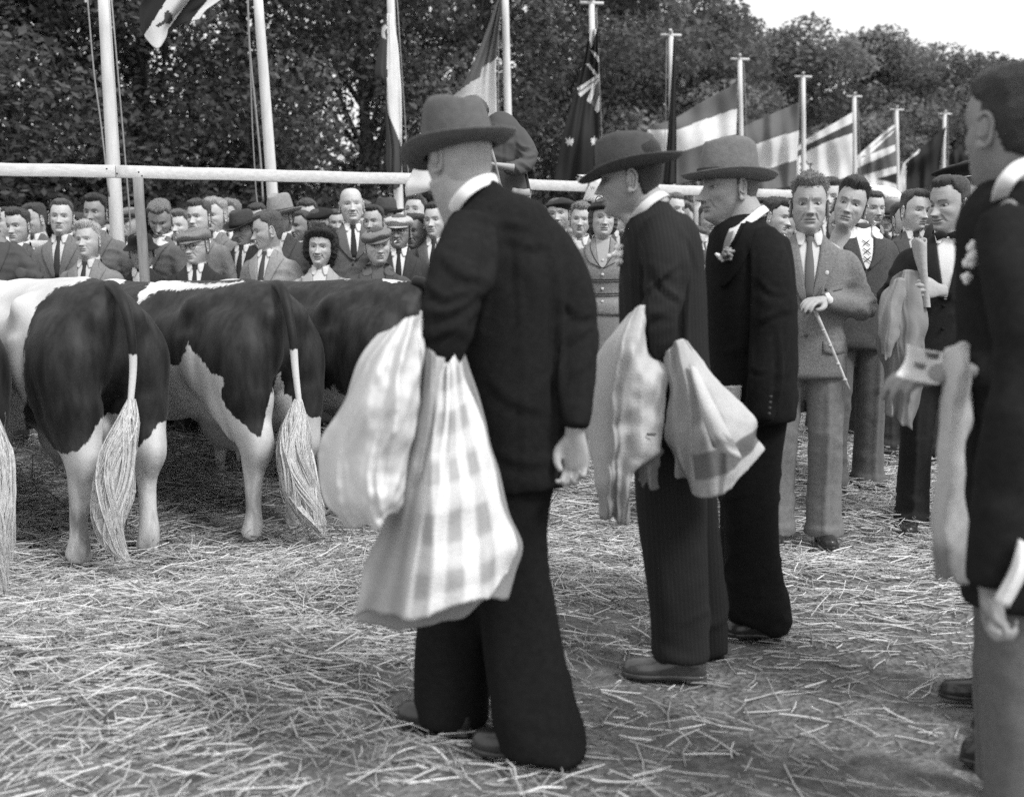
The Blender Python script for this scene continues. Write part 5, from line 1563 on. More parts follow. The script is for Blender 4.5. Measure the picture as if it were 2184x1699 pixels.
person('smiling dark-haired boy looking over the shoulder at the right edge', 2117, 412, 7.2, yaw=PI + .1, hyaw=PI + .35, sd=58, hair='bob', hairv=.05, jacket=.1, smile=.8, group=G3, jaw=.9)
for i, (x, y, d, lab) in enumerate([(1700, 470, 9.6, 'half-hidden man in the last row behind the crew-cut man'), (1830, 455, 9.4, 'half-hidden man in the last row behind the leaning young man'),
                                    (1345, 470, 9.6, 'half-hidden man in the last row right of the black straw hat'), (1410, 475, 9.4, 'half-hidden man in the last row over the pinstripe shoulder'), (1990, 450, 8.8, 'half-hidden man in the last row near the peaked cap')]):
    person(lab, x, y, d, yaw=PI + (i - 2) * .2, sd=70 + i, hair='short', hairv=.06, jacket=.08, legs=False, group='half-hidden people in the last row')

fill = [(15, 478, 9.0), (75, 470, 9.3), (165, 492, 8.7), (276, 476, 9.0), (385, 486, 9.0), (445, 488, 9.4), (548, 470, 9.2), (655, 462, 9.5), (700, 500, 9.0), (775, 468, 9.6), (905, 478, 9.2), (1165, 478, 9.0), (1215, 488, 9.4), (1320, 462, 9.2), (1462, 470, 9.3), (1545, 478, 9.2),
        (1625, 455, 9.6), (1745, 468, 9.0), (1885, 468, 9.2), (1968, 476, 9.0)]
marks = ['at the far left under the rail', 'between the two leftmost faces', 'over the fair boy\'s shoulder', 'beside the first flagpole', 'over the old man\'s flat cap', 'left of the dark trilby', 'left of the pale fedora', 'right of the pale fedora', 'over the curly-haired woman',
         'right of the bald man', 'next to the big dark shoulder', 'left of the beret near the centre', 'between the beret and the fair boy', 'right of the black straw hat', 'left of the white fence post', 'behind the round felt hat', 'behind the black shoulder of the carnation man',
         'right behind the crew-cut head', 'behind the white open collar', 'behind the bow-tie man']
for i, ((x, y, d), mk) in enumerate(zip(fill, marks)):
    st = ['short', 'combed', 'wavy', 'capped', 'quiff'][i % 5]
    person('half-seen face in the back row ' + mk, x, y, d, yaw=PI + ((i * 37) % 11 - 5) * .07, hyaw=PI + ((i * 53) % 13 - 6) * .12, hpitch=((i * 29) % 5 - 1) * .08, sd=200 + i, hair=st, hat=('cap' if i % 10 == 3 else 'fedora_low') if st == 'capped' else None, hatv=.1 + .05 * (i % 3),
           hairv=[.04, .08, .15, .05, .25][(i * 3) % 5], jacket=[.06, .12, .2, .09][i % 4], legs=False, group='half-hidden people in the last row')
# ================================================================== COWS
def hide_mat():
    """short black-and-white coat: 'coat' is a signed distance to the marking's edge, its ragged border comes from noise"""
    m = bpy.data.materials.new('black_and_white_hide'); m.use_nodes = True
    nt = m.node_tree; N = nt.nodes; L = nt.links; b = N['Principled BSDF']
    b.inputs['Roughness'].default_value = 0.62; b.inputs['Specular IOR Level'].default_value = 0.30
    b.inputs['Sheen Weight'].default_value = 0.06; b.inputs['Sheen Roughness'].default_value = 0.4
    a = N.new('ShaderNodeAttribute'); a.attribute_name = 'coat'
    p = N.new('ShaderNodeAttribute'); p.attribute_name = 'bare'
    tc = N.new('ShaderNodeTexCoord')
    mp = N.new('ShaderNodeMapping'); mp.inputs['Scale'].default_value = (1, 1, .35); L.new(tc.outputs['Object'], mp.inputs[0])
    n1 = N.new('ShaderNodeTexNoise'); n1.inputs['Scale'].default_value = 55; n1.inputs['Detail'].default_value = 5; L.new(mp.outputs[0], n1.inputs['Vector'])
    n0 = N.new('ShaderNodeTexNoise'); n0.inputs['Scale'].default_value = 9; n0.inputs['Detail'].default_value = 3; L.new(tc.outputs['Object'], n0.inputs['Vector'])
    def math_(op, x, y, cl=False):
        q = N.new('ShaderNodeMath'); q.operation = op; q.use_clamp = cl
        for i, v in enumerate((x, y)):
            if isinstance(v, (int, float)): q.inputs[i].default_value = v
            elif v is not None: L.new(v, q.inputs[i])
        return q.outputs[0]
    e = math_('ADD', math_('MULTIPLY', math_('SUBTRACT', n1.outputs[0], 0.5), 0.034), math_('MULTIPLY', math_('SUBTRACT', n0.outputs[0], 0.5), 0.02))
    f = math_('MULTIPLY', math_('ADD', a.outputs['Fac'], e), 160.0)
    f = math_('ADD', f, 0.5, True)
    n2 = N.new('ShaderNodeTexNoise'); n2.inputs['Scale'].default_value = 30; n2.inputs['Detail'].default_value = 4; L.new(mp.outputs[0], n2.inputs['Vector'])
    n3 = N.new('ShaderNodeTexNoise'); n3.inputs['Scale'].default_value = 3.0; n3.inputs['Detail'].default_value = 4; L.new(tc.outputs['Object'], n3.inputs['Vector'])
    wr = N.new('ShaderNodeMapRange'); wr.inputs[1].default_value = .3; wr.inputs[2].default_value = .7; wr.inputs[3].default_value = .50; wr.inputs[4].default_value = .78; L.new(n3.outputs[0], wr.inputs[0])
    br = N.new('ShaderNodeMapRange'); br.inputs[1].default_value = .3; br.inputs[2].default_value = .75; br.inputs[3].default_value = .006; br.inputs[4].default_value = .017; L.new(n2.outputs[0], br.inputs[0])
    mx = N.new('ShaderNodeMix'); mx.data_type = 'FLOAT'; L.new(f, mx.inputs[0]); L.new(br.outputs[0], mx.inputs[2]); L.new(wr.outputs[0], mx.inputs[3])
    m2 = N.new('ShaderNodeMix'); m2.data_type = 'FLOAT'; L.new(p.outputs['Fac'], m2.inputs[0]); L.new(mx.outputs[0], m2.inputs[2]); m2.inputs[3].default_value = .24
    # mud and straw dust splashed up the legs
    dz = N.new('ShaderNodeAttribute'); dz.attribute_name = 'dirt'
    nd = N.new('ShaderNodeTexNoise'); nd.inputs['Scale'].default_value = 16; nd.inputs['Detail'].default_value = 6; L.new(mp.outputs[0], nd.inputs['Vector'])
    dr = N.new('ShaderNodeMapRange'); dr.inputs[1].default_value = .42; dr.inputs[2].default_value = .66; L.new(nd.outputs[0], dr.inputs[0])
    dm = math_('MULTIPLY', dr.outputs[0], dz.outputs['Fac'], True)
    m3_ = N.new('ShaderNodeMix'); m3_.data_type = 'FLOAT'; L.new(dm, m3_.inputs[0]); L.new(m2.outputs[0], m3_.inputs[2]); m3_.inputs[3].default_value = .16
    L.new(m3_.outputs[0], b.inputs['Base Color'])
    n4 = N.new('ShaderNodeTexNoise'); n4.inputs['Scale'].default_value = 220; L.new(mp.outputs[0], n4.inputs['Vector'])
    bp = N.new('ShaderNodeBump'); bp.inputs['Strength'].default_value = .35; bp.inputs['Distance'].default_value = .004
    L.new(n4.outputs[0], bp.inputs['Height']); L.new(bp.outputs[0], b.inputs['Normal'])
    return m
HIDE = hide_mat()
HORN = M('hoof_horn', 0.10, 0.5, 0.3, 20)
TAILW = M('white_tail_hair', 0.66, 0.6, 0.3, 40, 0.3, 120, 0.3, stretch=(4, 4, .5))

def sdpoly(px, py, poly):
    """signed distance, positive inside"""
    d = np.full(px.shape, 1e9)
    n = len(poly)
    for i in range(n):
        a = np.array(poly[i], float); b = np.array(poly[(i + 1) % n], float); e = b - a
        t = np.clip(((px - a[0]) * e[0] + (py - a[1]) * e[1]) / (e @ e + 1e-9), 0, 1)
        d = np.minimum(d, np.hypot(px - a[0] - t * e[0], py - a[1] - t * e[1]))
    return np.where(inpoly(px, py, poly), d, -d)

def cow_skin(legs, head=True):
    mb = MB()
    B = [(-.135, 1.07, .07, .10), (-.11, 1.07, .13, .17), (-.03, 1.055, .205, .235), (.08, 1.04, .245, .280), (.22, 1.01, .265, .315), (.36, .985, .275, .335), (.52, .965, .285, .350), (.72, .95, .315, .362), (.98, .93, .335, .378), (1.22, .94, .305, .375), (1.42, .97, .245, .350), (1.56, 1.0, .18, .29)]
    rings = []
    th = np.linspace(0, 2 * PI, 44, endpoint=False)
    for y, zc, w, h in catmull(B, 3):
        c, s = np.cos(th), np.sin(th)
        ww = w * (1 - .22 * np.clip(s, 0, 1) ** 2)
        x = np.sign(c) * np.abs(c) ** .88 * ww; z = zc + np.sign(s) * np.abs(s) ** .95 * h
        # hook bones and spine ridge
        hook = math.exp(-((y - .34) / .10) ** 2)
        x = x + np.sign(c) * hook * .035 * _gs(s - .62, .16)
        z = z + .012 * _gs(x, .03) * (s > 0)
        rings.append(np.stack([x, y + 0 * x, z], -1))
    mb.rings(rings)
    if head:
        mb.tube([(0, 1.40, 1.02), (0, 1.65, 1.08), (0, 1.90, 1.14), (0, 2.05, 1.16)], [.18, .14, .115, .10], 24, [1.5, 1.45, 1.35, 1.2], 2.2, (0, 0, 1), sub=3)
        mb.tube([(0, 1.98, 1.24), (0, 2.12, 1.17), (0, 2.30, 1.03), (0, 2.44, .92), (0, 2.50, .88)], [.10, .115, .085, .080, .06], 20, [1.0, 1.05, .95, .8, .8], 2.4, (0, 1, 1), sub=3)
        for s_ in (-1, 1):
            mb.tube([(s_ * .08, 2.0, 1.25), (s_ * .17, 1.98, 1.24), (s_ * .25, 1.99, 1.20)], [.03, .055, .012], 10, .35, 2, (0, 1, 0), sub=3)
    # haunches
    for s_ in (-1, 1):
        mb.tube([(s_ * .115, .10, 1.15), (s_ * .150, .10, 1.0), (s_ * .165, .09, .86), (s_ * .165, .055, .73), (s_ * .155, .01, .61)], [.115, .138, .132, .112, .085], 26, [1.5, 1.75, 1.8, 1.8, 1.65], 2.2, (0, 1, 0), sub=3)
        mb.tube([(s_ * .20, .34, 1.05), (s_ * .215, .31, .88), (s_ * .20, .24, .76)], [.09, .075, .05], 16, [1.4, 1.4, 1.3], 2.1, (0, 1, 0), sub=3)
    # hind legs down to the hoof: hock points backward
    for s_, (fx, fy) in zip((-1, 1), legs):
        hk = np.array([s_ * .15 + fx * .6, -.035 + fy * .4, .50])
        ft = np.array([s_ * .15 + fx, .02 + fy, .0])
        mb.tube([(s_ * .16, .045, .74), (s_ * .155 + fx * .2, .01, .63), hk + [0, .005, .055], hk, hk + [0, .022, -.10], ft + [0, -.01, .24], ft + [0, -.005, .13], ft + [0, .02, .06]],
                [.128, .104, .080, .072, .052, .043, .052, .058], 18, [1.6, 1.55, 1.45, 1.4, 1.15, 1.05, 1.1, 1.15], 2.1, (0, 1, 0), sub=3)
        mb.ellipsoid(hk + [0, -.062, .04], (.028, .030, .055), 12, 8)
        mb.ellipsoid(ft + [0, -.03, .115], (.030, .02, .02), 10, 6)
    for s_ in (-1, 1):
        ft = np.array([s_ * .14, 1.42 + .05 * s_, .0])
        mb.tube([(s_ * .17, 1.36, .92), (s_ * .17, 1.40, .72), (s_ * .15, 1.41, .52), ft + [0, .0, .40], ft + [0, 0, .25], ft + [0, 0, .12], ft + [0, .02, .05]], [.11, .085, .055, .052, .034, .040, .045], 16, [1.3, 1.25, 1.1, 1.1, 1, 1.1, 1.2], 2.1, (0, 1, 0), sub=3)
    # udder with teats
    mb.ellipsoid((0, .30, .60), (.165, .22, .155), 26, 16).ellipsoid((0, .50, .66), (.13, .16, .10), 20, 12)
    for tx, ty in ((-.07, .20), (.07, .20), (-.075, .38), (.075, .38)):
        mb.tube([(tx, ty, .50), (tx * 1.05, ty, .45), (tx * 1.08, ty, .40)], [.026, .017, .012], 8, 1, 2, (0, 1, 0), sub=2)
    # tail root
    mb.tube([(0, .08, 1.26), (0, -.05, 1.29), (0, -.13, 1.24)], [.05, .042, .032], 12, 1, 2, (1, 0, 0), sub=3)
    return remesh(mb, .0165, 6, .5)

def hair_lock(guide, radii, n, rs, w=.0013, nclump=70):
    """a hank of long hair along a curved guide: clumped strands over a loose core"""
    gd = catmull(guide, 8); m_ = len(gd)
    rad = np.interp(np.linspace(0, 1, m_), np.linspace(0, 1, len(radii)), radii)
    k = 12
    cl_a = rs.rand(nclump) * 2 * PI; cl_q = rs.rand(nclump) ** .5; cl_ph = rs.rand(nclump) * 6.28; cl_end = rs.uniform(.72, 1.0, nclump)
    ci = rs.randint(0, nclump, n)
    s0 = rs.rand(n) ** 1.5 * .45
    s1 = np.clip(cl_end[ci] + rs.normal(0, .05, n), .5, 1.0)
    pts = np.zeros((n, k, 3))
    for j in range(k):
        t = s0 + (s1 - s0) * j / (k - 1)
        f = t * (m_ - 1); i0 = np.clip(f.astype(int), 0, m_ - 2); fr = (f - i0)[:, None]
        base = gd[i0] * (1 - fr) + gd[i0 + 1] * fr
        r = rad[i0] * (1 - fr[:, 0]) + rad[i0 + 1] * fr[:, 0]
        ang = cl_a[ci] + .8 * np.sin(t * 6 + cl_ph[ci]); q = cl_q[ci]
        jx = rs.normal(0, .10, n) * 0 + np.sin(ci * 7.1 + np.arange(n) * 1.7) * .22 * (1 - .3 * t)
        off = np.stack([(np.cos(ang) * q + jx) * r, (np.sin(ang) * q + jx * .7) * r, 0 * r], -1)
        pts[:, j] = base + off
    d = nrm(np.gradient(pts, axis=1)); rnd = nrm(rs.normal(0, 1, (n, 1, 3)))
    s = nrm(np.cross(d, rnd)); ww = (w * rs.uniform(.6, 1.5, n))[:, None, None] * np.linspace(1, .45, k)[None, :, None]; u = np.cross(d, s)
    V = np.stack([pts + s * ww, pts - s * ww * .5 + u * ww * .8, pts - s * ww * .5 - u * ww * .8], 2)
    qd = np.array([[j * 3 + m2, j * 3 + (m2 + 1) % 3, j * 3 + 3 + (m2 + 1) % 3, j * 3 + 3 + m2] for j in range(k - 1) for m2 in range(3)])
    V = V.reshape(-1, 3); Q = (np.arange(n)[:, None, None] * k * 3 + qd[None]).reshape(-1, 4)
    mb = MB().add(V, Q)
    kk = int(m_ * .82)
    mb.tube(gd[:kk], rad[:kk] * .55, 14, .8, 2, (0, 1, 0.1))
    V, Q, T = mb.data()
    return V, Q, T

def cow(label, px, py_top, d, heading, legs, coat, tailpath, tail_black, brush, sd, hs=1.0, head=True, brush_extra=None):
    """px: photo x of the tail head; heading: direction the animal looks, radians left of straight ahead"""
    tp = P(px, py_top, d)
    base = np.array([tp[0], d, float(Hg(tp[0], d)) * .4])
    sc = hs
    e = empty('cow', base, 0, label, 'cow', 'black-and-white dairy cows tied in a row')
    Rz = rotm(heading)
    V, Q, T = cow_skin(legs, head)
    N_ = normals_of(V, Q, T)
    V = V + N_ * (.006 * fbm(V * [5, 5, 5] + sd, 2))[:, None]
    # the bony landmarks of a dairy cow
    ax_ = np.abs(V[:, 0]); yy, zz = V[:, 1], V[:, 2]
    g_ = lambda a, b, c, sa, sb, sc_: np.exp(-((ax_ - a) / sa) ** 2 - ((yy - b) / sb) ** 2 - ((zz - c) / sc_) ** 2)
    V = V + N_ * (.030 * g_(.24, .36, 1.22, .06, .07, .06) + .026 * g_(.11, -.12, 1.16, .05, .06, .06) - .030 * g_(.20, .58, 1.20, .10, .13, .07) - .022 * g_(.20, .14, 1.22, .07, .12, .06)
                  - .040 * g_(.0, -.12, .95, .035, .14, .30) - .018 * g_(.27, .10, .72, .10, .05, .14) + .018 * g_(.24, -.02, .95, .10, .10, .16) - .012 * g_(.21, .07, .52, .2, .03, .12))[:, None]
    rib = _ss(.62, .75, yy) * _ss(1.3, 1.15, yy) * _ss(.7, .8, zz) * _ss(1.2, 1.1, zz)
    V = V + N_ * (.004 * rib * np.sin(yy * 2 * PI / .085 + zz * 3))[:, None]
    W = (V * sc) @ Rz.T + base
    body = MB().add(W, Q, T).build('body', HIDE, e)
    # markings: chart = where the point shows on the near side, mirrored unevenly over the far side
    sdv = coat(V, W)
    set_attr(body, 'coat', sdv)
    y, z, x = V[:, 1], V[:, 2], V[:, 0]
    bare = (_ss(.66, .60, z) * _ss(.62, .5, y) * _ss(-.02, .08, y) * _ss(.205, .165, np.abs(x)) * (z > .36) * _ss(.56, .60, z + (np.abs(y - .3) < .24) * .3))
    bare = np.maximum(bare, _ss(2.42, 2.46, y))
    set_attr(body, 'bare', np.clip(bare, 0, 1))
    set_attr(body, 'dirt', .85 * _ss(.75, .05, z) + .12)
    for s_, (fx, fy) in zip((-1, 1), legs):
        for t_ in (-1, 1):
            c = np.array([s_ * .15 + fx + t_ * .022, .045 + fy, .03])
            V_, Q_, T_ = MB().tube([c + [0, -.03, .035], c + [0, .0, .02], c + [0, .045, -.012]], [.020, .027, .018], 10, [1.4, 1.3, .8], 2.3, (0, 1, 0), sub=2).data()
            MB().add((V_ * sc) @ Rz.T + base, Q_, T_).build('hoof', HORN, e)
    for s_ in (-1, 1):
        c = np.array([s_ * .14, 1.44 + .05 * s_, .03])
        V_, Q_, T_ = MB().tube([c + [0, -.03, .035], c, c + [0, .045, -.012]], [.036, .046, .03], 12, 1.0, 2.3, (0, 1, 0), sub=2).data()
        MB().add((V_ * sc) @ Rz.T + base, Q_, T_).build('hoof', HORN, e)
    # tail
    tw = [(np.array(p) * sc) @ Rz.T + base for p in tailpath]
    rr = np.interp(np.linspace(0, 1, len(tw)), [0, .25, .6, 1], [.032, .025, .017, .011])
    mb = MB().tube(tw, rr, 12, 1, 2, (1, .3, .2), sub=5)
    V_, Q_, T_ = mb.data()
    t = MB().add(V_, Q_, T_).build('tail', HIDE, e)
    zt = (V_ - base)[:, 2] / sc
    set_attr(t, 'coat', (tail_black - zt)); set_attr(t, 'bare', np.zeros(len(V_))); set_attr(t, 'dirt', np.zeros(len(V_)))
    rs = np.random.RandomState(sd)
    for gpx, radii, n in brush:
        gd = [P(x_, y_, tw[-1][1] + dd_) for x_, y_, dd_ in gpx]
        V_, Q_, T_ = hair_lock(gd, radii, n, rs)
        o = MB().add(V_, Q_, T_).build('tail_switch', TAILW, t); o['kind'] = 'stuff'
    return e

def pxchart(W):
    """photo position of world points"""
    Yc = W[:, 1] * _ct - (W[:, 2] - CAM_H) * _st
    Zc = W[:, 1] * _st + (W[:, 2] - CAM_H) * _ct
    return CX + FPX * W[:, 0] / Yc, CY - FPX * Zc / Yc

def patches(blacks, scale_ppm, mirror_rule, default_white=True):
    """markings as outlines measured on the visible flank; metres = chart units / scale_ppm"""
    def f(V, W):
        px, py = pxchart(W)
        bl = np.full(len(V), -1e3)
        for poly in blacks: bl = np.maximum(bl, sdpoly(px, py, poly))
        s = -bl / scale_ppm
        s = np.clip(s, -.5, .5)
        far = mirror_rule(V)
        # blend to the rule on the flank turned away from the outlines
        return np.where(V[:, 0] > .23, far, s)
    return f

# --- nearest full cow: white forehand, black rump, white legs
blk1 = [[(245, 560), (180, 598), (120, 615), (82, 645), (66, 680), (52, 740), (50, 800), (56, 850), (50, 880), (56, 920), (85, 948), (140, 968), (165, 962), (188, 940), (212, 900), (226, 880), (262, 885), (285, 890), (290, 960), (320, 930), (340, 900), (420, 880), (420, 560)]]
def rule1(V): return np.where(V[:, 1] > .5, .1, .62 - V[:, 2])
# the tail is traced as a hanging curve: (photo x, y, metres towards the camera from the tail head)
def tailp(px, py_top, d, heading, hs, pts):
    tp = P(px, py_top, d); base = np.array([tp[0], d, float(Hg(tp[0], d)) * .4]); Rz = rotm(heading)
    return [tuple(((P(x, y, d + dd) - base) @ Rz) / hs) for x, y, dd in pts]
cow('cow with white forehand and wholly black rump, nearest full cow at the left', 222, 603, 4.88, .84, ((.0, .02), (.02, -.02)), patches(blk1, 460, rule1),
    tailp(222, 603, 4.88, .84, .985, [(214, 618, .12), (242, 612, -.08), (264, 648, -.20), (279, 710, -.24), (284, 775, -.24), (280, 840, -.24), (275, 890, -.24)]), 1.0,
    [([(281, 850, 0), (272, 900, -.01), (254, 960, -.03), (240, 1030, -.04), (232, 1100, -.04), (244, 1160, -.03), (272, 1196, -.02)], [.014, .045, .066, .070, .062, .045, .016], 2300),
     ([(276, 870, 0), (262, 930, .02), (258, 1000, .02), (262, 1060, .01), (258, 1120, .0)], [.014, .05, .055, .045, .014], 600)], 3, hs=.985)
blk2 = [[(700, 540), (225, 560), (225, 700), (300, 900), (338, 812), (352, 800), (342, 768), (360, 780), (382, 778), (398, 745), (402, 722), (408, 745), (432, 770), (450, 795), (476, 800), (472, 845), (486, 875), (520, 905), (556, 938), (562, 900), (575, 860), (590, 800), (600, 790), (606, 838), (622, 845), (628, 880), (668, 890), (760, 890), (760, 540)]]
whites2 = [(330, 590), (400, 602), (440, 607), (520, 600), (470, 612), (402, 616), (370, 618), (345, 618), (320, 628), (292, 652), (296, 625), (312, 612)]
_p2 = patches(blk2, 420, lambda V: .58 - V[:, 2])
def coat2(V, W):
    s = _p2(V, W); px, py = pxchart(W)
    w = np.maximum(sdpoly(px, py, whites2), sdpoly(px, py, [(205, 560), (300, 560), (262, 604), (235, 614), (200, 600)])) / 420
    return np.maximum(s, np.where(V[:, 2] > 1.0, w, -1))
cow('black cow with a white wedge on its flank and a white streak along its back', 578, 602, 5.28, .90, ((.0, -.02), (.02, .03)), coat2,
    tailp(578, 602, 5.28, .90, .970, [(572, 616, .12), (597, 611, -.08), (612, 650, -.18), (624, 720, -.22), (630, 790, -.22), (637, 850, -.22), (641, 885, -.22)]), 1.0,
    [([(636, 850, 0), (632, 900, -.01), (630, 960, -.03), (640, 1030, -.04), (662, 1090, -.05), (690, 1138, -.05)], [.014, .050, .076, .074, .060, .022], 2300),
     ([(636, 860, 0), (618, 920, .02), (618, 990, .03), (628, 1060, .03), (650, 1120, .02)], [.014, .05, .06, .05, .014], 700)], 4, hs=.970)
blk3 = [[(1100, 500), (560, 500), (560, 820), (672, 824), (705, 832), (712, 815), (718, 832), (800, 880), (1100, 900)]]
_p3 = patches(blk3, 400, lambda V: .6 - V[:, 2])
def coat3(V, W):
    s = _p3(V, W); px, py = pxchart(W)
    w = sdpoly(px, py, [(818, 597), (828, 586), (842, 580), (905, 582), (912, 590), (880, 592), (866, 600), (850, 600), (838, 602)]) / 400
    w = np.maximum(w, sdpoly(px, py, [(735, 592), (741, 590), (748, 594), (740, 596)]) / 400)
    return np.maximum(s, np.where(V[:, 2] > 1.0, w, -1))
cow('almost wholly black cow half hidden behind the checked coat', 868, 606, 5.60, .95, ((.0, .0), (.0, .0)), coat3,
    [(0, -.06, 1.315), (0, -.135, 1.30), (.02, -.19, 1.20), (.03, -.20, 1.0), (.03, -.20, .85), (.03, -.2, .7)], .95, [], 5, hs=.96)
blk0 = [[(-300, 500), (-20, 640), (2, 690), (15, 730), (16, 800), (12, 900), (0, 960), (-300, 960)]]
cow('cow cut off by the left edge, only black rump and pale tail in view', -142, 606, 4.60, .84, ((.0, .0), (.0, -.03)), patches(blk0, 470, lambda V: .62 - V[:, 2]),
    tailp(-142, 606, 4.60, .84, .98, [(-150, 618, .10), (-120, 614, -.08), (-84, 700, -.22), (-56, 800, -.24), (-30, 880, -.24)]), .8,
    [([(-20, 870, 0), (-5, 960, -.02), (2, 1060, -.03), (4, 1160, -.03), (12, 1270, -.02)], [.014, .05, .05, .045, .016], 900)], 6, hs=.98)
cow('pale-bellied cow farther along the line, seen between the legs of the others', 560, 606, 6.7, .95, ((.0, .0), (.04, .02)), lambda V, W: np.where(V[:, 2] > .75, -.1, .1) + 0 * V[:, 0],
    [(0, -.06, 1.315), (0, -.135, 1.30), (.02, -.19, 1.2), (.02, -.2, 1.0), (.02, -.2, .8)], .9, [], 7, hs=.84, head=False)
# ================================================================== THE LARGE MEN IN FRONT
def crease(V, N_, lines):
    px, py = pxchart(V)
    for pts, amp, w in lines:
        pl = catmull([list(p) for p in pts], 6); best = np.full(len(V), 1e9); sg = np.zeros(len(V)); tt = np.zeros(len(V))
        n = len(pl) - 1
        for i in range(n):
            a, b = pl[i], pl[i + 1]; e = b - a; L2 = e @ e + 1e-9
            t = np.clip(((px - a[0]) * e[0] + (py - a[1]) * e[1]) / L2, 0, 1)
            dx, dy = px - a[0] - t * e[0], py - a[1] - t * e[1]; dd = np.hypot(dx, dy)
            m_ = dd < best; best = np.where(m_, dd, best); sg = np.where(m_, np.sign(e[0] * dy - e[1] * dx) * dd, sg); tt = np.where(m_, (i + t) / n, tt)
        env = np.sin(np.clip(tt, 0, 1) * PI) ** .5
        prof = np.exp(-(sg / w) ** 2) - .75 * np.exp(-((sg - 1.7 * w) / (w * 1.1)) ** 2)
        V = V + N_ * (amp * prof * env * (N_[:, 1] < .2))[:, None]
    return V

def garment(name, tubes, mat, parent, voxel=.011, smooth=4, wr=.005, sd=1, freq=(9, 9, 16), folds=None, exp=2.25, lines=None):
    """tubes: lists of (x, y, half width px, distance, thickness ratio)"""
    mb = MB()
    for t in tubes: ptube(mb, t, 30, exp, 4)
    V, Q, T = remesh(mb, voxel, smooth, .5)
    N_ = normals_of(V, Q, T)
    if wr: V = wrinkle(V, N_, wr, sd, freq)
    if folds:
        px, py = pxchart(V)
        for (fx, fy, ln, ang, amp, per) in folds:       # soft creases round a centre
            c, s = math.cos(ang), math.sin(ang)
            a = (px - fx) * c + (py - fy) * s; b = -(px - fx) * s + (py - fy) * c
            q = np.stack([a / (per * 3.2) + sd, b / (per * .8) + .35 * vnoise(np.stack([a / 60., b / 60., 0 * a], -1)), 0 * a + fx * .013], -1)
            V = V + N_ * (amp * 1.3 * np.exp(-(a / ln) ** 2 - (b / (ln * .9)) ** 2) * (vnoise(q) * .8 - np.exp(-(vnoise(q + 9.1) / .18) ** 2) * .5))[:, None]
    V = laplace(V, edges_of(Q, T), 1, .4)
    if lines: V = crease(V, N_, lines)
    o = MB().add(V, Q, T).build(name, mat, parent)
    return o, (V, Q, T)

_jk = {}
def stick(parent_bvh, x, y, lift=.006):
    """the point of a garment's surface that lies behind photo position (x, y), lifted towards the viewer"""
    o0 = np.array([0, 0, CAM_H]); dv = nrm(P(x, y, 3.0) - o0)
    hit, nn, i, dist = parent_bvh.ray_cast(Vector(o0), Vector(dv), 20)
    return None if hit is None else o0 + dv * (dist - lift)
def stuck(parent, name, rows, bvh, mat, lift=.006, thick=.005, su=5, sv=5):
    A = catmull2([[list(p) for p in r] for r in rows], su, sv)
    pts = np.zeros(A.shape[:2] + (3,)); last = None; o0 = np.array([0, 0, CAM_H])
    for i in range(A.shape[0]):
        for j in range(A.shape[1]):
            q = stick(bvh, A[i, j, 0], A[i, j, 1], lift)
            if q is None: q = P(A[i, j, 0], A[i, j, 1], last if last else 3.5)
            else: last = q[1]
            pts[i, j] = q
    mb = MB(); patch(mb, pts, thick, np.array([0, 1., 0])); return mb.build(name, mat, parent)
def bvh_of(dat): return BVHTree.FromPolygons([Vector(v) for v in dat[0]], [tuple(f) for f in dat[1]] + [tuple(f) for f in dat[2]])

def drape(name, rows, mat, parent, su=10, sv=10, thick=.006, fold=.0, nf=4.0, tone=None, seed=0, crumple=0.0):
    Pw, A = sheet(rows, su, sv)
    nr, nc = Pw.shape[:2]
    u, v = np.meshgrid(np.linspace(0, 1, nc), np.linspace(0, 1, nr))
    if fold:
        # limp cloth: sharp-backed folds that run down from the arm, open out and fade
        wv = .25 * np.sin(v * 3.1 + seed) + .12 * vnoise(np.stack([u * 2, v * 3, 0 * u + seed], -1))
        n1 = vnoise(np.stack([(u + wv * .35) * nf * 1.7 + seed, v * .9 + seed, 0 * u], -1)); n2 = vnoise(np.stack([(u - wv * .3) * nf * 3.6 + seed * 2, v * 1.4, 0 * u + 5], -1))
        w = fold * ((1 - 2 * np.abs(n1)) * 1.0 + .40 * (1 - 2 * np.abs(n2))) * (.55 + .45 * v)
        Pw[..., 1] -= w
        Pw[..., 0] += .35 * fold * n1
        # uneven hem and edges
        Pw[..., 2] += .018 * _ss(.8, 1, v) * vnoise(np.stack([u * 7 + seed, 0 * u, 0 * u], -1))
        edge = _ss(.12, 0, u) - _ss(.88, 1, u)
        Pw[..., 0] += .016 * edge * vnoise(np.stack([v * 6 + seed, 0 * u, 0 * u + 3], -1))
    if crumple:
        Pw = Pw + (crumple * fbm(Pw * 10 + seed, 3))[..., None] * np.array([.5, -1, .3])
    mb = MB(); patch(mb, Pw, thick, np.array([0, 1., 0]))
    o = mb.build(name, mat, parent)
    if tone is not None:
        t = tone(u, v, A[..., 0], A[..., 1]).ravel()
        set_attr(o, 'tone', np.concatenate([t, t]))
    return o

def ribbon(parent, name, pts, w, mat, thick=.004, hint=(0, 1, 0)):
    """flat strip along photo points (x, y, d)"""
    mb = MB().tube([P(*p) for p in pts], w, 10, thick / max(w, 1e-6) if np.isscalar(w) else thick / np.array(w), 3, hint, sub=4)
    return mb.build(name, mat, parent)

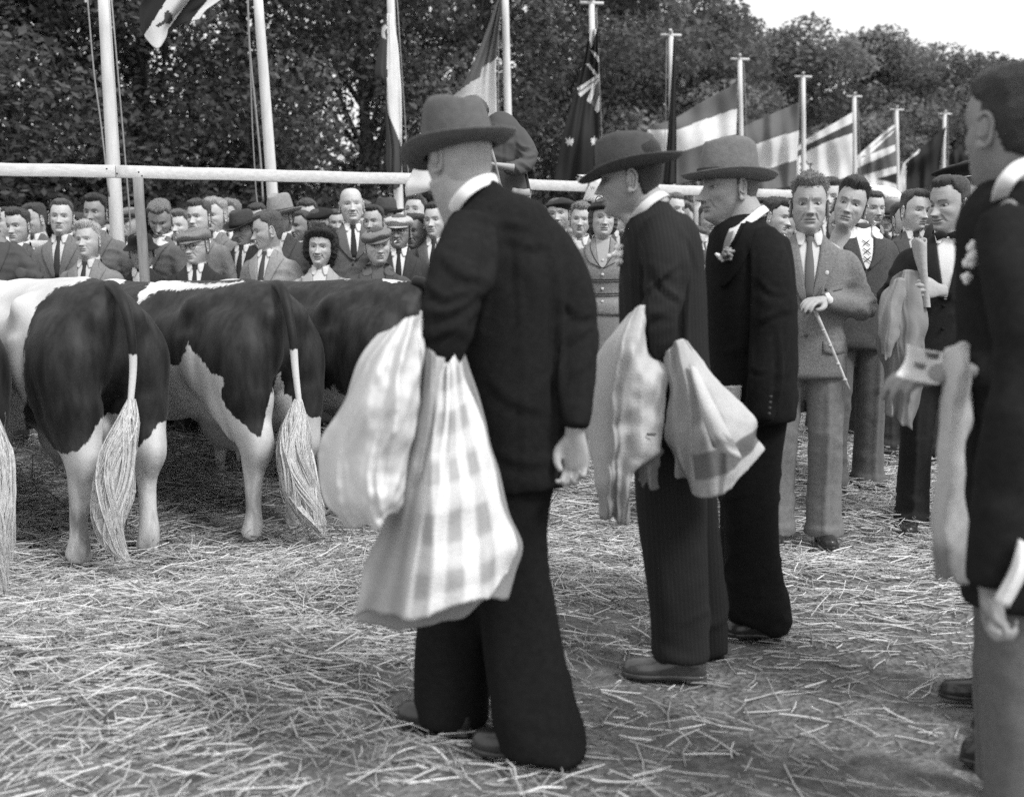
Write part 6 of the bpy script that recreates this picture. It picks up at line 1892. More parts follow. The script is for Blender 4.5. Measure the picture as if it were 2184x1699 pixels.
def pinstripe(v, name='pinstripe_cloth', s=60.0, str_=.028):
    m = bpy.data.materials.new(name); m.use_nodes = True
    nt = m.node_tree; N = nt.nodes; L = nt.links; b = N['Principled BSDF']; b.inputs['Roughness'].default_value = .9; b.inputs['Specular IOR Level'].default_value = .15
    at = N.new('ShaderNodeAttribute'); at.attribute_name = 'stripe'
    fr = N.new('ShaderNodeMath'); fr.operation = 'FRACT'; L.new(at.outputs['Fac'], fr.inputs[0])
    lt = N.new('ShaderNodeMath'); lt.operation = 'LESS_THAN'; lt.inputs[1].default_value = .17; L.new(fr.outputs[0], lt.inputs[0])
    nz = N.new('ShaderNodeTexNoise'); nz.inputs['Scale'].default_value = 180; tc = N.new('ShaderNodeTexCoord'); L.new(tc.outputs['Object'], nz.inputs['Vector'])
    mu = N.new('ShaderNodeMath'); mu.operation = 'MULTIPLY'; L.new(lt.outputs[0], mu.inputs[0]); L.new(nz.outputs[0], mu.inputs[1])
    ma = N.new('ShaderNodeMath'); ma.operation = 'MULTIPLY_ADD'; ma.inputs[1].default_value = str_ * 2; ma.inputs[2].default_value = v; L.new(mu.outputs[0], ma.inputs[0])
    L.new(ma.outputs[0], b.inputs['Base Color'])
    bp = N.new('ShaderNodeBump'); bp.inputs['Strength'].default_value = .3; bp.inputs['Distance'].default_value = .005; L.new(nz.outputs[0], bp.inputs['Height']); L.new(bp.outputs[0], b.inputs['Normal'])
    return m

TONE = mat_basic('draped_coat_cloth', 1.0, .75, .05, 30, .25, 160, .25, attr='tone')
SATIN = mat_basic('satin_coat_lining', 1.0, .42, .05, 20, .12, 60, .5, attr='tone')

def arm_core(pts, w):
    return ptube(MB(), [(x, y, w, d) for x, y, d in pts], 10, 2, 3).data()

def collar_band(parent, pts, w, mat, thick=.004):
    """stand-up collar seen from behind: photo points of its middle line"""
    mb = MB().tube([P(*p) for p in pts], w, 12, .22, 2.6, (.25, 1, 0.0), sub=5)
    return mb.build('shirt_collar', mat, parent)

def shoe_px(parent, heel, toe, w=.05, h=.075, mat=LEATHER, z=.02):
    a = G(*heel, h=z); b = G(*toe, h=z)
    mb = MB(); shoe(mb, a, b, w, h); return mb.build('shoe', mat, parent)

G4 = 'men in dark suits and hats walking past the cows'
# ---------------------------------------------------------------- man with the checked coat
D1 = 2.93
b0 = G(1090, 1600); b0[2] = 0
m1 = empty('person', b0, 0, 'large man in dark suit and felt hat seen from behind, checked coat over his arm', 'person', G4)
suit1 = cloth(.0165, 'suiting')
DK1 = suit1
jk, jd = garment('jacket', [
    [(1050, 392, 14, D1 + .02, .9), (1042, 410, 46, D1, .9), (1044, 432, 78, D1, .9), (1050, 460, 104, D1, .85), (1062, 500, 120, D1, .8), (1076, 580, 128, D1, .8), (1084, 680, 122, D1, .82), (1096, 800, 114, D1 + .0, .85), (1110, 900, 108, D1, .85), (1122, 1000, 102, D1, .85), (1128, 1040, 99, D1, .85)],
    [(1120, 480, 50, D1 + .02, 1), (1175, 540, 54, D1 + .02, 1), (1212, 620, 52, D1, 1), (1230, 700, 46, D1 - .02, 1), (1234, 780, 40, D1 - .06, 1), (1232, 860, 34, D1 - .10, .9), (1230, 915, 30, D1 - .12, .9)],
    [(1010, 490, 58, D1 - .10, 1), (985, 560, 66, D1 - .20, 1), (968, 630, 66, D1 - .25, 1), (955, 700, 60, D1 - .27, 1), (940, 760, 46, D1 - .26, 1), (935, 792, 24, D1 - .25, 1)],
    [(950, 735, 46, D1 - .27, 1), (920, 735, 40, D1 - .16, 1), (900, 735, 34, D1 - .02, 1)]],
    suit1, m1, .0115, 4, .0045, 3, (8, 8, 10),
    lines=[([(905, 600), (950, 632), (1020, 612)], .011, 8), ([(896, 660), (940, 668), (1000, 640), (1044, 600)], .012, 9), ([(893, 720), (930, 716), (985, 690)], .009, 6), ([(940, 545), (985, 585), (1035, 590)], .006, 9), ([(1000, 690), (1020, 650), (1046, 560)], .010, 7),
           ([(1052, 480), (1050, 560), (1035, 640), (1020, 720)], .016, 8), ([(1190, 560), (1196, 680), (1196, 800), (1204, 900)], .018, 8), ([(1100, 470), (1108, 640), (1112, 820), (1120, 1035)], .005, 5), ([(1205, 640), (1235, 672), (1268, 668)], .009, 7), ([(1215, 730), (1235, 715), (1266, 690)], .007, 6),
           ([(1070, 500), (1120, 520), (1175, 520)], .006, 10), ([(1000, 450), (1060, 470), (1130, 480)], .006, 9), ([(1040, 800), (1090, 850), (1180, 880)], .005, 12), ([(1060, 960), (1120, 985), (1200, 975)], .005, 12)],
    folds=[(985, 600, 90, .5, .007, 36), (965, 720, 60, .2, .006, 26), (1130, 560, 110, 1.1, .005, 60), (1240, 700, 60, .3, .006, 30), (1100, 470, 80, .25, .004, 50)])
garment('trousers', [
    [(1105, 1010, 84, D1, .8), (1100, 1100, 74, D1, .9), (1092, 1200, 80, D1, .9), (1104, 1320, 82, D1, .95), (1124, 1430, 84, D1 - .02, 1), (1140, 1530, 90, D1 - .03, 1.1), (1150, 1580, 94, D1 - .03, 1.15), (1150, 1592, 92, D1 - .03, 1.15)],
    [(1060, 1060, 74, D1 + .06, .8), (1020, 1180, 82, D1 + .12, .9), (980, 1300, 84, D1 + .16, 1), (964, 1400, 82, D1 + .17, 1), (960, 1480, 80, D1 + .17, 1.05), (962, 1524, 80, D1 + .17, 1.05), (962, 1534, 78, D1 + .17, 1.05)]],
    cloth(.0125, 'suiting'), m1, .0125, 4, .009, 5, (5, 5, 3), folds=[(1120, 1350, 120, 1.2, .006, 80), (960, 1460, 80, .9, .005, 60), (1150, 1570, 60, .1, .006, 34)], exp=2.5)
shoe_px(m1, (1190, 1618), (1008, 1596), .052, .085)
shoe_px(m1, (1010, 1560), (850, 1534), .052, .085)
# collar and neck
hcm = P(979, 338, D1 + .02)
hand1 = hand_at(P(1226, 924, D1 - .10), (.05, .05, -1), (-.45, -.85, 0), side=1, curl=[.75, .85, .95, 1.0], thumb=.5, scale=1.0)
add_head(m1, hcm, rotm(.66, .16, -.06), 1.06, 101, skin=.37, hair=None, hairv=.16, hat='fedora', hatv=.115, bandv=.03, hattilt=(.0, -.02), hatdrop=.030, extra_body=smooth_hand([hand1, arm_core([(1012, 430, D1 + .02), (1060, 470, D1 + .02), (1140, 510, D1 + .02), (1212, 620, D1), (1230, 720, D1 - .02), (1232, 860, D1 - .10), (1228, 912, D1 - .10)], 15)], .0045), fat=.7, jaw=1.15, age=.6)
mb = MB().tube([P(975, 370, D1 + .02), P(990, 410, D1 + .02), P(1012, 450, D1 + .03)], np.array([.080, .082, .090]), 24, .95, 2.1, (0, 1, 0), sub=4)
nk = mb.build('neck', skin_mat(.37), m1); set_attr(nk, 'tone', np.ones(len(nk.data.vertices)))
collar_band(m1, [(1060, 384, D1 + .03), (1042, 382, D1 - .03), (1016, 392, D1 - .072), (990, 412, D1 - .085), (972, 436, D1 - .065), (964, 458, D1 - .02), (962, 470, D1 + .03)], .017, M('bright_starched_collar', .82, .6, .03, 10, .05, 80, .3))

def coat_check(u, v, px, py):
    cu = np.clip((u - .36) / .64, 0, 1)
    st = np.sin((cu * 3.3 + .22) * 2 * PI); sh = np.sin(v * 5.2 * 2 * PI + 1.0)
    a = _ss(-.35, .35, st); b_ = _ss(-.3, .3, sh)
    t = .80 - .20 * (1 - a) - .12 * (1 - b_) - .10 * (1 - a) * (1 - b_)
    lin = .30 + .03 * np.sin(u * 40)
    k_ = _ss(.30 + .05 * np.sin(v * 7), .44, u)
    return lin * (1 - k_) + t * k_
dc = D1 - .33
ct = empty('overcoat', P(900, 1000, dc) * [1, 1, 0] + [0, 0, .4], 0, 'light overcoat with a checked lining hanging over the arm of the large man', 'coat')
drape('coat_panel', [
    [(906, 742, dc + .10), (926, 760, dc + .03), (948, 775, dc), (968, 760, dc + .02), (986, 735, dc + .08)],
    [(890, 830, dc + .08), (918, 850, dc - .00), (945, 850, dc - .03), (975, 840, dc), (1003, 825, dc + .08)],
    [(868, 930, dc + .06), (903, 950, dc - .02), (938, 950, dc - .05), (985, 940, dc - .02), (1030, 915, dc + .08)],
    [(838, 1050, dc + .05), (882, 1065, dc - .03), (930, 1065, dc - .08), (995, 1050, dc - .04), (1068, 1030, dc + .08)],
    [(800, 1180, dc + .05), (858, 1195, dc - .03), (920, 1195, dc - .09), (1005, 1180, dc - .05), (1098, 1150, dc + .08)],
    [(757, 1312, dc + .05), (832, 1318, dc - .03), (908, 1306, dc - .09), (1005, 1272, dc - .05), (1092, 1232, dc + .08)]],
    TONE, ct, 18, 12, .008, .030, 3.2, coat_check, 1, .006)
drape('coat_back', [
    [(900, 760, dc + .14), (945, 785, dc + .10), (990, 745, dc + .13)], [(870, 930, dc + .13), (950, 950, dc + .10), (1036, 925, dc + .13)],
    [(820, 1100, dc + .13), (940, 1110, dc + .08), (1090, 1090, dc + .13)], [(782, 1240, dc + .12), (930, 1250, dc + .04), (1106, 1190, dc + .13)], [(760, 1333, dc + .10), (920, 1330, dc + .02), (1086, 1266, dc + .12)]],
    TONE, ct, 14, 10, .010, .012, 2.2, lambda u, v, x, y: .27 + 0 * u, 2, .004)
drape('coat_sleeve', [
    [(826, 712, dc + .10), (850, 694, dc + .04), (874, 679, dc + .01), (890, 668, dc + .05), (900, 662, dc + .12)],
    [(775, 768, dc + .10), (815, 752, dc - .04), (850, 748, dc - .07), (882, 742, dc - .03), (904, 735, dc + .06)],
    [(738, 850, dc + .10), (780, 842, dc - .06), (830, 838, dc - .11), (875, 832, dc - .06), (906, 826, dc + .05)],
    [(702, 935, dc + .10), (755, 930, dc - .05), (812, 925, dc - .12), (865, 920, dc - .07), (898, 905, dc + .04)],
    [(686, 1005, dc + .10), (738, 1010, dc - .04), (795, 1008, dc - .12), (848, 998, dc - .08), (884, 968, dc + .03)],
    [(700, 1066, dc + .09), (745, 1078, dc - .04), (792, 1076, dc - .10), (838, 1058, dc - .07), (866, 1026, dc + .03)],
    [(728, 1106, dc + .08), (764, 1118, dc - .01), (798, 1116, dc - .05), (830, 1098, dc - .03), (848, 1068, dc + .04)]],
    SATIN, ct, 16, 14, .006, .050, 2.6, lambda u, v, x, y: .62 - .10 * _ss(.35, .05, u) + .03 * np.sin(u * 17 + v * 9), 3, .022)
drape('coat_fold', [
    [(905, 735, dc + .05), (918, 750, dc - .00), (935, 765, dc - .01)], [(898, 830, dc + .02), (915, 835, dc - .05), (935, 840, dc - .02)], [(870, 940, dc + .02), (895, 950, dc - .06), (925, 945, dc - .02)], [(850, 1030, dc + .04), (872, 1050, dc - .03), (905, 1040, dc)], [(838, 1110, dc + .05), (858, 1125, dc), (885, 1110, dc + .02)]],
    TONE, ct, 10, 10, .006, .014, 2.0, lambda u, v, x, y: .30 + .06 * u, 6, .008)

# ---------------------------------------------------------------- man in the pinstripe suit
D2 = 3.52
b0 = G(1430, 1436); b0[2] = 0
m2 = empty('person', b0, 0, 'man in pinstripe suit and soft dark hat, a pale raincoat over his arm', 'person', G4)
PIN = pinstripe(.019, str_=.008)
def set_stripe(o, dat, cxs, pitch):
    px, py = pxchart(dat[0]); set_attr(o, 'stripe', (px - cxs(py)) / pitch + dat[0][:, 1] * 14)
o, dt = garment('jacket', [
    [(1410, 420, 12, D2, 1.3), (1404, 436, 32, D2, 1.4), (1400, 455, 53, D2, 1.4), (1402, 485, 74, D2, 1.5), (1410, 540, 86, D2, 1.5), (1413, 640, 92, D2, 1.4), (1418, 740, 90, D2, 1.4), (1428, 840, 84, D2, 1.45), (1434, 925, 82, D2, 1.45)],
    [(1412, 478, 40, D2 - .12, 1), (1418, 540, 46, D2 - .20, 1), (1418, 610, 46, D2 - .23, 1), (1414, 670, 44, D2 - .26, 1), (1410, 725, 34, D2 - .27, 1), (1408, 764, 20, D2 - .26, 1)],
    [(1392, 500, 40, D2 + .16, 1), (1370, 600, 40, D2 + .20, 1), (1360, 700, 34, D2 + .16, 1)]],
    PIN, m2, .0115, 4, .005, 8, (8, 8, 10),
    lines=[([(1375, 625), (1415, 590), (1450, 560)], .011, 5), ([(1395, 580), (1425, 620), (1458, 640)], .012, 6), ([(1376, 690), (1400, 672), (1440, 678)], .007, 5), ([(1388, 600), (1384, 680), (1392, 740)], .006, 5), ([(1462, 500), (1466, 600), (1462, 700), (1470, 850)], .014, 6), ([(1370, 500), (1366, 600), (1372, 680)], .012, 6), ([(1440, 470), (1470, 520), (1492, 580)], .005, 6)], folds=[(1412, 600, 60, .3, .008, 30), (1410, 680, 50, -.3, .007, 26), (1450, 500, 60, 1.2, .004, 40)])
set_stripe(o, dt, lambda y: 1400 + (y - 500) * .03, 9.0)
o, dt = garment('trousers', [
    [(1432, 900, 78, D2, 1.2), (1432, 1000, 76, D2 - .02, 1.1), (1436, 1100, 74, D2 - .04, 1.0), (1444, 1220, 66, D2 - .05, 1), (1450, 1330, 60, D2 - .05, 1.05), (1452, 1390, 60, D2 - .05, 1.1), (1452, 1400, 59, D2 - .05, 1.1)],
    [(1455, 960, 66, D2 + .12, 1.1), (1475, 1100, 58, D2 + .16, 1), (1495, 1250, 50, D2 + .17, 1), (1510, 1380, 44, D2 + .17, 1.1), (1510, 1388, 43, D2 + .17, 1.1)]],
    PIN, m2, .012, 4, .007, 9, (5, 5, 3), folds=[(1450, 1380, 50, .1, .006, 34), (1440, 1200, 100, 1.3, .005, 50)], exp=2.5)
set_stripe(o, dt, lambda y: 1430 + (y - 1000) * .06, 9.0)
shoe_px(m2, (1507, 1446), (1326, 1438), .05, .075, M('polished_shoe_leather', .06, .22, .3, 20, .1, 60, .6))
shoe_px(m2, (1545, 1392), (1470, 1388), .045, .06)
add_head(m2, P(1343, 386, D2), rotm(1.38, .10, -.06), 1.0, 102, skin=.35, hair='combed', hairv=.03, hat='fedora_soft', hatv=.075, bandv=.05, hattilt=(.10, .0), age=.5)
mb = MB().tube([P(1358, 400, D2), P(1372, 425, D2), P(1388, 452, D2)], [.058, .062, .07], 20, 1.0, 2, (0, 1, 0), sub=4)
nk = mb.build('neck', skin_mat(.35), m2); set_attr(nk, 'tone', np.ones(len(nk.data.vertices)))
collar_band(m2, [(1420, 412, D2 + .02), (1410, 414, D2 - .05), (1390, 426, D2 - .085), (1370, 444, D2 - .09), (1354, 464, D2 - .06), (1350, 478, D2 - .0)], .014, M('soft_shirt_collar', .62, .7, .05, 10, .1, 80, .3))
fl = MB(); rs = np.random.RandomState(9)
for k_ in range(26):
    a = rs.normal(0, .010, 3); fl.ellipsoid(P(1322, 541, D2 - .03) + a * 1.2, (.011, .008, .009), 8, 6)
fo = MB().add(*fl.data()).build('buttonhole_flower', M('white_petals', .8, .7, .08, 40), m2); fo['kind'] = 'stuff'
d2 = D2 - .30
cb = empty('raincoat', P(1430, 900, d2) * [1, 1, 0] + [0, 0, .4], 0, 'pale raincoat with a dark hem band draped over the arm of the pinstripe suit', 'coat')
drape('coat_panel', [
    [(1350, 668, d2 + .08), (1360, 656, d2 + .02), (1372, 648, d2 + .02), (1384, 655, d2 + .06)],
    [(1288, 742, d2 + .08), (1322, 730, d2 - .03), (1356, 735, d2 - .05), (1394, 748, d2 + .04)],
    [(1262, 840, d2 + .08), (1300, 838, d2 - .04), (1350, 838, d2 - .07), (1412, 822, d2 + .02)],
    [(1259, 930, d2 + .08), (1298, 934, d2 - .03), (1342, 940, d2 - .06), (1404, 950, d2 + .02)],
    [(1266, 1010, d2 + .07), (1294, 1016, d2 - .02), (1324, 1018, d2 - .04), (1354, 1010, d2 + .01)],
    [(1280, 1098, d2 + .06), (1300, 1106, d2), (1318, 1110, d2 - .01), (1338, 1104, d2 + .02)]],
    TONE, cb, 16, 12, .006, .036, 2.0, lambda u, v, x, y: .46 - .16 * _ss(1010, 1050, y) + .05 * np.sin(u * 9), 4, .020)
drape('coat_lining', [[(1352, 935, d2 + .05), (1380, 940, d2 + .02), (1408, 945, d2 + .05)], [(1354, 985, d2 + .05), (1382, 990, d2 + .01), (1408, 992, d2 + .05)], [(1358, 1024, d2 + .05), (1382, 1036, d2 + .01), (1405, 1036, d2 + .05)]],
      TONE, cb, 10, 10, .005, .008, 1.5, lambda u, v, x, y: .17 + 0 * u, 5, .004)
drape('coat_skirt', [
    [(1418, 752, d2 + .02), (1436, 728, d2 - .01), (1456, 722, d2 + .02), (1468, 738, d2 + .08)],
    [(1420, 810, d2 + .02), (1452, 800, d2 - .05), (1484, 786, d2), (1510, 782, d2 + .08)],
    [(1416, 880, d2 + .03), (1466, 885, d2 - .06), (1520, 860, d2 - .02), (1564, 842, d2 + .08)],
    [(1416, 950, d2 + .04), (1472, 965, d2 - .05), (1545, 945, d2 - .03), (1614, 906, d2 + .08)],
    [(1444, 1010, d2 + .05), (1490, 1048, d2 - .02), (1545, 1040, d2 - .02), (1622, 962, d2 + .08)]],
    TONE, cb, 18, 14, .006, .040, 2.3, lambda u, v, x, y: np.where((v > .76) & (v < .90) & (u > .35), .16, .34 + .14 * _ss(.4, .8, u)), 7, .007)
mb = MB(); a = np.linspace(0, 2 * PI, 26, endpoint=False)
rg = []
for x, y, w, dd in catmull([(1478, 780, 9, d2 - .08), (1496, 830, 16, d2 - .11), (1520, 890, 25, d2 - .13), (1552, 966, 33, d2 - .13)], 6):
    c0 = P(x, y, dd); r_ = w / PPM(x, y, dd); rg.append(c0 + np.stack([np.cos(a) * r_, np.sin(a) * r_ * .8, -np.cos(a) * r_ * .42], -1))
inner = [r_ * .9 + np.mean(r_, 0) * .1 for r_ in rg[::-1]]
mb.rings(rg + inner, False, False); o = mb.build('coat_fold', TONE, cb); px_, py_ = pxchart(mb.data()[0])
nn_ = len(rg) * 26
set_attr(o, 'tone', np.concatenate([np.where(_ss(932, 936, py_[:nn_]) * _ss(958, 954, py_[:nn_]) > .5, .24, .56), np.full(len(px_) - nn_, .30)]))
MB().tube([P(1380, 926, d2 - .075), P(1398, 926, d2 - .06)], .004, 6, .5, 2, (0, 1, 0)).build('buttonhole', cloth(.1, 'cotton'), cb)

# ---------------------------------------------------------------- man with the carnation
D3 = 3.96
b0 = G(1600, 1350); b0[2] = 0
m3 = empty('person', b0, 0, 'older man in profile, black suit with carnation, grey felt hat with dark band', 'person', G4)
suit3 = cloth(.014, 'suiting')
_o3, dat3 = garment('jacket', [
    [(1616, 452, 14, D3, 1.2), (1606, 464, 34, D3, 1.3), (1599, 482, 58, D3, 1.35), (1595, 508, 82, D3, 1.4), (1598, 580, 92, D3, 1.35), (1602, 680, 93, D3, 1.3), (1606, 780, 88, D3, 1.3), (1612, 895, 82, D3, 1.35)],
    [(1618, 498, 40, D3 - .12, 1), (1640, 570, 46, D3 - .17, 1), (1650, 650, 44, D3 - .20, 1), (1644, 730, 40, D3 - .22, 1), (1632, 800, 36, D3 - .24, 1), (1622, 862, 33, D3 - .24, 1), (1618, 896, 32, D3 - .24, 1)],
    [(1570, 500, 40, D3 + .16, 1), (1540, 600, 40, D3 + .2, 1), (1530, 760, 36, D3 + .16, 1)]],
    suit3, m3, .0115, 4, .005, 12, (8, 8, 10),
    lines=[([(1602, 520), (1606, 620), (1604, 740), (1596, 860)], .012, 5), ([(1612, 590), (1645, 622), (1684, 628)], .008, 5), ([(1612, 690), (1645, 672), (1686, 660)], .007, 6), ([(1660, 700), (1664, 790), (1656, 890)], .010, 5), ([(1600, 780), (1622, 792), (1654, 785)], .005, 5)], folds=[(1650, 640, 60, .2, .005, 30), (1630, 800, 50, -.2, .004, 26)])
garment('trousers', [
    [(1606, 880, 70, D3, 1.2), (1602, 980, 62, D3 - .03, 1), (1600, 1080, 58, D3 - .04, 1), (1602, 1180, 58, D3 - .04, 1), (1608, 1260, 64, D3 - .04, 1.05), (1612, 1318, 68, D3 - .04, 1.1), (1612, 1324, 66, D3 - .04, 1.1)],
    [(1595, 900, 62, D3 + .12, 1.1), (1588, 1100, 52, D3 + .17, 1), (1586, 1300, 50, D3 + .17, 1.05)]],
    cloth(.011, 'suiting'), m3, .0125, 4, .007, 13, (5, 5, 3), folds=[(1610, 1290, 50, .1, .005, 30)], exp=2.5)
shoe_px(m3, (1648, 1358), (1546, 1352), .048, .07)
shoe_px(m3, (1640, 1320), (1560, 1316), .045, .06)
add_head(m3, P(1553, 406, D3), rotm(1.86, .06, 0), 1.06, 103, skin=.35, hair='capped', hairv=.12, hat='fedora_tall', hatv=.16, bandv=.025, hattilt=(-.07, 0), age=1.1, nose=1.2, fat=.4)
mb = MB().tube([P(1568, 425, D3), P(1580, 450, D3), P(1588, 475, D3)], [.066, .070, .08], 20, 1.0, 2, (0, 1, 0), sub=4)
nk = mb.build('neck', skin_mat(.35), m3); set_attr(nk, 'tone', np.ones(len(nk.data.vertices)))
collar_band(m3, [(1634, 444, D3 - .02), (1624, 450, D3 - .09), (1604, 466, D3 - .12), (1582, 484, D3 - .13), (1560, 500, D3 - .12)], .015, M('bright_starched_collar', .82, .6, .03))
def pquad(parent, name, rows, mat, thick=.003, su=6, sv=6, seed=0):
    Pw, A = sheet(rows, su, sv)
    mb = MB(); patch(mb, Pw, thick, np.array([0, 1., 0])); return mb.build(name, mat, parent)
bv3 = bvh_of(dat3)
stuck(m3, 'shirt_front', [[(1556, 488), (1567, 484), (1580, 476)], [(1549, 512), (1558, 508), (1568, 502)], [(1546, 532), (1550, 530), (1556, 524)], [(1543, 548), (1545, 547), (1547, 546)]], bv3, SHIRT, .008)
stuck(m3, 'tie', [[(1553, 494), (1559, 494), (1565, 492)], [(1545, 516), (1552, 516), (1559, 514)], [(1541, 540), (1546, 540), (1551, 538)]], bv3, cloth(.22, 'cotton'), .018)
stuck(m3, 'lapel', [[(1592, 470), (1604, 474), (1616, 466)], [(1576, 506), (1592, 510), (1606, 504)], [(1562, 536), (1578, 548), (1596, 540)], [(1548, 570), (1558, 580), (1570, 584)], [(1532, 606), (1537, 612), (1544, 612)]], bv3, cloth(.012, 'suiting'), .016)
fc = stick(bv3, 1552, 541, .03); rs = np.random.RandomState(4); fl = MB()
for k_ in range(60):
    a = nrm(rs.normal(0, 1, 3)) * rs.uniform(.004, .022); fl.ellipsoid(fc + a, (.008, .006, .006), 7, 5)
o = MB().add(*fl.data()).build('carnation', M('carnation_petals', .26, .8, .3, 60), m3); o['kind'] = 'stuff'
fl = MB(); c0 = stick(bv3, 1540, 553, .03)
for a_, l_ in ((2.2, .020), (2.9, .024), (3.7, .018), (1.4, .015)):
    fl.tube([c0, c0 + np.array([math.cos(a_) * l_, -.004, math.sin(a_ + 1.2) * -l_])], [.008, .005], 7)
o = MB().add(*fl.data()).build('sprig', M('white_petals', .8, .7, .08, 40), m3); o['kind'] = 'stuff'
for yy in (846, 858, 870, 882): MB().ellipsoid(P(1644 - (yy - 846) * .1, yy, D3 - .325), (.006, .004, .006), 8, 6).build('cuff_button', M('horn_button', .05, .3, .1), m3)
o = pquad(None, 'folded_papers', [[(1652, 823, D3 - .14), (1664, 826, D3 - .16), (1678, 832, D3 - .14)], [(1648, 862, D3 - .14), (1662, 866, D3 - .17), (1677, 866, D3 - .14)], [(1640, 902, D3 - .14), (1658, 904, D3 - .17), (1676, 896, D3 - .14)]], PAPER, .012)
tag(o, 'folded white papers sticking out of the pocket of the black suit, at the back', 'papers')
o = pquad(None, 'folded_papers', [[(1538, 825, D3 - .16), (1558, 823, D3 - .2), (1582, 822, D3 - .2)], [(1552, 845, D3 - .16), (1564, 846, D3 - .2), (1580, 846, D3 - .2)], [(1566, 868, D3 - .16), (1572, 870, D3 - .2), (1576, 872, D3 - .2)]], PAPER, .006)
tag(o, 'white paper showing in front of the black sleeve, beside the draped raincoat', 'papers')

# ---------------------------------------------------------------- crew-cut man with the cane
def cust4(e, out, bvh, frm, Rh, hc, sz):
    g = cast_patch(bvh, [[(-.155, 1.245), (-.11, 1.235), (-.075, 1.23)], [(-.155, 1.225), (-.11, 1.215), (-.075, 1.21)]], 3, 3, .005, frm)
    mb = MB(); patch(mb, g, .004, -frm[2]); V_, Q_, T_ = mb.data(); MB().add(out(V_), Q_, T_).build('breast_pocket', cloth(.17, 'tweed'), e)
    g = cast_patch(bvh, [[(-.175, .985), (-.12, .980), (-.07, .985)], [(-.175, .93), (-.12, .92), (-.07, .93)]], 3, 3, .006, frm)
    mb = MB(); patch(mb, g, .004, -frm[2]); V_, Q_, T_ = mb.data(); MB().add(out(V_), Q_, T_).build('pocket_flap', cloth(.19, 'tweed'), e)
    V_, Q_, T_ = MB().ellipsoid(cast_patch(bvh, [[(-.078, 1.30)]], 1, 1, .014, frm)[0, 0], (.009, .003, .012), 10, 6).data()
    MB().add(out(V_), Q_, T_).build('lapel_pin', M('pale_metal_badge', .6, .4, .1), e)
G5 = 'men standing at the right in front of the crowd'
m4 = person('tall crew-cut man in a light grey suit holding a thin cane', 1726, 444, 5.15, rise=.02, yaw=PI - .18, hyaw=PI - .22, hpitch=-.02, sd=104, hair='crew', hairv=.17, jacket=.185, kindc='tweed', trousers=.165, tie=.12, shirt=cloth(.6, 'cotton'), age=1.1, jaw=1.04, group=G5, hands=True, custom=cust4,
            arms=((-.285, -.02, 1.13), (-.06, .265, 1.175), (.235, -.03, 1.10), (.23, .10, .90)), skin=.36, fat=.25, hs=1.12, scale=1.06, nose=1.1, wide=.90)
cn = MB().tube([P(1726, 640, 4.88), P(1738, 662, 4.85), P(1775, 745, 4.82), P(1811, 830, 4.79)], [.008, .0085, .0075, .006], 9, 1, 2, (0, 1, 0), sub=3)
for f_ in (.25, .45, .68, .88): cn.ellipsoid(P(1738 + 73 * f_, 662 + 168 * f_, 4.85 - .07 * f_), (.010, .010, .007), 8, 6)
o = cn.build('cane', M('cane_reed', .42, .6, .25, 30), None, P(1811, 830, 4.86)); tag(o, 'thin jointed reed cane slanting down from the hand of the crew-cut man', 'cane')
wt = MB().tube([P(1764, 626, 4.90), P(1770, 640, 4.875), P(1766, 652, 4.90)], .010, 10, .5, 3, (0, 1, 0), sub=4); wt.ellipsoid(P(1771, 640, 4.865), (.013, .006, .017), 14, 8)
wt.build('wrist_watch', M('watch_metal', .7, .3, .05), m4)

# ---------------------------------------------------------------- leaning young man, bow-tie man
def cust5(e, out, bvh, frm, Rh, hc, sz):
    for k_ in range(3):
        z = 1.40 - k_ * .045
        for s_ in (1, -1):
            g = cast_patch(bvh, [[(-.02 * s_, z), (.02 * s_, z - .03)]], 4, 1, .010, frm)[0]
            V_, Q_, T_ = MB().tube(g, .0022, 5, 1, 2, (0, 0, 1)).data(); MB().add(out(V_), Q_, T_).build('lace', cloth(.05, 'cotton'), e)
person('young man craning his head to the left, wide white open collar over a dark jacket', 1812, 443, 5.95, yaw=PI + .12, hyaw=PI - .35, hpitch=-.05, hroll=-.26, sd=105, hair='quiff', hairv=.045, jacket=.075, trousers=.12, tie=None, open_collar=True, shirt=cloth(.8, 'cotton'),
       age=.35, jaw=.95, group=G5, hd=(.085, .06, -.03), hs=1.12, vdeep=1.24, custom=cust5, kindc='tweed', skin=.40, scale=1.05)
def cust6(e, out, bvh, frm, Rh, hc, sz):
    for s_ in (-1, 1):
        V_, Q_, T_ = MB().tube([(s_ * .004, .085, 1.462), (s_ * .028, .088, 1.470), (s_ * .055, .082, 1.462)], [.010, .017, .020], 12, .45, 2.6, (0, 1, 0), sub=4).data()
        MB().add(out(V_), Q_, T_).build('bow_tie', cloth(.02, 'cotton'), e)
    g = cast_patch(bvh, [[(-.10, 1.28)]], 1, 1, .012, frm)[0, 0]
    V_, Q_, T_ = MB().ellipsoid(g, (.026, .004, .036), 20, 10).data(); MB().add(out(V_), Q_, T_).build('paper_badge', PAPER, e)
    g = cast_patch(bvh, [[(-.10, 1.20), (-.07, 1.205)], [(-.10, 1.11), (-.068, 1.105)]], 4, 4, .010, frm)
    mb = MB(); patch(mb, g, .003, -frm[2]); V_, Q_, T_ = mb.data(); MB().add(out(V_), Q_, T_).build('paper_slip', PAPER, e)
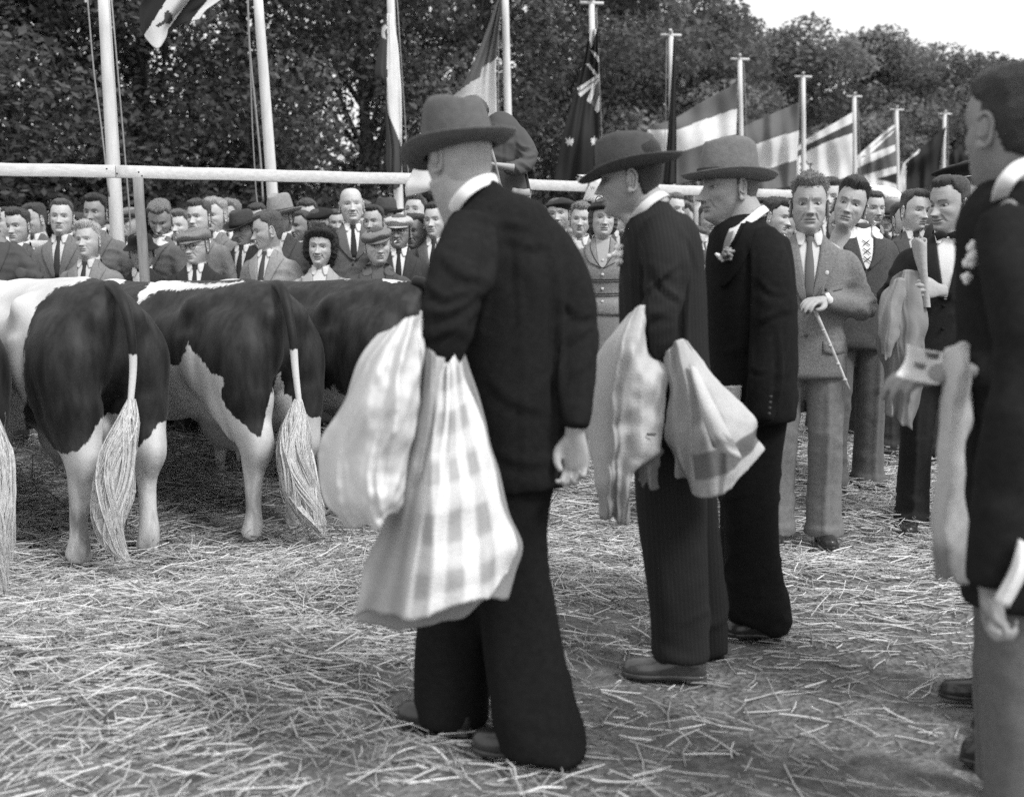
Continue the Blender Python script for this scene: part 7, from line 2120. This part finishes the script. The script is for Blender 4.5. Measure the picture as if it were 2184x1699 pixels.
m6 = person('man with a bow tie and oiled parted hair, a rolled newspaper in his fist', 2024, 442, 5.35, yaw=PI - .35, hyaw=PI - 1.05, hpitch=.10, sd=106, hair='combed', hairv=.05, jacket=.022, trousers=.018, tie=None, shirt=cloth(.75, 'cotton'), age=1.0, jaw=1.0, nose=1.15,
            group=G5, hands=True, arms=((-.250, -.03, 1.10), (-.255, .06, .88), (.27, .02, 1.13), (.17, .26, 1.19)), custom=cust6, skin=.36, hs=1.10, scale=1.04, vdeep=1.16)
dn = 4.98
hf = smooth_hand([hand_at(P(2000, 618, dn + .06), (-.75, -.6, .08), (-.55, .8, -.1), side=-1, curl=[1.1, 1.15, 1.2, 1.2], thumb=.9, scale=1.1)], .0035)
ho = MB().add(*hf).build('hand', skin_mat(.36), m6); set_attr(ho, 'tone', np.ones(len(ho.data.vertices)))
mb = MB(); a = np.linspace(0, 2 * PI, 20, endpoint=False); rg = []
for x, y, r_ in ((1977, 655, .017), (1974, 620, .017), (1969, 580, .020), (1964, 545, .028), (1961, 512, .034)):
    c0 = P(x, y, dn); rr_ = r_ * (1 + .10 * np.sin(3 * a)); rg.append(c0 + np.stack([np.cos(a) * rr_, np.sin(a) * rr_ * .7, 0 * a + .012 * np.sin(2 * a) * (y < 560)], -1))
rg = list(catmull(np.array(rg).reshape(5, -1), 4).reshape(-1, 20, 3))
mb.rings(rg + [r_ * .86 + np.mean(r_, 0) * .14 for r_ in rg[::-1]], False, False)
def news_mat():
    m = mat_basic('printed_newsprint', .50, .8, .1, 10, .2, 80, .2)
    nt = m.node_tree; N = nt.nodes; L = nt.links; b = N['Principled BSDF']
    tc = N.new('ShaderNodeTexCoord'); w = N.new('ShaderNodeTexWave'); w.inputs['Scale'].default_value = 60; w.bands_direction = 'Z'; w.inputs['Distortion'].default_value = 2.5
    L.new(tc.outputs['Object'], w.inputs[0]); src = b.inputs['Base Color'].links[0].from_socket
    mr = N.new('ShaderNodeMapRange'); mr.inputs[1].default_value = .45; mr.inputs[2].default_value = .8; mr.inputs[3].default_value = .55; mr.inputs[4].default_value = 1; L.new(w.outputs[0], mr.inputs[0])
    mu = N.new('ShaderNodeMath'); mu.operation = 'MULTIPLY'; L.new(src, mu.inputs[0]); L.new(mr.outputs[0], mu.inputs[1]); L.new(mu.outputs[0], b.inputs['Base Color'])
    return m
o = mb.build('newspaper', news_mat(), None, P(1977, 655, dn)); tag(o, 'rolled newspaper held upright in the fist of the bow-tie man', 'newspaper')
cc = empty('raincoat', P(1920, 760, dn) * [1, 1, 0] + [0, 0, .5], 0, 'grey raincoat folded over the forearm of the bow-tie man', 'coat')
drape('coat_panel', [
    [(1905, 590, dn + .06), (1922, 578, dn), (1945, 574, dn - .02), (1966, 580, dn + .02)], [(1884, 630, dn + .06), (1912, 622, dn - .02), (1940, 630, dn - .05), (1972, 640, dn + .02)], [(1874, 690, dn + .06), (1905, 690, dn - .03), (1936, 700, dn - .05), (1970, 710, dn + .02)],
    [(1870, 740, dn + .06), (1905, 755, dn - .02), (1935, 770, dn - .04), (1966, 780, dn + .02)], [(1888, 800, dn + .06), (1908, 820, dn), (1935, 835, dn - .03), (1960, 850, dn + .02)], [(1880, 874, dn + .06), (1904, 892, dn), (1928, 905, dn - .02), (1950, 918, dn + .02)]],
    TONE, cc, 12, 10, .005, .020, 2.5, lambda u, v, x, y: .19 + .05 * np.sin(u * 14 + v * 5), 11, .010)
drape('coat_sleeve', [
    [(1900, 600, dn - .02), (1916, 592, dn - .05), (1935, 596, dn - .04)], [(1880, 650, dn - .04), (1900, 655, dn - .08), (1922, 660, dn - .05)], [(1872, 710, dn - .04), (1892, 722, dn - .08), (1914, 716, dn - .05)], [(1874, 750, dn - .03), (1892, 764, dn - .06), (1910, 748, dn - .04)]],
    TONE, cc, 10, 10, .005, .010, 2, lambda u, v, x, y: .24 + 0 * u, 12, .008)

# ---------------------------------------------------------------- big figure cut by the right edge
D7 = 2.42
b0 = G(2150, 1699); b0 = np.array([b0[0], D7, 0])
m7 = empty('person', b0, 0, 'dark-haired man close up at the right edge, seen from behind, holding papers and coat', 'person', None)
suit7 = cloth(.018, 'suiting')
garment('jacket', [
    [(2190, 385, 60, D7, 1), (2185, 410, 100, D7, .9), (2182, 460, 132, D7, .8), (2184, 560, 138, D7, .8), (2188, 700, 138, D7, .8), (2192, 850, 136, D7, .8), (2196, 1000, 134, D7, .8), (2196, 1150, 136, D7, .8), (2192, 1285, 136, D7, .8)],
    [(2150, 470, 66, D7 - .12, 1), (2168, 580, 70, D7 - .20, 1), (2180, 700, 66, D7 - .24, 1), (2172, 830, 62, D7 - .26, 1), (2150, 950, 62, D7 - .26, 1), (2132, 1080, 60, D7 - .25, 1), (2118, 1200, 54, D7 - .24, 1), (2112, 1250, 50, D7 - .24, 1)],
    [(2120, 560, 56, D7 + .14, 1), (2122, 680, 56, D7 + .14, 1), (2114, 765, 50, D7 + .03, 1), (2086, 788, 46, D7 - .03, 1), (2056, 791, 42, D7 - .05, 1)]],
    suit7, m7, .0115, 4, .005, 21, (7, 7, 9), folds=[(2170, 800, 110, .3, .010, 60), (2140, 1050, 90, -.4, .008, 50), (2150, 520, 80, 1.2, .005, 50)])
garment('trousers', [
    [(2178, 1200, 80, D7, 1), (2172, 1400, 76, D7, 1), (2176, 1600, 74, D7, 1), (2180, 1780, 74, D7, 1)],
    [(2130, 1240, 50, D7 + .12, 1), (2128, 1400, 46, D7 + .2, 1), (2126, 1560, 42, D7 + .22, 1), (2126, 1660, 42, D7 + .24, 1)]],
    cloth(.13, 'wool'), m7, .014, 4, .003, 22, (5, 5, 3), exp=2.5)
shoe_px(m7, (2130, 1640), (2056, 1612), .05, .08)
hA = hand_at(P(2044, 790, D7 - .05), (-1, .05, -.12), (0.05, .35, -1), side=-1, curl=[.45, .5, .6, .7], thumb=.25, scale=1.05)
hB = hand_at(P(2108, 1252, D7 - .24), (.15, -.1, -1), (.5, -.8, 0), side=1, curl=[1.0, 1.05, 1.1, 1.1], thumb=.8, scale=.85)
add_head(m7, P(2152, 282, D7), rotm(.38, .05, 0), 1.06, 107, skin=.24, hair='short', hairv=.022, extra_body=smooth_hand([hA, hB, arm_core([(2160, 400, D7), (2140, 470, D7), (2110, 560, D7 + .14), (2122, 690, D7 + .14), (2108, 770, D7 + .06), (2044, 790, D7 - .05)], 16), arm_core([(2160, 400, D7), (2150, 470, D7 - .10), (2178, 600, D7 - .2), (2172, 830, D7 - .26), (2132, 1080, D7 - .25), (2108, 1250, D7 - .24)], 26)], .005), age=.3)
collar_band(m7, [(2200, 350, D7 - .09), (2170, 362, D7 - .115), (2148, 384, D7 - .12), (2136, 408, D7 - .10), (2130, 432, D7 - .05)], .017, M('bright_starched_collar', .82, .6, .03))
db = D7 - .06
o = pquad(None, 'booklet', [[(1936, 734, db), (1968, 744, db + .03), (2006, 750, db + .05), (2030, 752, db + .06)], [(1932, 768, db - .02), (1965, 778, db), (1998, 784, db + .02), (2020, 790, db + .03)], [(1911, 802, db - .08), (1945, 812, db - .06), (1980, 818, db - .04), (2002, 820, db - .03)]], PAPER, .005)
tag(o, 'open white booklet with a dark picture in the hand at the right edge', 'booklet')
ink = M('printed_picture', .10, .6, .5, 60)
def onbook(pts, nm='printed_picture'):
    Pw, A = sheet([[(x, y, db - .045 - (y - 750) * .0009 + (x - 1960) * .0008) for x, y in r] for r in pts], 5, 5)
    Pw[..., 1] -= .0; mb = MB(); patch(mb, Pw, .001, np.array([0, 1., 0])); return mb.build(nm, ink, o)
onbook([[(1972, 748), (1988, 752), (2004, 752)], [(1976, 762), (1990, 766), (2002, 768)]])
onbook([[(1950, 770), (1964, 774), (1976, 776)], [(1948, 782), (1962, 788), (1972, 788)]])
ca = empty('overcoat', P(2030, 1000, db) * [1, 1, 0] + [0, 0, .5], 0, 'pale coat hanging from the forearm of the man at the right edge', 'coat')
drape('coat_panel', [
    [(2018, 752, db - .02), (2036, 736, db - .05), (2056, 727, db - .04), (2070, 735, db + .03)], [(2014, 800, db), (2032, 795, db - .06), (2052, 792, db - .05), (2074, 800, db + .03)], [(2002, 880, db), (2022, 882, db - .05), (2044, 885, db - .04), (2070, 880, db + .03)],
    [(1994, 960, db), (2014, 962, db - .05), (2036, 965, db - .04), (2064, 960, db + .03)], [(1986, 1060, db), (2006, 1062, db - .05), (2030, 1062, db - .04), (2060, 1050, db + .03)], [(1984, 1150, db), (2004, 1156, db - .05), (2030, 1150, db - .04), (2062, 1140, db + .03)], [(1992, 1212, db), (2012, 1226, db - .04), (2036, 1236, db - .03), (2070, 1240, db + .03)]],
    TONE, ca, 12, 10, .006, .014, 2.5, lambda u, v, x, y: .52 - .16 * v - .16 * _ss(1140, 1180, y), 14, .010)
o = pquad(None, 'folded_papers', [[(2176, 1150, D7 - .32), (2190, 1160, D7 - .32), (2205, 1170, D7 - .32)], [(2156, 1215, D7 - .32), (2172, 1222, D7 - .34), (2188, 1228, D7 - .32)], [(2122, 1278, D7 - .32), (2138, 1292, D7 - .34), (2152, 1296, D7 - .32)]], PAPER, .008)
tag(o, 'white folded papers in the lower hand of the man cut by the right edge', 'papers')
fl = MB(); rs = np.random.RandomState(19)
for (x, y, s_) in ((2080, 522, .9), (2076, 548, 1.2), (2074, 560, 1.0), (2063, 592, .7)):
    for k_ in range(7): fl.ellipsoid(P(x, y, D7 - .10) + rs.normal(0, .006, 3), (.008 * s_, .006, .010 * s_), 8, 6)
o = MB().add(*fl.data()).build('buttonhole_flower', M('white_petals', .8, .7, .08, 40), m7); o['kind'] = 'stuff'

# ---------------------------------------------------------------- photographer raised above the crowd
dp = 6.3
pf0 = P(1088, 560, dp)
z0 = float(P(1072, 700, dp)[2])
pm = empty('person', (pf0[0], dp + .02, z0), 0, 'man in a belted field jacket standing raised above the crowd behind the felt hat', 'person')
FJ = cloth(.075, 'cotton')
garment('jacket', [
    [(1030, 268, 16, dp, .9), (1048, 276, 44, dp, .8), (1058, 296, 62, dp, .7), (1062, 340, 62, dp, .7), (1070, 385, 52, dp, .72), (1078, 410, 48, dp, .75), (1084, 450, 50, dp, .78)],
    [(1100, 284, 20, dp - .02, 1), (1120, 312, 21, dp - .06, 1), (1127, 338, 20, dp - .12, 1), (1112, 356, 18, dp - .22, 1), (1092, 360, 15, dp - .30, 1), (1078, 357, 13, dp - .34, 1)],
    [(1016, 292, 20, dp - .02, 1), (1000, 335, 20, dp - .08, 1), (1014, 362, 18, dp - .2, 1), (1042, 362, 14, dp - .3, 1)]],
    FJ, pm, .0105, 2, .006, 33, lines=[([(1100, 300), (1118, 316), (1138, 312)], .012, 3), ([(1104, 318), (1122, 334), (1144, 330)], .012, 3), ([(1096, 340), (1116, 350), (1134, 362)], .010, 3), ([(1086, 346), (1100, 358), (1112, 372)], .008, 3), ([(1076, 290), (1079, 330), (1083, 400)], .007, 3)])
garment('trousers', [[(1088, 440, 44, dp, .75), (1086, 500, 44, dp, .8)], [(1074, 480, 26, dp, 1), (1072, 560, 24, dp, 1), (1072, 690, 22, dp, 1)], [(1102, 480, 26, dp, 1), (1104, 560, 24, dp, 1), (1104, 690, 22, dp, 1)]], cloth(.08, 'wool'), pm, .015, 3, .004, 34)
for sx in (1072, 1104):
    c0 = P(sx, 700, dp); m2_ = MB(); shoe(m2_, c0 + [0, .08, 0], c0 + [0, -.17, 0]); m2_.build('shoe', LEATHER, pm)
hp_ = hand_at(P(1076, 356, dp - .34), (-1, -.1, .1), (0, -.2, -1), side=-1, curl=[1.0, 1.0, 1.05, 1.1], thumb=.8, scale=1.05)
hv = [hp_, arm_core([(1026, 276, dp), (1050, 284, dp), (1098, 286, dp), (1122, 316, dp - .06), (1124, 340, dp - .12), (1100, 358, dp - .26), (1080, 357, dp - .33)], 8)]
add_head(pm, P(1004, 263, dp - .04), rotm(PI + .3, .45, -.2), 1.05, 108, skin=.36, hair='short', hairv=.06, extra_body=smooth_hand(hv, .0045), age=.4)
bz = z0
pf = empty('wooden_platform', (pm.location.x, pm.location.y, .22), 0, 'rough wooden stand carrying the man above the crowd', 'platform')
for k_ in range(5): MB().box((pm.location.x, pm.location.y - .28 + k_ * .14, bz - .018), (.45, .066, .018)).build('plank', GWOOD, pf, smooth=False)
for sx in (-1, 1):
    for sy in (-1, 1): MB().box((pm.location.x + sx * .4, pm.location.y + sy * .27, (bz - .036 + .2) / 2), (.035, .035, (bz - .036 - .2) / 2)).build('leg', GWOOD, pf, smooth=False)
bag = empty('satchel', P(1110, 425, 6.2), 0, 'pale leather satchel on a strap beside the raised man', 'bag')
mb = MB(); 
for k_, (w_, z_) in enumerate(((.5, -.055), (.95, -.05), (1, 0), (.95, .045), (.6, .055))): pass
mb.tube([P(1094, 424, 6.0), P(1110, 425, 6.0), P(1131, 428, 6.0)], [.050, .056, .050], 16, .6, 3.2, (0, 1, 0), sub=3)
mb.build('pouch', M('worn_pale_leather', .30, .6, .35, 20, .3, 50), bag)
MB().tube([P(1092, 408, 5.94), P(1112, 412, 5.92), P(1130, 410, 5.94)], .020, 8, .3, 3, (0, 1, 0), sub=3).build('flap', M('worn_pale_leather', .30), bag)
MB().tube([P(1122, 372, 6.15), P(1127, 396, 6.0), P(1130, 412, 5.96)], .008, 8, .4, 3, (0, 1, 0), sub=3).build('strap', M('dark_strap', .02, .5, .1), bag)
o = MB().tube([P(1048, 318, 5.93), P(1056, 345, 5.92), P(1066, 392, 5.93), P(1076, 412, 5.93)], .007, 8).build('stick', GWOOD, None); tag(o, 'short dark stick gripped in the fist of the raised man', 'stick')
# dark figure standing beyond the man at the right edge, only his leg and shoe in view
person('man hidden behind the right-edge figure, only his dark leg and shoe in view', 2222, 378, 3.15, yaw=PI / 2, sd=150, hair='short', hairv=.04, jacket=.03, trousers=.02, group=None)
